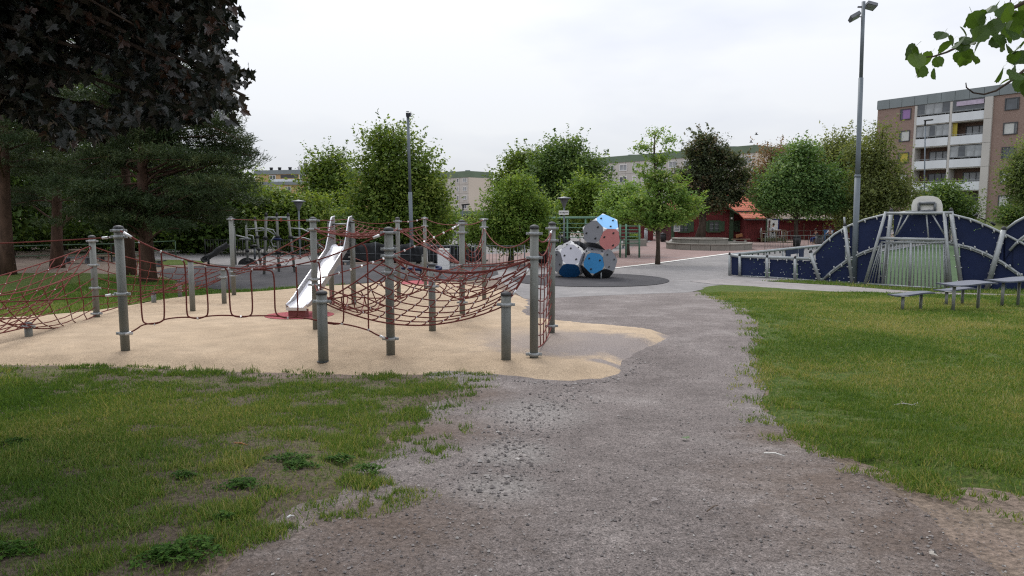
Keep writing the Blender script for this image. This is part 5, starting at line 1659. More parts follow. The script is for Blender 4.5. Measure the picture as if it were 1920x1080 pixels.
# ------------------------------------------------------------------ picnic sets on the right lawn
def slab_bench(name, label, cat, x0, x1, ytop, legs, wdt, group, drop=(0, 0)):
    f0 = G(*legs[0]); f1 = G(*legs[-1])
    Y = (f0.y + f1.y) / 2
    t = thing(name, label, cat, (f0 + f1) / 2, group)
    A, B = at(x0, ytop + drop[0], Y), at(x1, ytop + drop[1], Y)
    mb = MB(); n = 15
    top, bot = [], []
    for k in range(n):
        u = k / (n - 1)
        c = A.lerp(B, u)
        wz = .022 * math.sin(u * 2 * math.pi + math.pi)
        ww = wdt * (1 - .12 * math.cos(u * 2 * math.pi) * .5)
        for sgn in (-1, 1):
            top.append(Vector((c.x, Y + sgn * ww / 2 + .05 * math.sin(u * 6.28), c.z + wz)))
            bot.append(Vector((c.x, Y + sgn * ww / 2 + .05 * math.sin(u * 6.28), c.z + wz - .032)))
    vs = top + bot; m = 2 * n
    fs = []
    for k in range(n - 1):
        fs += [(2 * k, 2 * k + 2, 2 * k + 3, 2 * k + 1), (m + 2 * k + 1, m + 2 * k + 3, m + 2 * k + 2, m + 2 * k),
               (2 * k + 2, 2 * k, m + 2 * k, m + 2 * k + 2), (2 * k + 1, 2 * k + 3, m + 2 * k + 3, m + 2 * k + 1)]
    fs += [(0, 1, m + 1, m), (2 * n - 1, 2 * n - 2, m + 2 * n - 2, m + 2 * n - 1)]
    mb.add(vs, fs, False)
    mb.build("top", M['navy_top'], t, fix=True)
    for px, py in legs:
        f = G(px, py)
        x = f.x
        z1 = min(A.lerp(B, (x - A.x) / (B.x - A.x)).z - .03, A.z + .02) if B.x != A.x else A.z
        yy = Y + (f.y - Y) * .6
        MB().tube([(x, yy, h(x, yy) - .04), (x, yy, z1 - .005)], .034, 12).build("leg", M['steel'], t)
        MB().box((x, yy, z1 - .006), (.16, min(.2, wdt * .6), .012)).build("bracket", M['steel'], t)
slab_bench("bench", "wavy slate blue bench on two posts, nearest and leftmost on the right lawn", "bench", 1671, 1746, 550, [(1695, 587), (1722, 584)], .34, "wavy slab benches on the lawn", (2, -3))
slab_bench("bench", "wavy slate blue bench half hidden behind the wavy table", "bench", 1757, 1823, 541.5, [(1778, 577), (1799, 574)], .34, "wavy slab benches on the lawn", (1.5, -2))
slab_bench("picnic_table", "wavy slate blue table with benches beside it on the right lawn", "table", 1769, 1855, 530, [(1794, 589), (1825, 583)], .62, "wavy slab tables on the lawn", (2, -2))
slab_bench("picnic_table", "wavy slate blue table cut by the right edge of the picture", "table", 1861, 1945, 523, [(1883, 579), (1903, 576)], .62, "wavy slab tables on the lawn", (2, -2))

# ------------------------------------------------------------------ second play unit, behind
def climbing_unit():
    base = G(505, 505)
    t = thing("climbing_unit", "post and bar climbing unit with black slide on the dark surface", "climbing frame", base)
    def pst(top, ft, r=.055, name="post"):
        f = G(*ft); p = at(top[0], top[1], f.y)
        MB().tube([(f.x, f.y, f.z - .05), p], r, 10).build(name, M['steel'], t)
        MB().lathe(p, [(r * 1.25, -.03), (r * 1.25, .03), (r * .7, .10), (.01, .12)], 8).build("post_cap", M['black'], t)
        return f, p
    P1 = pst((461, 415), (465, 500)); P2 = pst((478, 411), (489, 498)); P3 = pst((499, 404), (495, 515)); P4 = pst((519, 404), (523, 510)); P5 = pst((540, 404), (553, 511)); P6 = pst((438, 418), (442, 497))
    for (f, p) in (P1, P2, P3, P4, P5):
        mb = MB()
        for k in (.35, .62, .12):
            c = f.lerp(p, k); mb.lathe(c, [(.06, -.07), (.10, -.05), (.11, .05), (.06, .07)], 8)
        mb.build("clamp", M['black'], t)
    Yb = P4[0].y
    rail = lambda pts, r=.028, name="bent_bar": MB().tube([at(px, py, Yb) for px, py in pts], r, 8).build(name, M['steel_light'], t)
    rail([(499, 408), (541, 408)], .04, "top_bar")
    rail([(463, 430), (490, 428), (512, 431), (519, 442)]); rail([(478, 434), (500, 431), (515, 440)]); rail([(546, 428), (566, 429), (585, 438), (600, 462)]); rail([(547, 445), (570, 446), (590, 452), (612, 470)])
    rail([(466, 441), (474, 442), (477, 455)]); rail([(442, 441), (470, 448)]); rail([(449, 448), (470, 448)])
    rail([(515, 443), (508, 452), (512, 462), (520, 462)])
    MB().lathe(at(520, 448, Yb), [(.02, -.07), (.17, -.05), (.2, .0), (.12, .05), (.03, .06)], 12).build("seat_disc", M['navy'], t)
    MB().lathe(at(477, 461, Yb), [(.02, -.05), (.16, -.03), (.18, .03), (.05, .05)], 12).build("seat_disc", M['black'], t)
    MB().tube([at(477, 461, Yb), at(478, 486, Yb)], .05, 8).build("seat_post", M['steel_dark'], t)
    # orange arrow and green plate on the top bar
    MB().prism([at(x, y, Yb - .03) for x, y in ((525.5, 409), (528, 409), (528, 412), (530, 412), (526.7, 416), (523.5, 412), (525.5, 412))], (0, -1, 0), .03).build("arrow_plate", pmat("orange plate", (.5, .10, .03), .5), t)
    MB().prism([at(x, y, Yb - .02) for x, y in ((530, 409), (537, 409), (537, 414), (530, 414))], (0, -1, 0), .03).build("side_plate", pmat("green plate", (.02, .11, .04), .5), t)
    # black trough slide
    mb = MB()
    path = [(431, 457), (422, 463), (413, 467), (404, 476), (395, 480), (386, 486), (383, 488)]
    V = []
    for i, (px, py) in enumerate(path):
        c = at(px, py, P6[0].y - .3 * i)
        for a in np.linspace(math.pi, 2 * math.pi, 7):
            V.append(c + Vector((math.cos(a) * .05, math.cos(a) * .25, math.sin(a) * .16 + .10)))
        for a in np.linspace(2 * math.pi, math.pi, 7):
            V.append(c + Vector((math.cos(a) * .06, math.cos(a) * .30, math.sin(a) * .21 + .10)))
    m = 14
    fs = [(m * i + j, m * i + (j + 1) % m, m * i + m + (j + 1) % m, m * i + m + j) for i in range(len(path) - 1) for j in range(m)]
    fs += [tuple(range(m)), tuple(range(m * (len(path) - 1) + m - 1, m * (len(path) - 1) - 1, -1))]
    mb.add(V, fs, True).build("trough_slide", M['black'], t, fix=True)
    q = G(391, 497)
    MB().tube([q, at(391, 484, q.y)], .06, 8).build("slide_foot", M['black'], t)
    for k in (.3, .55, .8):
        c = P2[0].lerp(P2[1], k)
    # ropes hanging to the right
    for pts in (((571, 468), (583, 490), (592, 507)), ((548, 483), (536, 497), (530, 488))):
        MB().tube([at(px, py, Yb) for px, py in pts], .015, 6).build("hanging_rope", M['black'], t)
    # half round climbing board
    c = G(462, 497)
    b = thing("climbing_board", "black half round board standing on the dark surface", "climbing frame", c)
    pts = [at(446, 497, c.y)] + [at(463 + 17 * math.cos(a) * -1, 497 - 14 * math.sin(a), c.y) for a in np.linspace(.1, 3.04, 14)] + [at(480, 497, c.y)]
    MB().prism(pts, (0, -1, 0), .25).build("board", M['black'], b)
climbing_unit()

# spinner disc on legs, cabinet, low seats
def spinner():
    c = G(791, 520)
    t = thing("spinner", "navy round net spinner seen through the ropes at the back", "carousel", c)
    z = at(791, 503, c.y).z
    rr = 36 / FPX * c.y
    ring = [Vector((c.x + rr * math.cos(a), c.y + rr * math.sin(a) * .8, z + .03 * math.sin(2 * a))) for a in np.linspace(0, 2 * math.pi, 33)]
    MB().tube(ring, .06, 8).build("ring", M['navy'], t)
    mb = MB()
    for a in np.linspace(0, math.pi, 5)[:-1]:
        d = Vector((math.cos(a), math.sin(a) * .8, 0)) * rr
        mb.tube([Vector((c.x, c.y, z)) - d, Vector((c.x, c.y, z - .08)), Vector((c.x, c.y, z)) + d], .02, 6)
    mb.build("spokes", M['black'], t)
    MB().lathe((c.x, c.y, z - .06), [(.22, 0), (.25, .05), (.1, .1)], 12).build("hub", M['navy'], t)
    MB().tube([c, Vector((c.x, c.y, z - .06))], .07, 10).build("pillar", M['steel'], t)
spinner()
def cabinet():
    c = G(831, 506)
    t = thing("cabinet", "tall white cabinet in front of the black tarpaulin", "cabinet", c)
    w = 21 / FPX * c.y; hh = at(831, 468, c.y).z - c.z
    MB().box(c + Vector((0, .25, hh * .62)), (w, .5, hh * .76)).build("body", M['white'], t)
    MB().box(c + Vector((0, .25, hh * .12)), (w * 1.02, .52, hh * .22)).build("lower_door", M['white'], t)
    MB().box(c + Vector((0, .25, hh * 1.0)), (w * 1.04, .54, .04)).build("top", M['white_board'], t)
cabinet()
def low_bench(px0, px1, pyt, pyf, label, mat='wood'):
    c = G((px0 + px1) / 2, pyf)
    t = thing("bench", label, "bench", c)
    a, b = at(px0, pyt, c.y), at(px1, pyt, c.y)
    for k, dy in enumerate((-.13, .13)):
        MB().box((a + b) / 2 + Vector((0, dy, 0)), ((b - a).length, .2, .05)).build("seat_plank", M[mat], t)
    for f in (.15, .85):
        p = a.lerp(b, f)
        MB().box((p.x, c.y, (p.z + c.z) / 2 - .02), (.1, .36, p.z - c.z - .05)).build("leg", M['steel_dark'], t)
low_bench(640, 655, 490, 497, "small low bench before the tarpaulin, right of the slide", 'steel_dark')
low_bench(1150, 1172, 459, 466, "low table bench by the pergola planter", 'wood')

# ------------------------------------------------------------------ sports court with navy boards
WA = G(1367, 517); WB = G(1850, 544)
WD = (WB - WA); WD.z = 0; WLEN = WD.length; WD.normalize()
WN = Vector((WD.y, -WD.x, 0))
if WN.y > 0: WN = -WN           # toward the camera side
WBACK = -WN
def wp(px, py, off=0.0):
    return on_plane(px, py, WA + WN * off, WN)
def court():
    # playing surface
    P = [WA + WD * .0, WA + WD * 24, WA + WD * 24 + WBACK * 54, WA + WBACK * 54]
    poly = np.array([(p.x, p.y) for p in P])
    sheet("court_turf", poly, 0.8, 0.028, M['turf'], it=0)
    t = thing("court_wall", "navy panelled sports court wall with steel arches and goal", "sports wall", WA.lerp(WB, .5))
    r = random.Random(5)
    zg = lambda p: h(p.x, p.y)
    def panel(pts, name="panel", mat='navy', off=0.0, clips=True, thick=.035):
        q = [wp(px, py, off) for px, py in pts]
        for p in q: p.z = max(p.z, zg(p) + .04)
        o = MB().prism(q, WN, thick).build(name, M[mat], t)
        return q
    panel([(1371, 481.5), (1384, 483), (1384, 516), (1371, 515)])
    panel([(1389, 483), (1434, 485.5), (1434, 518.5), (1389, 516.5)])
    panel([(1443, 486), (1487, 488), (1487, 522.5), (1443, 519.5)])
    panel([(1495, 488.5), (1521, 489.5), (1533, 525), (1495, 523)])
    outer = [(1525, 478), (1545, 456), (1565, 439), (1590, 424), (1620, 412), (1660, 402), (1700, 397.5), (1740, 396.5), (1780, 401), (1820, 411), (1850, 423), (1882, 438), (1915, 455), (1950, 476)]
    inner = [(1541, 526), (1560, 508), (1590, 486), (1620, 472), (1650, 462), (1690, 454), (1740, 451), (1780, 455), (1820, 464), (1850, 476), (1880, 492), (1910, 513), (1940, 540)]
    second = [(1884, 432), (1905, 416), (1930, 403), (1965, 392), (2010, 386), (2060, 386)]
    second_in = [(1893, 470), (1910, 451), (1930, 436), (1965, 425), (2010, 420)]
    ox, oy = zip(*outer); ix, iy = zip(*inner)
    O = lambda x: float(np.interp(x, ox, oy)); I = lambda x: float(np.interp(x, ix, iy))
    BY = lambda x: float(np.interp(x, [1367, 1537, 1650, 1760, 1850, 1950], [517, 528, 536, 541, 545, 547]))
    def strip(xs, top, bot):
        return [(x, top(x)) for x in xs] + [(x, bot(x)) for x in reversed(xs)]
    pan = [
        strip([1529, 1545, 1560, 1575, 1584], lambda x: O(x) + 2, lambda x: min(I(max(1541, x)) - 2, BY(x) - 1) if x > 1541 else 526),
        strip([1593, 1610, 1630, 1650, 1668], lambda x: O(x) + 2, lambda x: I(x) - 2),
        strip([1676, 1700, 1725, 1750, 1778], lambda x: O(x) + 2, lambda x: I(x) - 4),
        strip([1788, 1810, 1830, 1850, 1881], lambda x: O(x) + 2, lambda x: I(x) - 2),
        strip([1546, 1560, 1575, 1594], lambda x: I(x) + 2, lambda x: BY(x) - 1),
        strip([1603, 1620, 1638, 1652], lambda x: I(x) + 2, lambda x: BY(x) - 1),
        strip([1800, 1815, 1830, 1850, 1870, 1890, 1910], lambda x: I(x) + 2, lambda x: BY(x) - 1),
        strip([1885, 1900, 1925, 1960, 2010, 2060], lambda x: float(np.interp(x, *zip(*second))) + 2, lambda x: float(np.interp(x, [1885, 1893, 1930, 2010, 2060], [486, 470, 438, 423, 423])) - 2),
        strip([1900, 1920, 1950, 2010, 2060], lambda x: float(np.interp(x, [1893, 1930, 2010, 2060], [474, 442, 427, 427])), lambda x: BY(min(x, 1950)) - 1),
    ]
    pq = [panel(p) for p in pan[:-2]] + [panel(p, off=-.06) for p in pan[-2:]] + [panel(strip([1885, 1900, 1930], lambda x: O(x) + 2, lambda x: min(I(x) - 2, 535)), off=-.12), panel([(1874, 440), (1902, 432), (1902, 535), (1862, 540)], off=-.18)]
    def tube(pts, rad, name, off=.05, mat='steel_light', n=10):
        rad *= .85
        q = [wp(px, py, off) for px, py in pts]
        for p in q: p.z = max(p.z, zg(p) + .01)
        return MB().tube(q, rad, n).build(name, M[mat], t)
    den = lambda pts, it=1: pts
    tube(outer, .045, "arch_rail"); tube(inner, .05, "arch_rail"); tube(second, .05, "arch_rail"); tube(second_in, .05, "arch_rail")
    tube([(x, y + 3.5) for x, y in inner], .03, "arch_rail", .03)
    tube([(1367, 478), (1387, 480.5), (1522, 485.5)], .075, "top_rail", .03)
    tube([(1385, 517), (1440, 519.5), (1537, 526.5)], .03, "foot_rail", .03)
    for top, bt, rad in (((1387, 480), (1387, 518), .07), ((1438.5, 483), (1438.5, 521), .07), ((1491, 485), (1491, 524.5), .07), ((1368, 478), (1368, 516), .06),
                         ((1520, 474), (1537, 528), .085), ((1584, 424), (1598, 531), .08), ((1671, 397), (1655, 532), .085), ((1783, 396), (1803, 542), .085), ((1882, 431), (1850, 545), .10)):
        tube([top, bt], rad, "leaning_post" if abs(top[0] - bt[0]) > 5 else "rail_post", .06)
        q = wp(top[0], top[1], .06)
        MB().lathe(q, [(rad * .6, -.02), (rad * .9, .02), (rad * .5, .10), (.01, .12)], 8).build("post_cap", M['black'], t)
    tube([(1583, 407), (1584, 424)], .04, "post_stub", .06)
    # round clips along posts and rails
    cl = MB()
    def clip(px, py, dx, dy, L=8):
        a, b = wp(px - dx * L / 2, py - dy * L / 2, .075), wp(px + dx * L / 2, py + dy * L / 2, .075)
        cl.tube([a, b], .024, 6)
    for (x0, y0), (x1, y1) in (((1520, 474), (1537, 528)), ((1584, 424), (1598, 531)), ((1671, 397), (1655, 532)), ((1783, 396), (1803, 542)), ((1882, 431), (1850, 545))):
        for k in (.22, .36, .58, .72, .9):
            clip(x0 + (x1 - x0) * k, y0 + (y1 - y0) * k, 1, .12, 13)
    for x in (1438.5, 1491):
        for y in (492, 511): clip(x, y + (x - 1438) * .06, 1, .05, 12)
    for x in (1407, 1421, 1458, 1475, 1506): clip(x, 485.5 + (x - 1407) * .04, 0, 1, 4); clip(x, 519 + (x - 1407) * .06, 0, 1, 4)
    for pts in (outer, inner):
        f = O if pts is outer else I
        for x in range(1556, 1925, 22):
            clip(x, f(x) + 3.5, .25, 1, 5.5)
            if f is I: clip(x + 8, f(x + 8) - 3.5, .25, 1, 5)
    for x in range(1556, 1650, 18): clip(x, BY(x) - 3, 0, 1, 4)
    cl.build("clips", M['clip'], t, kind="stuff")
    # small pale and green dots scattered like stars on the boards
    for nm, mt, ks in (("pale_dot", 'fleck', 0), ("green_dot", 'fleck_green', 1)):
        mb = MB()
        for q, poly in zip(range(len(pan) + 3), pan + [[(1389, 483), (1434, 485.5), (1434, 518.5), (1389, 516.5)], [(1443, 486), (1487, 488), (1487, 522.5), (1443, 519.5)], [(1495, 488.5), (1521, 489.5), (1533, 525), (1495, 523)]]):
            A = np.array(poly); lo, hi = A.min(0), A.max(0)
            for _ in range(7):
                x, y = r.uniform(lo[0], hi[0]), r.uniform(lo[1], hi[1])
                if sdf(A, np.array([x]), np.array([y]))[0] < -2.5:
                    c = wp(x, y, .006); s = r.uniform(.010, .020)
                    up = Vector((0, 0, 1))
                    mb.prism([c + (WD * math.cos(a) + up * math.sin(a)) * s for a in np.linspace(0, 6.283, 7)[:-1]], WN, .008)
        mb.build(nm, M[mt], t, kind="stuff")
    # goal frame standing just outside the opening
    g = thing("goal", "steel barred goal under the basketball board in the court wall", "goal", wp(1712, 538, .45))
    gz = lambda p: Vector((p.x, p.y, max(p.z, zg(p) + .01)))
    def gt(pts, rad, name, off=.45, n=8):
        return MB().tube([gz(wp(px, py, off)) for px, py in pts], rad, n).build(name, M['steel_light'], g)
    gt([(1661, 397), (1622, 531)], .055, "frame_tube"); gt([(1770, 397), (1783, 541)], .055, "frame_tube")
    gt([(1662, 400), (1785, 399)], .05, "frame_tube"); gt([(1649, 447), (1774, 449.5)], .055, "crossbar")
    gt([(1652, 454), (1771, 455)], .03, "crossbar"); gt([(1622, 532), (1783, 542)], .03, "ground_bar")
    for a, b in (((1692, 402), (1677, 445)), ((1704, 403), (1681, 440)), ((1737, 402), (1741, 446)), ((1748, 402), (1771, 440))):
        gt([a, b], .025, "brace", .40)
    for k in range(18):
        f = k / 17
        gt([(1654 + 115 * f, 454), (1647 + 124 * f, 533.5 + 7 * f)], .022 if k != 8 else .05, "goal_bar", .43, 6)
    for k in range(4):
        f = k / 3
        gt([(1651 + 3 * f, 456 + 4 * f), (1627 + 18 * f, 531.5 + 2 * f)], .02, "side_bar", .40 - .3 * f, 6)
        gt([(1769 + 2 * f, 456 + 2 * f), (1774 + 8 * f, 541)], .02, "side_bar", .40 - .3 * f, 6)
    bb = thing("basketball_board", "weathered white basketball board above the goal, seen from behind", "basketball hoop", wp(1738, 398, .25))
    dome = [(1709, 398), (1709, 385), (1712, 376), (1719, 370), (1728, 367.5), (1738, 367), (1748, 367.5), (1757, 370), (1764, 376), (1767, 385), (1767, 398)]
    MB().prism([wp(x, y, .22) for x, y in dome], WN, .04).build("board", M['white_board'], bb)
    fr = lambda a, b, w=.045: MB().tube([wp(*a, .27), wp(*b, .27)], w, 6).build("bracket_bar", M['steel_dark'], bb)
    fr((1723, 381), (1753, 381), .06); fr((1723, 381), (1723, 396)); fr((1753, 381), (1753, 396)); fr((1698, 397), (1755, 395), .04); fr((1730, 397), (1744, 394), .03)
    MB().tube([wp(1738, 394, -.55) + (WD * math.cos(a) + WBACK * math.sin(a)) * .23 for a in np.linspace(0, 6.283, 17)], .012, 6).build("hoop", M['wood_orange'], bb)
    MB().tube([wp(1738, 394, .2), wp(1738, 394, -.34)], .03, 6).build("hoop_arm", M['steel_dark'], bb)

    # low side fence running away from the left corner
    s = thing("court_side_fence", "low mesh side fence of the sports court running away from its left corner", "fence", WA + WBACK * 8)
    Z0 = wp(1368, 478, 0).z
    def sp(d, z, off=0.0): 
        p = WA + WBACK * d + WD * off
        return Vector((p.x, p.y, z))
    Lf = 54
    zb = h(WA.x, WA.y)
    MB().tube([sp(0, Z0), sp(Lf, Z0)], .065, 8).build("top_rail", M['steel_light'], s)
    MB().tube([sp(0, zb + .06), sp(Lf, zb + .06)], .03, 6).build("foot_rail", M['steel_light'], s)
    def dist(px):
        q = on_plane(px, 470, WA, WD)
        return (q - WA).dot(WBACK)
    d0, d1 = dist(1473), dist(1506)
    posts = [0] + [2.0 * k for k in range(1, 27)]
    for d in posts:
        MB().tube([sp(d, zb - .02), sp(d, Z0)], .045, 8).build("fence_post", M['steel_light'], s)
    wires = MB()
    for k in range(1, 11):
        z = zb + .08 + (Z0 - zb - .12) * k / 11
        for a, b in ((0.1, d0), (d1, Lf)): wires.tube([sp(a, z), sp(b, z)], .006, 3, False)
    dd = .12
    while dd < 30:
        if not d0 < dd < d1: wires.tube([sp(dd, zb + .08), sp(dd, Z0 - .04)], .006, 3, False)
        dd += .12
    wires.build("mesh_wires", M['steel_light'], s, kind="stuff")
    ck = MB()
    dd = .5
    while dd < 20:
        ck.box(sp(dd, Z0 - .11, -.05), (.05, .05, .12)); dd += .66
    ck.build("mesh_clips", M['black'], s, kind="stuff")
    o = WD * -.02
    zz = lambda k: zb + (Z0 - zb) * k
    w = d1 - d0
    for a, b, z0, z1 in ((d0, d0 + w * .25, .05, .95), (d1 - w * .25, d1, .05, .95), (d0 + w * .25, d1 - w * .25, .68, .95)):
        MB().prism([sp(a, zz(z0)), sp(b, zz(z0)), sp(b, zz(z1)), sp(a, zz(z1))], -WD, .04).build("goal_panel", M['navy'], s)
    # far end and right side fence of the court
    e = thing("court_end_fence", "low mesh fence along the far end of the sports court", "fence", WA + WBACK * 54 + WD * 12)
    for z, rd in ((Z0, .06), (zb + .06, .03)):
        a = WA + WBACK * 54; b = a + WD * 24
        MB().tube([(a.x, a.y, z), (b.x, b.y, z)], rd, 6).build("rail", M['steel_light'], e)
    for k in range(0, 25, 2):
        a = WA + WBACK * 54 + WD * k
        MB().tube([(a.x, a.y, zb), (a.x, a.y, Z0)], .05, 6).build("fence_post", M['steel_light'], e)
    for k in range(0, 24, 2):
        a = WA + WBACK * 54.05 + WD * (k + .1); b = a + WD * 1.8
        MB().prism([(a.x, a.y, zb + .1), (b.x, b.y, zb + .1), (b.x, b.y, Z0 - .1), (a.x, a.y, Z0 - .1)], WN, .03).build("board", M['conc_panel'], e)
court()

def crow():
    c = wp(1846, 420, .05)
    t = thing("crow", "black crow perched on the court wall's arch", "bird", c)
    bm = [(.0, 0), (.05, .02), (.085, .09), (.07, .17), (.03, .22), (.0, .225)]
    k = 1.2
    body = MB()
    axis = Vector((.55, 0, .8)).normalized()
    side = Vector((.8, 0, -.55)); dep = Vector((0, 1, 0))
    vs, fs = [], []
    prof = [(-.20, .012, .03), (-.12, .035, .03), (-.02, .075, .06), (.08, .085, .075), (.17, .06, .055), (.22, .04, .04)]
    for s, rx, ry in prof:
        for j in range(10):
            a = j * math.pi / 5
            vs.append(c + Vector((0, 0, .13)) - axis * s * 0 + Vector((-.9, 0, .42)) * s * k + side * math.cos(a) * rx * .6 + dep * math.sin(a) * ry)
    for i in range(5):
        for j in range(10): fs.append((10 * i + j, 10 * i + (j + 1) % 10, 10 * i + 10 + (j + 1) % 10, 10 * i + 10 + j))
    fs += [tuple(range(10))[::-1], tuple(range(50, 60))]
    body.add(vs, fs, True)
    hc = c + Vector((0, 0, .13)) + Vector((-.9, 0, .42)) * .25 * k + Vector((-.02, 0, .04))
    body.lathe(hc, [(.01, -.05), (.045, -.03), (.055, 0), (.045, .035), (.01, .05)], 10)
    body.build("body", M['black'], t, fix=True)
    MB().tube([hc + Vector((-.04, 0, 0)), hc + Vector((-.13, 0, -.02))], [.018, .003], 6).build("beak", M['steel_dark'], t)
    MB().tube([c + Vector((.20, 0, .06)), c + Vector((.34, 0, -.03))], [.035, .05], 6).build("tail", M['black'], t)
    for s in (-1, 1):
        MB().tube([c + Vector((.01, .03 * s, .10)), c + Vector((0, .03 * s, .0))], .008, 5).build("leg", M['black'], t)
crow()

# ------------------------------------------------------------------ masts and lamps
def mast():
    f = G(1601, 531)
    t = thing("floodlight_mast", "tall grey floodlight mast beside the court wall", "lamp post", f)
    def pt(py): 
        q = at(1601 + (531 - py) * 18 / 522, py, f.y)
        return q
    zs = [531, 250, 250, 120, 120, 5]
    MB().tube([f - Vector((0, 0, .1)), pt(330)], .105, 14).build("lower_tube", M['pole'], t)
    MB().tube([pt(331), pt(290), pt(146)], .085, 14).build("middle_tube", M['pole'], t)
    MB().tube([pt(147), pt(3)], .065, 14).build("upper_tube", M['pole'], t)
    MB().lathe(pt(330), [(.115, -.05), (.115, .03), (.09, .05)], 14).build("joint", M['pole'], t)
    top = pt(12)
    MB().box(top + Vector((.05, 0, -.02)), (.5, .06, .05)).build("arm", M['steel_dark'], t)
    for dx, dz, tilt in ((.26, .02, .25), (-.30, -.36, -.5)):
        m = Matrix.Rotation(tilt, 3, 'Y') @ Matrix.Rotation(-.35, 3, 'X')
        c = top + Vector((dx, 0, dz))
        lb = MB(); lb.box(c, (.36, .32, .12), m); 
        o = lb.build("floodlight", M['steel_dark'], t)
        MB().box(c - m @ Vector((0, 0, .065)), (.30, .26, .012), m).build("lens", M['glass_light'], o)
    MB().tube([top + Vector((-.05, 0, -.36)), top + Vector((-.2, 0, -.36))], .02, 6).build("arm", M['steel_dark'], t)
mast()
def mast2():
    f = G(773, 492)
    t = thing("floodlight_mast", "thin grey floodlight mast in front of the tall pointed linden", "lamp post", f)
    pt = lambda py: at(773 - (492 - py) * 8.5 / 282, py, f.y)
    MB().tube([f, pt(360)], .10, 10).build("lower_tube", M['pole'], t)
    MB().tube([pt(361), pt(214)], .075, 10).build("upper_tube", M['pole'], t)
    c = pt(214)
    lb = MB(); lb.box(c + Vector((.05, -.05, 0)), (.24, .3, .22), Matrix.Rotation(.4, 3, 'X')); o = lb.build("floodlight", M['steel_dark'], t)
    MB().lathe(c + Vector((0, 0, .06)), [(.09, 0), (.09, .08), (.02, .1)], 8).build("cap", M['steel_dark'], t)
    MB().box(c + Vector((.06, -.22, -.05)), (.2, .012, .18), Matrix.Rotation(.4, 3, 'X')).build("lens", M['glass'], o)
mast2()
def park_lamp(label, fx, fy, ytop, sign=False):
    f = G(fx, fy)
    t = thing("park_lamp", label, "lamp post", f, "mushroom topped park lamps")
    z = at(fx, ytop, f.y).z
    MB().tube([f, (f.x, f.y, z - .55)], .05, 10).build("pole", M['pole'], t)
    MB().lathe((f.x, f.y, z), [(.05, -.6), (.09, -.52), (.12, -.40), (.25, -.16), (.26, -.12)], 16).build("lantern", M['steel_dark'], t)
    MB().lathe((f.x, f.y, z), [(.38, -.115), (.40, -.09), (.36, -.05), (.10, .0), (.02, .02)], 20).build("hat", M['steel_dark'], t)
    return f, z, t
park_lamp("park lamp left of the tall pointed linden", 563, 486, 375)
f, z, lt = park_lamp("park lamp carrying the white street sign", 1057, 487, 369)
def sign():
    c = at(1057, 398.8, f.y - .09)
    t = thing("street_sign", "white street name sign on the park lamp by the climbing balls", "sign", c)
    w, hh = 18.5 / FPX * f.y, 8 / FPX * f.y
    MB().box(c, (w, .06, hh)).build("plate", M['white'], t)
    cu = bpy.data.curves.new("lettering", 'FONT')
    cu.body = "Ny belägenhet"; cu.size = hh * .40; cu.align_x = 'CENTER'; cu.align_y = 'CENTER'; cu.extrude = .002; cu.offset = .004
    o = bpy.data.objects.new("lettering_tmp", cu); col.objects.link(o)
    dg = bpy.context.evaluated_depsgraph_get()
    me = bpy.data.meshes.new_from_object(o.evaluated_get(dg))
    bpy.data.objects.remove(o)
    me.materials.clear(); me.materials.append(M['print'])
    xs = [v.co.x for v in me.vertices]; k = w * .84 / (max(xs) - min(xs))
    inst("lettering", me, t, Matrix.Translation(c + Vector((0, -.0335, 0))) @ Matrix.Rotation(math.pi / 2, 4, 'X') @ Matrix.Diagonal((k, k, 1, 1)))
    MB().box(c + Vector((0, .045, .06)), (.12, .05, .03)).build("bracket", M['steel'], t)
sign()
def lamp3(label, px, pyf, pyt, Y, rad=.06):
    fz = at(px, pyf, Y); fz.z = h(fz.x, fz.y); fz.x = at(px, pyf, Y).x
    t = thing("street_lamp", label, "lamp post", fz)
    top = at(px + 3, pyt, Y)
    MB().tube([fz, top], rad, 8).build("pole", M['pole'], t)
    MB().box(top + Vector((.25, -.1, .02)), (.75, .3, .12), Matrix.Rotation(-.1, 3, 'Y')).build("lamp_head", M['black'], t)
    MB().lathe(top, [(rad * 1.3, -.5), (rad * 1.3, .0), (.01, .05)], 8).build("collar", M['black'], t)
lamp3("street lamp before the brick flats' balconies", 1732, 440, 226, 70)
lamp3("small dark lamp before the beige gable of the concrete flats", 865, 450, 384, 66, .05)

# ------------------------------------------------------------------ fences and screens
def picket_fence(name, label, a, b, z_off, hgt, step, mat, rad=.012, post_every=14):
    a, b = Vector(a), Vector(b)
    t = thing(name, label, "fence", (a + b) / 2)
    d = b - a; L = d.length; d.normalize()
    gz = lambda s: h(a.x + d.x * s, a.y + d.y * s)
    for z in (.12, hgt):
        MB().tube([(a.x + d.x * s, a.y + d.y * s, gz(s) + z) for s in np.linspace(0, L, 12)], rad * 1.6, 6).build("rail", M[mat], t)
    me = MB().tube([(0, 0, 0), (0, 0, hgt - .02)], rad, 5).mesh("picket", M[mat])
    mp = MB().tube([(0, 0, -.05), (0, 0, hgt + .06)], rad * 2.4, 8).mesh("fence_post", M[mat])
    n = int(L / step)
    for k in range(n + 1):
        s = k * L / n
        p = Vector((a.x + d.x * s, a.y + d.y * s, gz(s)))
        inst("fence_post" if k % post_every == 0 else "picket", mp if k % post_every == 0 else me, t, Matrix.Translation(p))
q0, q1 = G(372, 483), G(660, 483)
picket_fence("picket_fence", "dark green picket fence along the back of the dark surface", (q0.x, q0.y + 1, 0), (q1.x, q1.y + 1, 0), 0, 1.0, .16, 'black')
q0, q1 = G(790, 507), G(985, 509)
picket_fence("railing_fence", "grey picket railing under the round linden at the back of the play area", (q0.x, q0.y + 2, 0), (q1.x, q1.y + 2, 0), 0, 1.05, .17, 'steel_dark')
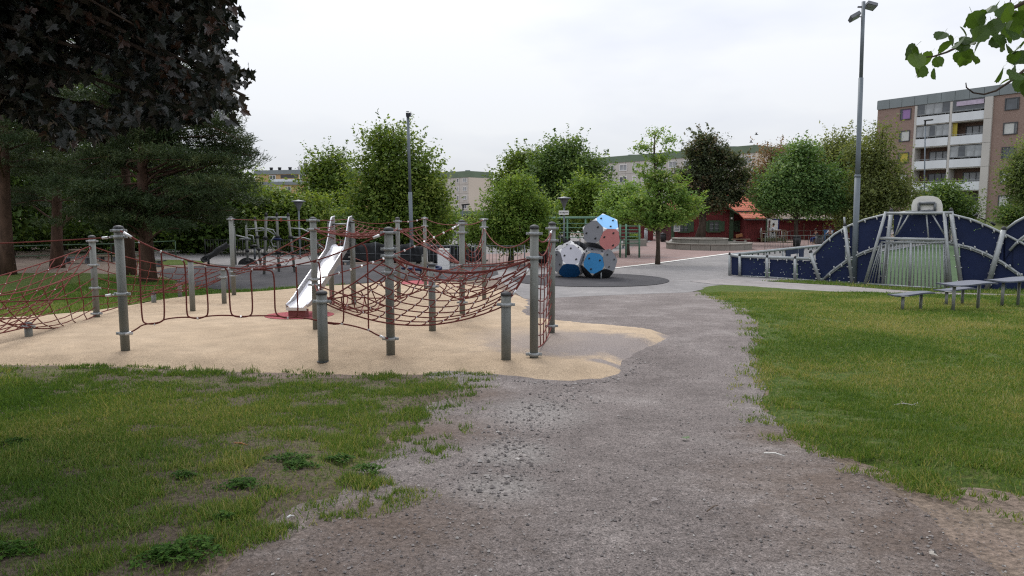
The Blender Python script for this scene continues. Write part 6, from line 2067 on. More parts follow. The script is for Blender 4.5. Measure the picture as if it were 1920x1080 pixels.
def tube_rail(name, label, pts, hgt, mat='steel_dark', step=2.2, rad=.03, cat="railing", mid=True, bars=0):
    pts = [Vector(p) for p in pts]
    t = thing(name, label, cat, pts[0])
    up = Vector((0, 0, hgt))
    MB().tube([p + up for p in pts], rad, 6).build("rail", M[mat], t)
    if mid: MB().tube([p + up * .5 for p in pts], rad * .8, 6).build("rail", M[mat], t)
    for a, b in zip(pts[:-1], pts[1:]):
        L = (b - a).length; n = max(1, int(L / step))
        for k in range(n + 1):
            p = a.lerp(b, k / n)
            MB().tube([p - Vector((0, 0, .05)), p + up], rad, 6).build("rail_post", M[mat], t)
        if bars:
            mb = MB(); n = int(L / bars)
            for k in range(1, n):
                p = a.lerp(b, k / n); mb.tube([p + up * .08, p + up], .009, 4, False)
            mb.build("bars", M[mat], t, kind="stuff")
tube_rail("green_railing", "dark railing behind the left pines at the wood's edge", [G(22, 500), G(120, 496), G(210, 493), G(330, 484)], 1.0, 'green_paint', 1.6)
tube_rail("ramp_railing", "thin steel railing before the long red shed", [G(1434, 468), G(1468, 466), G(1515, 465), G(1562, 464)], .95, 'steel', 1.5, .02, bars=.35, mid=False)
tube_rail("back_railing", "thin steel railing close along the wall of the long red shed", [G(1470, 455), G(1482, 452), G(1555, 451)], .95, 'steel', 2, .02, mid=False)
def tarp_fence(label, pts, tops, seed):
    """site fence hung with black sheeting that sags between its posts"""
    r = np.random.default_rng(seed)
    pts = [Vector(p) for p in pts]
    t = thing("site_fence", label, "fence", pts[0], "black sheeted site fences")
    n = 60
    seg = len(pts) - 1
    V = []; rows = 6
    for i in range(n + 1):
        u = i / n * seg; k = min(seg - 1, int(u)); f = u - k
        p = pts[k].lerp(pts[k + 1], f)
        zt = tops[k] * (1 - f) + tops[k + 1] * f - .10 * math.sin(math.pi * f) * (1 + .4 * r.random())
        g = h(p.x, p.y)
        for j in range(rows):
            q = j / (rows - 1)
            V.append((p.x, p.y + .07 * math.sin(i * .9 + q * 3) * q + .05 * math.sin(i * .31 + 2 * q), g + .03 + (zt - g - .03) * q))
    fs = [(i * rows + j, (i + 1) * rows + j, (i + 1) * rows + j + 1, i * rows + j + 1) for i in range(n) for j in range(rows - 1)]
    o = MB().add(V, fs, True).build("sheeting", M['tarp'], t)
    sm = o.modifiers.new("thickness", 'SOLIDIFY'); sm.thickness = .012
    for p, z in zip(pts, tops):
        MB().tube([(p.x, p.y - .06, h(p.x, p.y)), (p.x, p.y - .06, z + .03)], .022, 8).build("fence_post", M['steel_dark'], t)
        MB().box((p.x, p.y - .05, h(p.x, p.y) + .06), (.6, .22, .12)).build("foot_block", M['conc'], t)
    for a, b, za, zb in zip(pts[:-1], pts[1:], tops[:-1], tops[1:]):
        MB().tube([(a.x, a.y - .06, za * .45 + h(a.x, a.y) * .55), (b.x, b.y - .06, zb * .45 + h(b.x, b.y) * .55)], .015, 6).build("rail", M['steel_dark'], t)
def gat(px, py, dy=0): 
    p = G(px, py); p.y += dy; p.x = at(px, py, p.y).x; p.z = h(p.x, p.y); return p
pp = [gat(640, 497, 2), gat(705, 499, 2), gat(770, 501, 2), gat(800, 502, 2)]
tarp_fence("black sheeted site fence between slide and spinner", pp, [at(x, y, p.y).z for (x, y), p in zip(((640, 452), (705, 454), (770, 456), (800, 458)), pp)], 1)
pp = [gat(803, 502, 2.5), gat(862, 501, 2.5), gat(905, 501, 4.0)]
tarp_fence("black sheeted site fence behind the white cabinet", pp, [at(x, y, p.y).z for (x, y), p in zip(((803, 455), (862, 456), (905, 462)), pp)], 2)
pp = [gat(1000, 496), gat(1050, 495), gat(1085, 494), gat(1120, 494)]
tarp_fence("black sheeted site fence behind the climbing balls", pp, [at(x, y, p.y).z for (x, y), p in zip(((1000, 440), (1058, 441), (1085, 452), (1120, 455)), pp)], 3)

# ------------------------------------------------------------------ things on the plaza
def pergola():
    Y = 41.5
    P = lambda px, py, dy=0: at(px, py, Y + dy)
    g = lambda px, dy=0: Vector((at(px, 460, Y + dy).x, Y + dy, h(at(px, 460, Y + dy).x, Y + dy)))
    t = thing("pergola", "green metal pergola of tubes behind the climbing balls", "pergola", g(1110))
    for dy in (0, 3):
        MB().tube([P(1020, 409, dy), P(1122, 408, dy)], .07, 8).build("beam", M['green_metal'], t)
        for py in (419, 427, 436, 445):
            MB().tube([P(1030, py, dy), P(1120, py, dy)], .025, 6).build("rail", M['green_metal'], t)
        for px in (1022, 1064, 1098, 1120):
            MB().tube([g(px, dy), P(px, 408, dy)], .05, 8).build("pillar", M['green_metal'], t)
    for py in (424, 431, 437, 444, 450, 456):
        MB().tube([P(1163, py), P(1200, py)], .03, 6).build("rail", M['green_metal'], t)
    for px in (1174, 1199, 1163):
        MB().tube([g(px), P(px, 420)], .055, 8).build("pillar", M['green_metal'], t)
pergola()
def planter():
    c = G(1192, 462)
    t = thing("planter", "low concrete planter with green plants at the pergola's right end", "planter", c)
    w = 40 / FPX * c.y
    MB().box(c + Vector((0, .5, .28)), (w, 1.1, .56)).build("trough", M['conc'], t)
    r = np.random.default_rng(3)
    V, tone, CC = foliage(r, [(c.x - .1, c.y + .5, c.z + .75, w * .42, .4, .25)], 30, 40, .14, .07, surf=.6)
    link_mesh("plants", quads_mesh("plants", V - np.array(c)[None], tone, M['lf_bright']), None, t)
planter()
def pipe():
    c = G(1088, 478)
    t = thing("bent_pipe", "white bent pipe standing behind the black sheeting", "pipe", Vector((at(1087, 470, 42).x, 42, h(5, 42))))
    MB().tube([at(1088, 470, 42), at(1087.5, 440, 42), at(1087, 437, 42), at(1085, 435.5, 42), at(1082, 436, 42)], .06, 8).build("pipe", M['white_board'], t)
pipe()
def column_post():
    c = G(1211, 455)
    t = thing("ventilation_column", "grey ribbed metal column before the small red shed", "column", c)
    z = at(1211, 430, c.y).z; r_ = 3.3 / FPX * c.y
    MB().tube([c, (c.x, c.y, z)], r_, 14).build("body", M['steel_light'], t)
    MB().lathe((c.x, c.y, z), [(r_ * 1.1, 0), (r_ * 1.1, .06), (.02, .1)], 14).build("lid", M['steel'], t)
column_post()
def litter_bin():
    c = G(1245, 454)
    t = thing("litter_bin", "black litter bin on a post left of the red house", "bin", c)
    z = at(1245, 438, c.y).z
    MB().lathe((c.x - .12, c.y, z - .75), [(.20, 0), (.23, .35), (.23, .68)], 12).build("bucket", M['black'], t)
    MB().lathe((c.x - .12, c.y, z - .05), [(.25, 0), (.25, .05), (.05, .14)], 12).build("lid", M['black'], t)
    MB().tube([c + Vector((.14, 0, 0)), (c.x + .14, c.y, z)], .035, 8).build("post", M['black'], t)
litter_bin()
def terrace():
    c = Vector((at(1334, 462, 51.5).x, 52.3, h(13, 52)))
    t = thing("round_terrace", "two stepped round concrete terrace around the copper tree", "terrace", c)
    def tier(R0, z0, z1, nseg, cx=0, cy=0):
        C = c + Vector((cx, cy, 0))
        MB().lathe((C.x, C.y, C.z), [(R0 - .33, z0), (R0 - .33, z1 - .02), (.05, z1 - .02)], 40).build("paved_top", M['conc'], t)
        for k in range(nseg):
            a0, a1 = 2 * math.pi * k / nseg + .006, 2 * math.pi * (k + 1) / nseg - .006
            A = np.linspace(a0, a1, 4)
            pin = [Vector((C.x + (R0 - .32) * math.cos(a), C.y + (R0 - .32) * math.sin(a), C.z + z1)) for a in A]
            pou = [Vector((C.x + R0 * math.cos(a), C.y + R0 * math.sin(a), C.z + z1)) for a in A]
            poly = pou + pin[::-1]
            MB().prism(poly, (0, 0, 1), z1 - z0).build("kerb_stone", M['conc'], t, fix=True)
            lip = [Vector((C.x + (R0 + .05) * math.cos(a), C.y + (R0 + .05) * math.sin(a), C.z + z1 + .06)) for a in A] + [p + Vector((0, 0, .06)) for p in pin[::-1]]
            MB().prism(lip, (0, 0, 1), .058).build("coping_stone", M['conc'], t, fix=True)
    tier(3.05, -.02, .42, 14)
    tier(2.0, .40, .72, 10, -.55, .35)
terrace()

# ------------------------------------------------------------------ far and middle buildings
def win_mesh(w, hh, frame, pane, mull=1, depth=.10, fr=.09):
    mf = MB()
    for (c, s) in (((0, 0, hh / 2 - fr / 2), (w, depth, fr)), ((0, 0, -hh / 2 + fr / 2), (w, depth, fr)), ((-w / 2 + fr / 2, 0, 0), (fr, depth, hh - 2 * fr)), ((w / 2 - fr / 2, 0, 0), (fr, depth, hh - 2 * fr))):
        mf.box(c, s)
    for k in range(mull):
        x = -w / 2 + w * (k + 1) / (mull + 1)
        mf.box((x, 0, 0), (fr * .8, depth * .9, hh - 2 * fr))
    return mf.mesh("window", frame)
def pane_mesh(w, hh, mat, fr=.09):
    return MB().box((0, .02, 0), (w - 2 * fr + .01, .02, hh - 2 * fr + .01)).mesh("pane", mat)
class Fac:
    """facade on the vertical plane through two plan points; x runs along it, y into the building"""
    def __init__(s, A, B):
        s.A = Vector((A[0], A[1], 0)); d = Vector((B[0] - A[0], B[1] - A[1], 0)); s.L = d.length; s.d = d.normalized()
        s.n = Vector((s.d.y, -s.d.x, 0))
        if s.n.dot(CAM - s.A) < 0: s.n = -s.n
        s.n.z = 0; s.n.normalize()
    def P(s, x, z, out=0.0): 
        p = s.A + s.d * x + s.n * out
        return Vector((p.x, p.y, z))
    def uv(s, px, py):
        q = on_plane(px, py, s.A, s.n)
        return (q - s.A).dot(s.d), q.z
    def box(s, mb, x0, x1, z0, z1, o0, o1):
        vs = [s.P(x, z, o) for z in (z0, z1) for o in (o0, o1) for x in (x0, x1)]
        return mb.add(vs, [(0, 2, 3, 1), (4, 5, 7, 6), (0, 1, 5, 4), (2, 6, 7, 3), (0, 4, 6, 2), (1, 3, 7, 5)])
    def mat4(s, x, z, out=0.0):
        p = s.P(x, z, out)
        m = Matrix.Identity(4)
        inn = -s.n
        for i in range(3): m[i][0] = s.d[i]; m[i][1] = inn[i]; m[i][3] = p[i]
        m[0][2] = m[1][2] = 0; m[2][2] = 1
        return m
    def part(s, name, x0, x1, z0, z1, o0, o1, mat, parent, kind=None):
        return s.box(MB(), x0, x1, z0, z1, o0, o1).build(name, M[mat], parent, kind, fix=True)
    def window(s, parent, x, z, out, fm, pm):
        w = inst("window", fm, parent, s.mat4(x, z, out))
        inst("pane", pm, w, s.mat4(x, z, out - .005))
        return w

def brick_block():
    a_, b_ = at(1641, 300, 95.6), at(1895, 300, 82.5)
    f = Fac((a_.x, a_.y), (a_.x + (b_.x - a_.x) * 1.7, a_.y + (b_.y - a_.y) * 1.7))
    zt = f.uv(1641, 190)[1]; zf = f.uv(1641, 206.5)[1]
    z0 = 0.0
    t = thing("apartment_block", "brown brick apartment block with white balconies at right", "apartment block", f.P(0, z0))
    U = lambda px, py=300: f.uv(px, py)[0]
    xb0, xm, xb1, xc1 = U(1716, 240), U(1782, 240), U(1845, 240), U(1860, 240)
    Lx = f.L
    D = -11
    # brick walls left and right of the recessed balconies, back wall of the recess
    f.part("brick_wall", 0, xb0, z0, zf, D, 0, 'brick', t)
    f.part("brick_wall", xc1, Lx, z0, zf, D, 0, 'brick', t)
    f.part("recess_wall", xb0, xc1, z0, zf, D, -1.5, 'brown_wall', t)
    f.part("roof", -.1, Lx + .1, zf + .02, zt - .05, D - .1, .05, 'zinc', t)
    n = 17
    for k in range(n):
        a, b = Lx * k / n, Lx * (k + 1) / n
        f.part("fascia_panel", a + .02, b - .02, zf - .02, zt, .06, .14, 'zinc', t)
    f.part("concrete_pier", xb0 - .12, xb0 + .16, z0, zf - .1, -1.4, .10, 'conc_panel', t)
    f.part("concrete_pier", xm - .13, xm + .13, z0, zf - .1, -1.4, .10, 'conc_panel', t)
    st = 2.75
    zz = f.uv(1860, 222)[1]
    z = zf - .05
    segs = []
    k = 0
    while z > z0 + .1:
        zn = max(z0, zz - k * st)
        f.part("pier_segment", xb1, xc1, zn + .03, z, -1.4, .25, 'conc_panel', t); z = zn; k += 1
    # balconies, top row measured in the picture then repeated down the storeys
    pt_, pb_ = f.uv(1750, 217)[1], f.uv(1750, 232)[1]
    bay = [(xb0 + .16, xm - .13), (xm + .13, xb1)]
    glass = {(0, 0): 4, (0, 1): 1, (1, 0): 5, (2, 1): 4, (2, 0): 0, (1, 1): 0}
    for s in range(6):
        za, zb = pt_ - st * s, pb_ - st * s
        if zb < z0 + .3: break
        for i, (x0, x1) in enumerate(bay):
            f.part("balcony_floor", x0, x1, zb - .12, zb - .01, -1.45, .05, 'conc_panel', t)
            f.part("balcony_front", x0 + .03, x1 - .03, zb, za, .08, .15, 'balc_white', t)
            rl = MB()
            rl.tube([f.P(x0, za + .18, .1), f.P(x1, za + .18, .1)], .03, 6)
            for q in range(4): rl.tube([f.P(x0 + (x1 - x0) * (q + .5) / 4, za - .05, .1), f.P(x0 + (x1 - x0) * (q + .5) / 4, za + .18, .1)], .02, 6)
            rl.build("handrail", M['steel_light'], t)
            # doors and windows at the back of the balcony
            w = (x1 - x0) * .62
            fm, pm = win_mesh(w, 1.35, M['frame_dark'], None, 2), pane_mesh(w, 1.35, M['glass'] if (s + i) % 2 else M['glass_light'])
            f.window(t, (x0 + x1) / 2 + .3, za + .55, -1.45, fm, pm)
            g = glass.get((s, i), 0)
            if g:
                zt_ = za + 1.55 if s else f.uv(1750, 193)[1]
                for q in range(g):
                    a, b = x0 + (x1 - x0) * q / g, x0 + (x1 - x0) * (q + 1) / g
                    gm, gp_ = win_mesh(b - a - .02, zt_ - za - .24, M['steel_light'], None, 0, .05, .05), pane_mesh(b - a, zt_ - za - .2, M['glass_light'] if (q + s) % 3 else M['glass'], .05)
                    f.window(t, (a + b) / 2, (zt_ + za + .26) / 2, .02, gm, gp_)
    f.part("awning", bay[1][0] + .5, bay[1][1] - .1, f.uv(1800, 199)[1], f.uv(1815, 189)[1], .16, .22, 'blind_lilac', t)
    f.part("side_screen", bay[1][0], bay[1][0] + .5, pb_ - st + 1.0, pb_ - .15, -.4, -.3, 'blind_yellow', t)
    # windows left of the balconies with coloured blinds
    w, hh = U(1708.5, 214) - U(1688, 214), f.uv(1698, 204)[1] - f.uv(1698, 224.5)[1]
    cx = U(1698.5, 214); cz = (f.uv(1698, 204)[1] + f.uv(1698, 224.5)[1]) / 2
    fm = win_mesh(w, hh, M['frame_dark'], None, 0, .12, .10)
    pan = ['blind_purple', 'blind_white', 'blind_yellow', 'blind_white', 'blind_white', 'blind_white']
    for s in range(6):
        if cz - st * s < z0 + .5: break
        wdw = f.window(t, cx, cz - st * s, .04, fm, pane_mesh(w, hh, M[pan[s]], .10))
        inst("side_light", MB().box((-w / 2 + .22, -.02, 0), (.16, .02, hh - .22)).mesh("side_light", M['glass']), wdw, f.mat4(cx, cz - st * s, .06))
    w2 = U(1911, 195) - U(1884, 195)
    cx2 = U(1898, 195); cz2 = (f.uv(1897, 183)[1] + f.uv(1897, 206.5)[1]) / 2
    fm = win_mesh(w2, hh, M['frame_dark'], None, 0, .12, .10)
    for s in range(6):
        if cz2 - st * s < z0 + .5: break
        for dx in (0, 3.3):
            wdw = f.window(t, cx2 + dx, cz2 - st * s, .04, fm, pane_mesh(w2, hh, M[['glass', 'blind_white', 'glass', 'blind_white', 'blind_white', 'blind_white'][s]], .10))
            inst("side_light", MB().box((w2 / 2 - .26, -.02, 0), (.16, .02, hh - .22)).mesh("side_light", M['glass']), wdw, f.mat4(cx2 + dx, cz2 - st * s, .06))
M['blind_lilac'] = pmat("pale lilac awning", (0.47, 0.40, 0.50), .8)
brick_block()

def panel_block(label, A, B, ztop_px, fascia_h, depth, cols, row0, st, nrows, w, hh, gab=True, zb=-.5, panel_w=None):
    f = Fac(A, B)
    zt = f.uv(*ztop_px)[1]
    t = thing("apartment_block", label, "apartment block", f.P(0, zb), "green topped concrete apartment blocks")
    zf = zt - fascia_h
    f.part("wall", 0, f.L, zb, zf, -depth, 0, 'conc_panel', t)
    f.part("fascia", -.15, f.L + .15, zf, zt, -depth - .15, .15, 'green_roof', t)
    f.part("gable_skin", f.L, f.L + .12, zb, zf - .01, -depth + .02, -.05, 'beige', t)
    f.part("gable_skin", -.12, 0, zb, zf - .01, -depth + .02, -.05, 'beige', t)
    fm = win_mesh(w, hh, M['white'], None, 1, .14, .13)
    fn = win_mesh(w * .5, hh, M['white'], None, 0, .14, .13)
    pms = [pane_mesh(w, hh, M[k], .13) for k in ('glass', 'glass_light', 'blind_white')]
    pns = [pane_mesh(w * .5, hh, M[k], .13) for k in ('glass', 'glass_light', 'blind_white')]
    r = random.Random(len(cols) * 7 + nrows)
    for s in range(nrows):
        z = row0 - st * s
        for x, narrow in cols:
            i = r.choice((0, 0, 1, 1, 2))
            f.window(t, x, z, .05, fn if narrow else fm, (pns if narrow else pms)[i])
        f.part("panel_joint", 0, f.L, z - st * .5 - .03, z - st * .5 + .03, -.1, .012, 'joint', t)
    x = 0
    while panel_w and x < f.L:
        f.part("panel_joint", x - .03, x + .03, zb, zf, -.1, .010, 'joint', t); x += panel_w
    for k in (.2, .55, .8):
        p = f.P(f.L * k, zt, -depth * .5)
        MB().box(p + Vector((0, 0, .35)), (1.6, 1.2, .7)).build("roof_vent", M['zinc'], t)
    return f, t
_a, _b = at(1100, 300, 177.5), at(1416, 285, 142)
A2, B2 = (_a.x, _a.y), (_b.x, _b.y)
f2 = Fac(A2, B2)
row0 = f2.uv(1145, 316)[1]
xs2 = [f2.uv(px, 316)[0] for px in (1127, 1145, 1169, 1190, 1214, 1238, 1262, 1290, 1318, 1346, 1376, 1400)]
panel_block("long concrete block with green roof fascia behind the plaza trees", A2, B2, (1113, 296.5), 1.5, 12, [(x, i % 5 == 3) for i, x in enumerate(xs2)], row0, 2.8, 6, 2.3, 1.5, panel_w=4.2)
_a, _b = at(803, 340, 244), at(878, 340, 230)
A3, B3 = (_b.x + (_a.x - _b.x) * 1.55, _b.y + (_a.y - _b.y) * 1.55), (_b.x, _b.y)
f3 = Fac(A3, B3)
row3 = f3.uv(871, 338)[1]
xs3 = [(f3.uv(px, 338)[0], nar) for px, nar in ((871.5, 0), (858.5, 1), (837, 1), (826, 0), (814, 0), (800, 0), (790, 1), (778, 0))]
panel_block("concrete block with green fascia and beige gable, left of the round trees", A3, B3, (877, 320.5), 2.0, 11, xs3, row3, 2.8, 5, 1.75, 1.45, panel_w=4.5)

def ochre_block():
    f = Fac((-75, 205), (-40, 196))
    t = thing("apartment_block", "ochre apartment block with stepped grey roofs seen between trees at left", "apartment block", f.P(0, -.5))
    zt = f.uv(500, 318)[1]; z1 = f.uv(500, 326)[1]; z2 = f.uv(500, 341)[1]; z3 = f.uv(500, 347)[1]
    f.part("upper_wall", 0, f.L, -.5, z1, -12, -3, 'yellow_wall', t)
    f.part("upper_roof", -.3, f.L + .3, z1, zt, -12.3, -2.7, 'zinc', t)
    f.part("terrace_roof", -.3, f.L + .3, z3, z2, -3, .4, 'zinc', t)
    f.part("lower_wall", 0, f.L, -.5, z3, -3, 0, 'yellow_wall', t)
    a, b = f.uv(545, 316)[0], f.uv(578, 316)[0]
    f.part("penthouse", a, b, zt, f.uv(560, 309.5)[1], -9, -4, 'white', t)
    x0, x1 = f.uv(497, 338)[0], f.uv(556, 338)[0]
    f.part("terrace_front", x0, x1, f.uv(520, 342)[1], f.uv(520, 335)[1], -2.8, -2.6, 'balc_white', t)
    f.part("dark_glazing", f.uv(515, 330)[0], f.uv(548, 330)[0], f.uv(530, 333)[1], f.uv(530, 327)[1], -3, -2.95, 'frame_dark', t)
    fm = win_mesh(2.0, 1.4, M['white'], None, 1, .14, .13)
    for px, py, m in ((557, 330, 'glass'), (500, 332, 'glass'), (574, 330, 'glass_light')):
        x, z = f.uv(px, py); f.window(t, x, z, -2.93, fm, pane_mesh(2.0, 1.4, M[m], .13))
    for px, py, m in ((495, 350.5, 'glass_light'), (505, 350, 'glass'), (520, 352, 'glass_light'), (540, 352, 'glass')):
        x, z = f.uv(px, py); f.window(t, x, z - .4, .05, fm, pane_mesh(2.0, 1.4, M[m], .13))
    for px in (486, 502, 522, 540, 551, 553, 564):
        x, z = f.uv(px, 318); zz = zt if px < 545 else f.uv(560, 309.5)[1]
        p = f.P(x, zz, -6); MB().lathe(p, [(.45, 0), (.45, .7), (.6, .75), (.5, 1.0)], 8).build("roof_vent", M['cap'], t)
ochre_block()
def ochre2():
    f = Fac((-46, 196), (-30, 192))
    t = thing("apartment_block", "small bit of ochre block right of the rounded linden", "apartment block", f.P(0, -.5))
    zt = f.uv(655, 322)[1]
    f.part("wall", 0, f.L, -.5, zt - 1.2, -10, 0, 'yellow_wall', t)
    f.part("roof", -.3, f.L + .3, zt - 1.2, zt, -10.3, .3, 'zinc', t)
    fm = win_mesh(2.0, 1.4, M['white'], None, 1, .14, .13)
    for px, py in ((652, 334), (660, 345), (652, 357)):
        x, z = f.uv(px, py); f.window(t, x, z, .05, fm, pane_mesh(2.0, 1.4, M['glass'], .13))
ochre2()

def brown_house():
    f = Fac((at(770, 450, 74).x, 74), (at(893, 450, 70).x, 70))
    zb = -.5
    t = thing("brown_house", "brown timber house behind the black sheeting, white framed window", "house", f.P(0, zb))
    zt = f.uv(860, 396)[1]; ze = f.uv(860, 404)[1]
    f.part("wall", 0, f.L, zb, ze, -8, 0, 'brown_wall', t)
    f.part("roof", -.3, f.L + .3, ze, zt, -8.3, .5, 'green_roof', t)
    x, z = f.uv(852, 440)
    f.window(t, x, z, .05, win_mesh(.72, .80, M['white'], None, 0, .12, .08), pane_mesh(.72, .80, M['glass_light'], .08))
    for px, py in ((808, 437), (856, 409), (876, 437)):
        x, z = f.uv(px, py)
        f.window(t, x, z, .05, win_mesh(.6, .9, M['white'], None, 0, .12, .08), pane_mesh(.6, .9, M['glass'], .08))
    x0, x1 = f.uv(872, 450)[0], f.uv(888, 450)[0]
    z0, z1 = f.uv(880, 458)[1], f.uv(880, 447)[1]
    f.part("balcony_floor", x0, x1, z0 - .12, z0, .01, .9, 'conc_panel', t)
    for k in range(9):
        xx = x0 + (x1 - x0) * k / 8
        MB().tube([f.P(xx, z0, .85), f.P(xx, z1, .85)], .035, 4).build("baluster", M['white_board'], t)
    MB().tube([f.P(x0, z1, .85), f.P(x1, z1, .85)], .05, 6).build("handrail", M['white_board'], t)
    xd = f.uv(827, 440)[0]
    MB().tube([f.P(xd, zb, .08), f.P(xd, ze, .08)], .08, 6).build("downpipe", M['frame_dark'], t)
brown_house()

# ------------------------------------------------------------------ red timber houses
def red_house():
    Y = 66.0
    g = h(20, Y)
    X = lambda px: at(px, 430, Y).x
    f = Fac((X(1262), Y), (X(1371), Y))
    t = thing("red_house", "red timber house with green shutters and orange tiled roof", "house", f.P(0, g))
    ze = at(1370, 396, Y).z
    W = f.L
    zr = ze + W * .5 * .62
    D = 8.0
    # gabled block
    mb = MB()
    a = [f.P(0, g, 0), f.P(W, g, 0), f.P(W, ze, 0), f.P(W / 2, zr, 0), f.P(0, ze, 0)]
    mb.prism(a, f.n, D)
    mb.build("wall", M['redwood'], t)
    for s in (0, 1):
        x0, x1 = (W / 2, W + .45) if s else (W / 2, -.45)
        z1 = ze - .45 * .62
        q = [f.P(x0, zr + .03, .5), f.P(x1, z1 + .03, .5), f.P(x1, z1 + .03, -D - .4), f.P(x0, zr + .03, -D - .4)]
        n = (q[1] - q[0]).cross(q[2] - q[0]).normalized()
        if n.z < 0: n = -n
        MB().prism([p + n * .12 for p in q], n, .12).build("roof", M['tiles'], t, fix=True)
        MB().tube([f.P(x0, zr - .02, .52), f.P(x1, z1 - .02, .52)], .09, 4).build("bargeboard", M['green_paint'], t)
    # right wing with hipped roof, wall a little set back
    wx0, wx1 = W + .002, X(1424) - X(1262)
    f.part("wall", wx0, wx1, g, ze, -D + 1, -.35, 'redwood', t)
    rp_ = at(1393, 363, Y + 3.6)
    e0, e1 = f.P(W * .62, ze + .05, .15), f.P(wx1 + .12, ze + .05, .15)
    e2, e3 = f.P(wx1 + .12, ze + .05, -7.4), f.P(W * .62, ze + .05, -7.4)
    k1 = Vector((rp_.x, Y + 3.6, rp_.z)); k0 = Vector((e0.x, Y + 3.6, rp_.z))
    mb = MB(); mb.add([e0, e1, e2, e3, k0, k1], [(0, 1, 5, 4), (1, 2, 5), (2, 3, 4, 5), (0, 4, 3), (3, 2, 1, 0)])
    mb.build("roof", M['tiles'], t, fix=True)
    f.part("eaves_board", W + .3, wx1 + .10, ze - .10, ze + .045, .04, .14, 'frame_dark', t)
    # porch extension with lean-to roof
    px0, px1 = X(1389) - X(1262), X(1424) - X(1262)
    zp = at(1410, 411, Y - 1.6).z
    f.part("porch_wall", px0, px1, g, zp - .02, -.34, 1.5, 'redwood', t)
    q = [f.P(px0 - .35, at(1410, 397.5, Y).z, -.33), f.P(px1 - .10, at(1410, 397.5, Y).z, -.33), f.P(px1 - .10, zp, 1.9), f.P(px0 - .35, zp, 1.9)]
    n = (q[1] - q[0]).cross(q[2] - q[0]).normalized()
    if n.z < 0: n = -n
    MB().prism([p + n * .1 for p in q], n, .1).build("porch_roof", M['tiles'], t, fix=True)
    MB().tube([q[3] - Vector((0, 0, .05)), q[2] - Vector((0, 0, .05))], .06, 4).build("gutter", M['frame_dark'], t)
    MB().tube([q[1] + Vector((.03, 0, 0)), q[2] + Vector((.03, 0, 0))], .08, 4).build("bargeboard", M['frame_dark'], t)
    f.part("corner_board", W - .19, W + .19, g, ze + .05, .0, .07, 'green_paint', t)
    f.part("corner_board", -.17, .12, g, ze, .0, .06, 'green_paint', t)
    f.part("plinth", .05, W - .05, g, g + .22, .001, .05, 'frame_dark', t)
    # windows with shutters
    def win(pxa, pxb, pya, pyb, sh, out=.03, opened=False):
        xa, xb = X(pxa) - X(1262), X(pxb) - X(1262)
        za, zb = at(0, pya, Y).z, at(0, pyb, Y).z
        w, hh = xb - xa, za - zb
        cx, cz = (xa + xb) / 2, (za + zb) / 2
        mf = MB()
        fr = .10
        for c, s in (((0, 0, hh / 2 - fr / 2), (w + .1, .12, fr * 1.3)), ((0, 0, -hh / 2 + fr / 2), (w + .2, .16, fr * 1.3)), ((-w / 2 + fr / 2, 0, 0), (fr, .1, hh - .24)), ((w / 2 - fr / 2, 0, 0), (fr, .1, hh - .24)), ((0, 0, 0), (fr * .9, .1, hh - .24))):
            mf.box(c, s)
        wd = inst("window", mf.mesh("window", M['green_paint']), t, f.mat4(cx, cz, out))
        inst("pane", MB().box((0, .02, 0), (w - .16, .02, hh - .2)).mesh("pane", M['glass']), wd, f.mat4(cx, cz, out))
        gb = MB()
        for sx in (-1, 1):
            for k in (-1, 1): gb.box((sx * w / 4, -.005, k * hh / 6), (w / 2 - .14, .03, .035))
        inst("glazing_bar", gb.mesh("glazing_bar", M['steel_light']), wd, f.mat4(cx, cz, out))
        for pa, pb in sh:
            a, b = X(pa) - X(1262), X(pb) - X(1262)
            f.part("shutter", a, b, zb + .08, za - .06, out - .02, out + .035, 'green_paint', t)
        if opened:
            cas = MB(); ww = .52
            for c, s in (((0, 0, hh / 2 - .12), (ww, .05, .06)), ((0, 0, -hh / 2 + .12), (ww, .05, .06)), ((-ww / 2, 0, 0), (.06, .05, hh - .2)), ((ww / 2, 0, 0), (.06, .05, hh - .2)), ((0, 0, .16), (ww, .05, .04)), ((0, 0, -.16), (ww, .05, .04))): cas.box(c, s)
            m = f.mat4(xa - .25, cz, out + .25) @ Matrix.Rotation(-.5, 4, 'Z')
            o = inst("open_casement", cas.mesh("open_casement", M['white']), t, m)
            inst("pane", MB().box((0, 0, 0), (ww - .05, .012, hh - .25)).mesh("pane", M['glass_light']), o, m)
    win(1273, 1291, 414, 436, [(1291, 1300.5)], opened=True)
    win(1328, 1349, 413.5, 435.5, [(1318.5, 1327.5), (1349, 1358)])
    win(1381, 1389, 414, 434, [(1377.5, 1380.8), (1389.2, 1398)], .0 + 1.53 if False else -.30)
    lamp = MB().lathe(f.P(W - .02, at(0, 409.5, Y).z, .16), [(.05, -.1), (.12, -.06), (.12, .06), (.05, .1)], 10)
    lamp.build("wall_lamp", M['white_board'], t)
    # door side: white frame and opened door right of the porch
    f.part("door_frame", px1 + .30, px1 + .42, g + .3, at(0, 413, Y).z, .9, 1.1, 'white_board', t)
    f.part("door_frame", px1 + .62, px1 + .72, g + .3, at(0, 413, Y).z, .9, 1.1, 'white_board', t)
    f.part("door_frame", px1 + .30, px1 + .72, at(0, 413, Y).z, at(0, 411, Y).z, .9, 1.1, 'white_board', t)
    f.part("open_door", px1 + .74, px1 + 1.30, g + .32, at(0, 412.5, Y).z, 1.0, 1.06, 'white', t)
    f.part("porch_post", px1 + .02, px1 + .14, g, zp, 1.5, 1.62, 'green_paint', t)
    return f, g, px1
fr_, gr_, pxr = red_house()
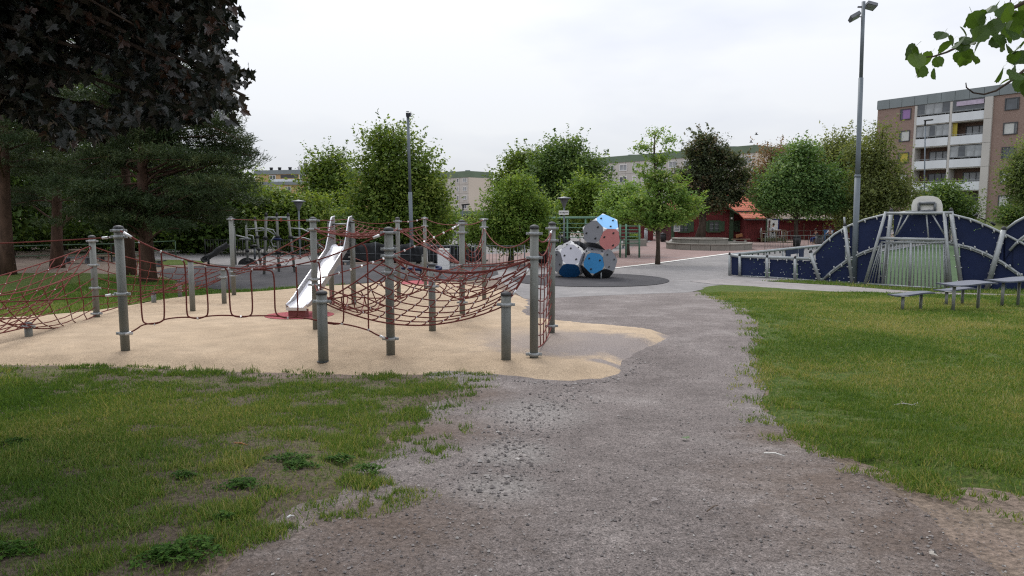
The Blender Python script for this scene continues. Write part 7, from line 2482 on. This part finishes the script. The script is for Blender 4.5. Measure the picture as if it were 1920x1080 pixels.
def deck():
    Y = 64.0
    X = lambda px: at(px, 440, Y).x
    g = h(22, Y); zd = at(1445, 446.5, Y).z
    t = thing("timber_deck", "mossy timber porch deck with rails at the red house door", "deck", Vector((X(1446), Y, g)))
    x0, x1 = X(1423), X(1469)
    n = 9
    for k in range(n):
        MB().box(((x0 + x1) / 2, Y - .6 + 2.2 * (k + .5) / n, zd - .03), (x1 - x0, 2.2 / n - .02, .05)).build("deck_board", M['wood_mossy'], t)
    MB().box(((x0 + x1) / 2, Y - .55, zd - .16), (x1 - x0, .06, .2)).build("front_beam", M['wood_mossy'], t)
    for px in (1424, 1451, 1463, 1468.5):
        MB().box((X(px), Y - .6, (g + at(0, 432, Y).z) / 2), (.11, .11, at(0, 432, Y).z - g)).build("rail_post", M['wood'], t)
    MB().box(((X(1424) + X(1453)) / 2, Y - .6, at(0, 433.3, Y).z), (X(1453) - X(1424), .08, .09)).build("rail", M['wood'], t)
    MB().box(((X(1457) + X(1468.5)) / 2, Y - .6, at(0, 431.5, Y).z), (X(1468.5) - X(1457), .08, .07)).build("rail", M['wood'], t)
    for k in range(2):
        MB().box((X(1466), Y - .95 - .3 * k, zd - .16 - .16 * k), (1.1, .3, .06)).build("step", M['wood_mossy'], t)
deck()
def long_shed():
    f = Fac((at(1447, 430, 70).x, 70), (at(1640, 430, 70).x, 70))
    g = h(27, 70)
    t = thing("red_shed", "long low red timber shed right of the porch", "shed", f.P(0, g))
    zt = at(1500, 413, 70).z
    f.part("wall", 0, f.L, g, zt, -5, 0, 'redwood', t)
    f.part("roof", -.2, f.L + .2, zt + .002, zt + .14, -5.2, .35, 'frame_dark', t)
    for px in (1507, 1543):
        x = at(px, 430, 70).x - at(1447, 430, 70).x
        f.part("batten", x - .04, x + .04, g, zt - .3, .001, .05, 'wood', t)
    x0, x1 = 0.05, at(1458, 430, 70).x - at(1447, 430, 70).x
    f.part("blue_panel", x0, x1, at(0, 430, 70).z, at(0, 411, 70).z, .3, .36, 'blue_deep', t)
long_shed()
def small_shed():
    f = Fac((at(1150, 430, 68).x, 68), (at(1225, 430, 68).x, 68))
    g = h(12, 68)
    t = thing("red_shed", "small red timber shed left of the red house behind the pergola", "shed", f.P(0, g))
    zt = at(1200, 415, 68).z
    f.part("wall", 0, f.L, g, zt, -4, 0, 'redwood', t)
    f.part("roof", -.2, f.L + .2, zt + .002, zt + .15, -4.2, .3, 'frame_dark', t)
    f.part("corner_board", f.L - .9, f.L - .75, g, zt, .001, .04, 'redwood', t)
small_shed()
def low_wall_house():
    f = Fac((at(1222, 430, 90).x, 90), (at(1262, 430, 90).x, 90))
    t = thing("white_house", "pale low building seen between small red shed and red house", "house", f.P(0, -.5))
    f.part("wall", 0, f.L, -.5, at(1240, 415, 90).z, -5, 0, 'white_board', t)
    f.part("roof", -.2, f.L + .2, at(1240, 415, 90).z + .002, at(1240, 412, 90).z, -5.2, .3, 'frame_dark', t)
low_wall_house()
def rock(name, label, px, py, w, hh, Y, mat='stone_white', seed=1):
    r = np.random.default_rng(seed)
    c = Vector((at(px, py, Y).x, Y, h(at(px, py, Y).x, Y)))
    bm = bmesh.new(); bmesh.ops.create_icosphere(bm, subdivisions=2, radius=1)
    for v in bm.verts:
        k = 1 + .22 * mnoise.noise(v.co * 1.7 + Vector((seed * 3, 0, 0)))
        v.co = Vector((v.co.x * w / 2 * k, v.co.y * w * .35 * k, max(-.2, v.co.z) * hh * k))
    me = bpy.data.meshes.new(name); bm.to_mesh(me); bm.free(); me.materials.append(M[mat])
    o = link_mesh(name, me); o.location = c
    props(o, label, "rock", "pale rocks by the red house")
rock("boulder", "wide pale boulder at the left corner of the red house", 1263, 452, .95, .42, 62.5, seed=4)
rock("boulder", "small pale stone just right of the wide boulder", 1280, 450, .2, .22, 63, seed=5)
rock("boulder", "small pale stone second right of the wide boulder", 1288, 450, .2, .24, 63, seed=6)
rock("boulder", "flat pale rock on the round terrace before the second shuttered window", 1337, 450, .55, .22, 64, seed=7)
def small_bench():
    Y = 60
    c = Vector((at(1386, 450, Y).x, Y, h(19, Y)))
    t = thing("bench", "orange wooden bench with stone feet under the third shuttered window", "bench", c)
    MB().box(c + Vector((.15, 0, .42)), (1.5, .38, .06)).build("seat", M['wood'], t)
    MB().box(c + Vector((.05, .2, .72)), (.55, .06, .26), Matrix.Rotation(-.2, 3, 'Y')).build("backrest", M['wood_orange'], t)
    for dx in (-.4, .5):
        MB().lathe(c + Vector((dx, 0, 0)), [(.12, 0), (.14, .2), (.10, .40)], 8).build("foot", M['stone_white'], t)
small_bench()
low_bench(240, 308, 489, 500, "dark park bench beside the big pine trunk, in the shade", 'black')
low_bench(118, 172, 483, 494, "long bench table behind the net post at the wood's edge", 'steel_dark')
low_bench(185, 222, 480, 490, "pale bench plank at the wood's edge behind the left posts", 'wood')

def wheelie():
    Y = 66
    c = Vector((at(1553, 450, Y).x, Y, h(29, Y)))
    t = thing("wheelie_bin", "blue wheelie bin by the long red shed", "bin", c)
    w = .62
    vs = [(-w / 2 + .06, -.25, 0), (w / 2 - .06, -.25, 0), (w / 2 - .06, .25, 0), (-w / 2 + .06, .25, 0), (-w / 2, -.32, 1.0), (w / 2, -.32, 1.0), (w / 2, .32, 1.0), (-w / 2, .32, 1.0)]
    MB().add([c + Vector(v) for v in vs], [(3, 2, 1, 0), (0, 1, 5, 4), (1, 2, 6, 5), (2, 3, 7, 6), (3, 0, 4, 7), (4, 5, 6, 7)]).build("body", M['blue_plastic'], t)
    MB().box(c + Vector((0, 0, 1.04)), (w + .06, .72, .07)).build("lid", M['blue_plastic'], t)
    for s in (-1, 1): MB().tube([c + Vector((s * .28 - .03, .28, .1)), c + Vector((s * .28 + .03, .28, .1))], .1, 10).build("wheel", M['black'], t)
wheelie()
def drum():
    Y = 60
    c = Vector((at(1536, 455, Y).x, Y, h(26, Y)))
    t = thing("planter_drum", "grey green round drum beside the seated person in blue trousers", "drum", c)
    MB().lathe(c, [(.30, 0), (.33, .1), (.31, .4), (.34, .72)], 14).build("body", M['steel_dark'], t)
    MB().lathe(c + Vector((0, 0, .72)), [(.36, 0), (.36, .05), (.30, .05)], 14).build("rim", M['steel'], t)
    b = Vector((at(1492, 460, 55.5).x, 55.5, h(22, 55)))
    q = thing("litter_bin", "dark bin leaning on the ash tree's trunk", "bin", b)
    MB().lathe(b + Vector((-.05, -.32, 0)), [(.24, 0), (.30, .5), (.30, .75)], 12).build("bucket", M['black'], q)
    MB().lathe(b + Vector((-.05, -.32, .75)), [(.32, 0), (.32, .05), (.1, .1)], 12).build("lid", M['black'], q)
drum()

# ------------------------------------------------------------------ people, seated and small in the distance
def skin_body(name, joints, edges, radii, mat, parent, sub=1):
    me = bpy.data.meshes.new(name)
    off = org(parent)
    me.from_pydata([tuple(Vector(j) - off) for j in joints], edges, [])
    o = link_mesh(name, me, mat, parent)
    sk = o.modifiers.new("skin", 'SKIN'); sk.use_smooth_shade = True
    for k, rr in enumerate(radii):
        me.skin_vertices[0].data[k].radius = (rr, rr)
    me.skin_vertices[0].data[0].use_root = True
    sb = o.modifiers.new("sub", 'SUBSURF'); sb.levels = sub; sb.render_levels = sub
    return o
def seated(label, c, seat, face, shirt, trousers, arm=0.25):
    """c ground point under the hips, face: unit vector they look along"""
    t = thing("person", label, "person", c)
    fw = Vector(face).normalized(); sd_ = Vector((fw.y, -fw.x, 0)); up = Vector((0, 0, 1))
    P = lambda f, s, z: c + fw * f + sd_ * s + up * z
    z = seat + .09
    J = [P(0, 0, z), P(0, 0, z + .22), P(.03, 0, z + .44), P(.05, 0, z + .53), P(.07, 0, z + .62), P(.09, 0, z + .72)]
    E = [(0, 1), (1, 2), (2, 3), (3, 4), (4, 5)]; Rd = [.13, .125, .12, .055, .085, .08]
    for s in (-1, 1):
        b = len(J)
        J += [P(.02, .17 * s, z + .42), P(arm * .5, .22 * s, z + .20), P(arm + .12, .15 * s, z + .18), P(arm + .20, .13 * s, z + .18)]
        E += [(2, b), (b, b + 1), (b + 1, b + 2), (b + 2, b + 3)]; Rd += [.06, .048, .038, .04]
        b = len(J)
        J += [P(.05, .09 * s, z - .01), P(.42, .11 * s, z), P(.44, .11 * s, .10), P(.56, .11 * s, .05)]
        E += [(0, b), (b, b + 1), (b + 1, b + 2), (b + 2, b + 3)]; Rd += [.085, .065, .045, .035]
    skin_body("body", J, E, Rd, M['skin'], t)
    skin_body("shirt", [J[0] + up * .02, J[1], J[2], J[6], J[7], J[14], J[15]], [(0, 1), (1, 2), (2, 3), (3, 4), (2, 5), (5, 6)], [.145, .14, .13, .072, .062, .072, .062], M[shirt], t)
    skin_body("trousers", [J[0], J[10], J[11], J[12], J[18], J[19], J[20]], [(0, 1), (1, 2), (2, 3), (0, 4), (4, 5), (5, 6)], [.148, .10, .08, .06, .10, .08, .06], M[trousers], t)
    hb = MB()
    hc = J[5] + up * .015 - fw * .015
    hb.lathe(hc, [(.098, -.06), (.105, 0), (.09, .06), (.05, .095), (.01, .105)], 10)
    hb.build("hair", M['hair'], t)
    nb = MB(); nb.tube([J[5] + fw * .075, J[5] + fw * .105 - up * .02], [.018, .012], 5); nb.build("nose", M['skin'], t)
    return t
zd = at(1445, 446.5, 64).z
pc = Vector((at(1448, 440, 64.2).x, 64.2, zd))
seated("person with dark hair and white shirt sitting at the table on the porch deck", pc, .42, (.9, -.35, 0), 'shirt_white', 'cloth_dark', .35)
def chair(name, label, c, mat, hgt=.42):
    t = thing(name, label, "chair", c)
    MB().box(c + Vector((0, 0, hgt)), (.44, .44, .04)).build("seat", M[mat], t)
    MB().box(c + Vector((-.22, .05, hgt + .28)), (.04, .4, .42)).build("backrest", M[mat], t)
    for sx in (-1, 1):
        for sy in (-1, 1): MB().tube([c + Vector((sx * .19, sy * .19, 0)), c + Vector((sx * .18, sy * .18, hgt))], .022, 6).build("leg", M[mat], t)
chair("chair", "white chair under the person on the porch deck", pc, 'white')
chair("chair", "empty white chair before the open door on the porch deck", Vector((at(1431, 440, 64.3).x, 64.3, zd)), 'white')
def deck_table():
    c = Vector((at(1456, 440, 64.2).x, 64.2, zd))
    t = thing("table", "small white table by the person on the porch deck", "table", c)
    MB().box(c + Vector((0, 0, .72)), (.75, .7, .04)).build("table_top", M['white'], t)
    for sx in (-1, 1):
        for sy in (-1, 1): MB().tube([c + Vector((sx * .33, sy * .3, 0)), c + Vector((sx * .33, sy * .3, .7))], .025, 6).build("leg", M['white'], t)
deck_table()
p2 = Vector((at(1530, 455, 61).x, 61, h(26, 61)))
seated("hunched person in dark top and blue trousers sitting before the red shed", p2, .40, (-1, -.3, 0), 'cloth_dark', 'blue_deep', .3)
p3 = Vector((at(1556, 452, 62).x, 62, h(27, 62)))
seated("person in dark clothes with white top sitting by the blue bin", p3, .55, (-.8, -.6, 0), 'shirt_white', 'cloth_dark', .3)
for p, lb, s in ((p2, "plain block seat under the person in blue trousers", .39), (p3, "plain block seat under the person by the blue bin", .54)):
    b = thing("block_seat", lb, "seat", p)
    MB().box(p + Vector((0, 0, s * .48)), (.42, .42, s * .92)).build("block", M['wood'], b)
    MB().box(p + Vector((0, 0, s * .97)), (.46, .46, .04)).build("seat_board", M['wood'], b)

# ------------------------------------------------------------------ litter on the ground
def stick(name, label, cat, p, q, r, mat, bend=.02):
    a, b = G(*p), G(*q)
    lift = Vector((0, 0, .035))
    m = a.lerp(b, .5) + Vector((bend, bend, 0))
    m.z = h(m.x, m.y)
    o = MB().tube([a + lift, m + lift * 1.25, b + lift], [r, r * .9, r * .6], 6).build(name, M[mat], None)
    props(o, label, cat)
stick("stick", "thin white stick lying on the gravel near the right lawn", "stick", (1432, 858), (1471, 864), .006, 'white_board', .01)
stick("stick", "short pale wooden stick lying on the left lawn", "stick", (440, 839), (464, 843), .008, 'wood_orange', .0)
stick("twig", "dark twig on the gravel below the middle", "twig", (1325, 970), (1346, 958), .004, 'twig', .01)
stick("twig", "curved dark twig on the trodden soil at right", "twig", (1530, 945), (1552, 958), .004, 'twig', .02)
stick("twig", "thin twig on the soil near the right lawn's lower corner", "twig", (1680, 940), (1700, 962), .004, 'twig', .015)
stick("cigarette_butt", "cigarette butt on the bare soil of the left lawn", "cigarette butt", (538, 983), (551, 979), .006, 'white', 0)
def fallen_leaf(label, px, py, s, mat, rot):
    c = G(px, py) + Vector((0, 0, .03))
    vs, fs = maple_leaf_mesh("l", 3)
    me = bpy.data.meshes.new("fallen_leaf"); me.from_pydata([(v[0] * s, v[1] * s, v[2] * s * .8) for v in vs], [], fs)
    me.materials.append(mat)
    o = link_mesh("fallen_leaf", me); o.location = c; o.rotation_euler = (0, 0, rot)
    props(o, label, "leaf")
fallen_leaf("green leaf lying on the middle of the gravel path", 1288, 829, .07, pmat("fallen green leaf", (.06, .12, .03), .6), .6)
fallen_leaf("dry pale leaf on the gravel below the middle", 1231, 945, .045, pmat("fallen grey leaf", (.26, .23, .22), .7), 2.)
fallen_leaf("dry brown leaf on the right lawn", 1880, 762, .05, pmat("fallen brown leaf", (.20, .13, .07), .7), 1.)
fallen_leaf("pale leaf at the lower right on trodden soil", 1742, 1048, .04, pmat("fallen pale leaf", (.38, .35, .31), .7), 4.)
def dry_branch():
    c = G(1702, 771) + Vector((0, 0, .06))
    t = thing("dry_branch", "small bleached branch lying in the right lawn", "branch", c)
    r = np.random.default_rng(2)
    MB().tube([c + Vector((-.13, .02, 0)), c + Vector((-.04, 0, .02)), c + Vector((.05, -.03, .01)), c + Vector((.12, -.07, 0))], [.006, .006, .005, .003], 6).build("stem", M['stone_white'], t)
    for k in range(5):
        a = c + Vector((-.08 + .045 * k, 0, .012)); b = a + Vector((r.uniform(-.04, .06), r.uniform(-.09, .08), r.uniform(0, .04)))
        MB().tube([a, b], [.004, .002], 5).build("side_twig", M['stone_white'], t)
dry_branch()
def gull():
    for px, py, lb in ((1418, 252.5, "small bird flying above the concrete flats, right one"), (1408, 267, "small bird flying low over the green roof, left one")):
        c = at(px, py, 70)
        t = thing("flying_bird", lb, "bird", c, "birds flying over the roofs")
        MB().tube([c + Vector((-.16, 0, 0)), c + Vector((-.05, 0, .02)), c + Vector((.08, 0, .02)), c + Vector((.2, 0, 0))], [.01, .05, .05, .015], 8).build("body", M['steel_dark'], t)
        for s in (-1, 1):
            MB().prism([c + Vector((-.07, 0, .04)), c + Vector((.07, 0, .04)), c + Vector((.04, s * .1 - .02, .2)), c + Vector((-.02, s * .3, .24))], (0, -1, .2), .01).build("wing", M['steel_dark'], t)
gull()
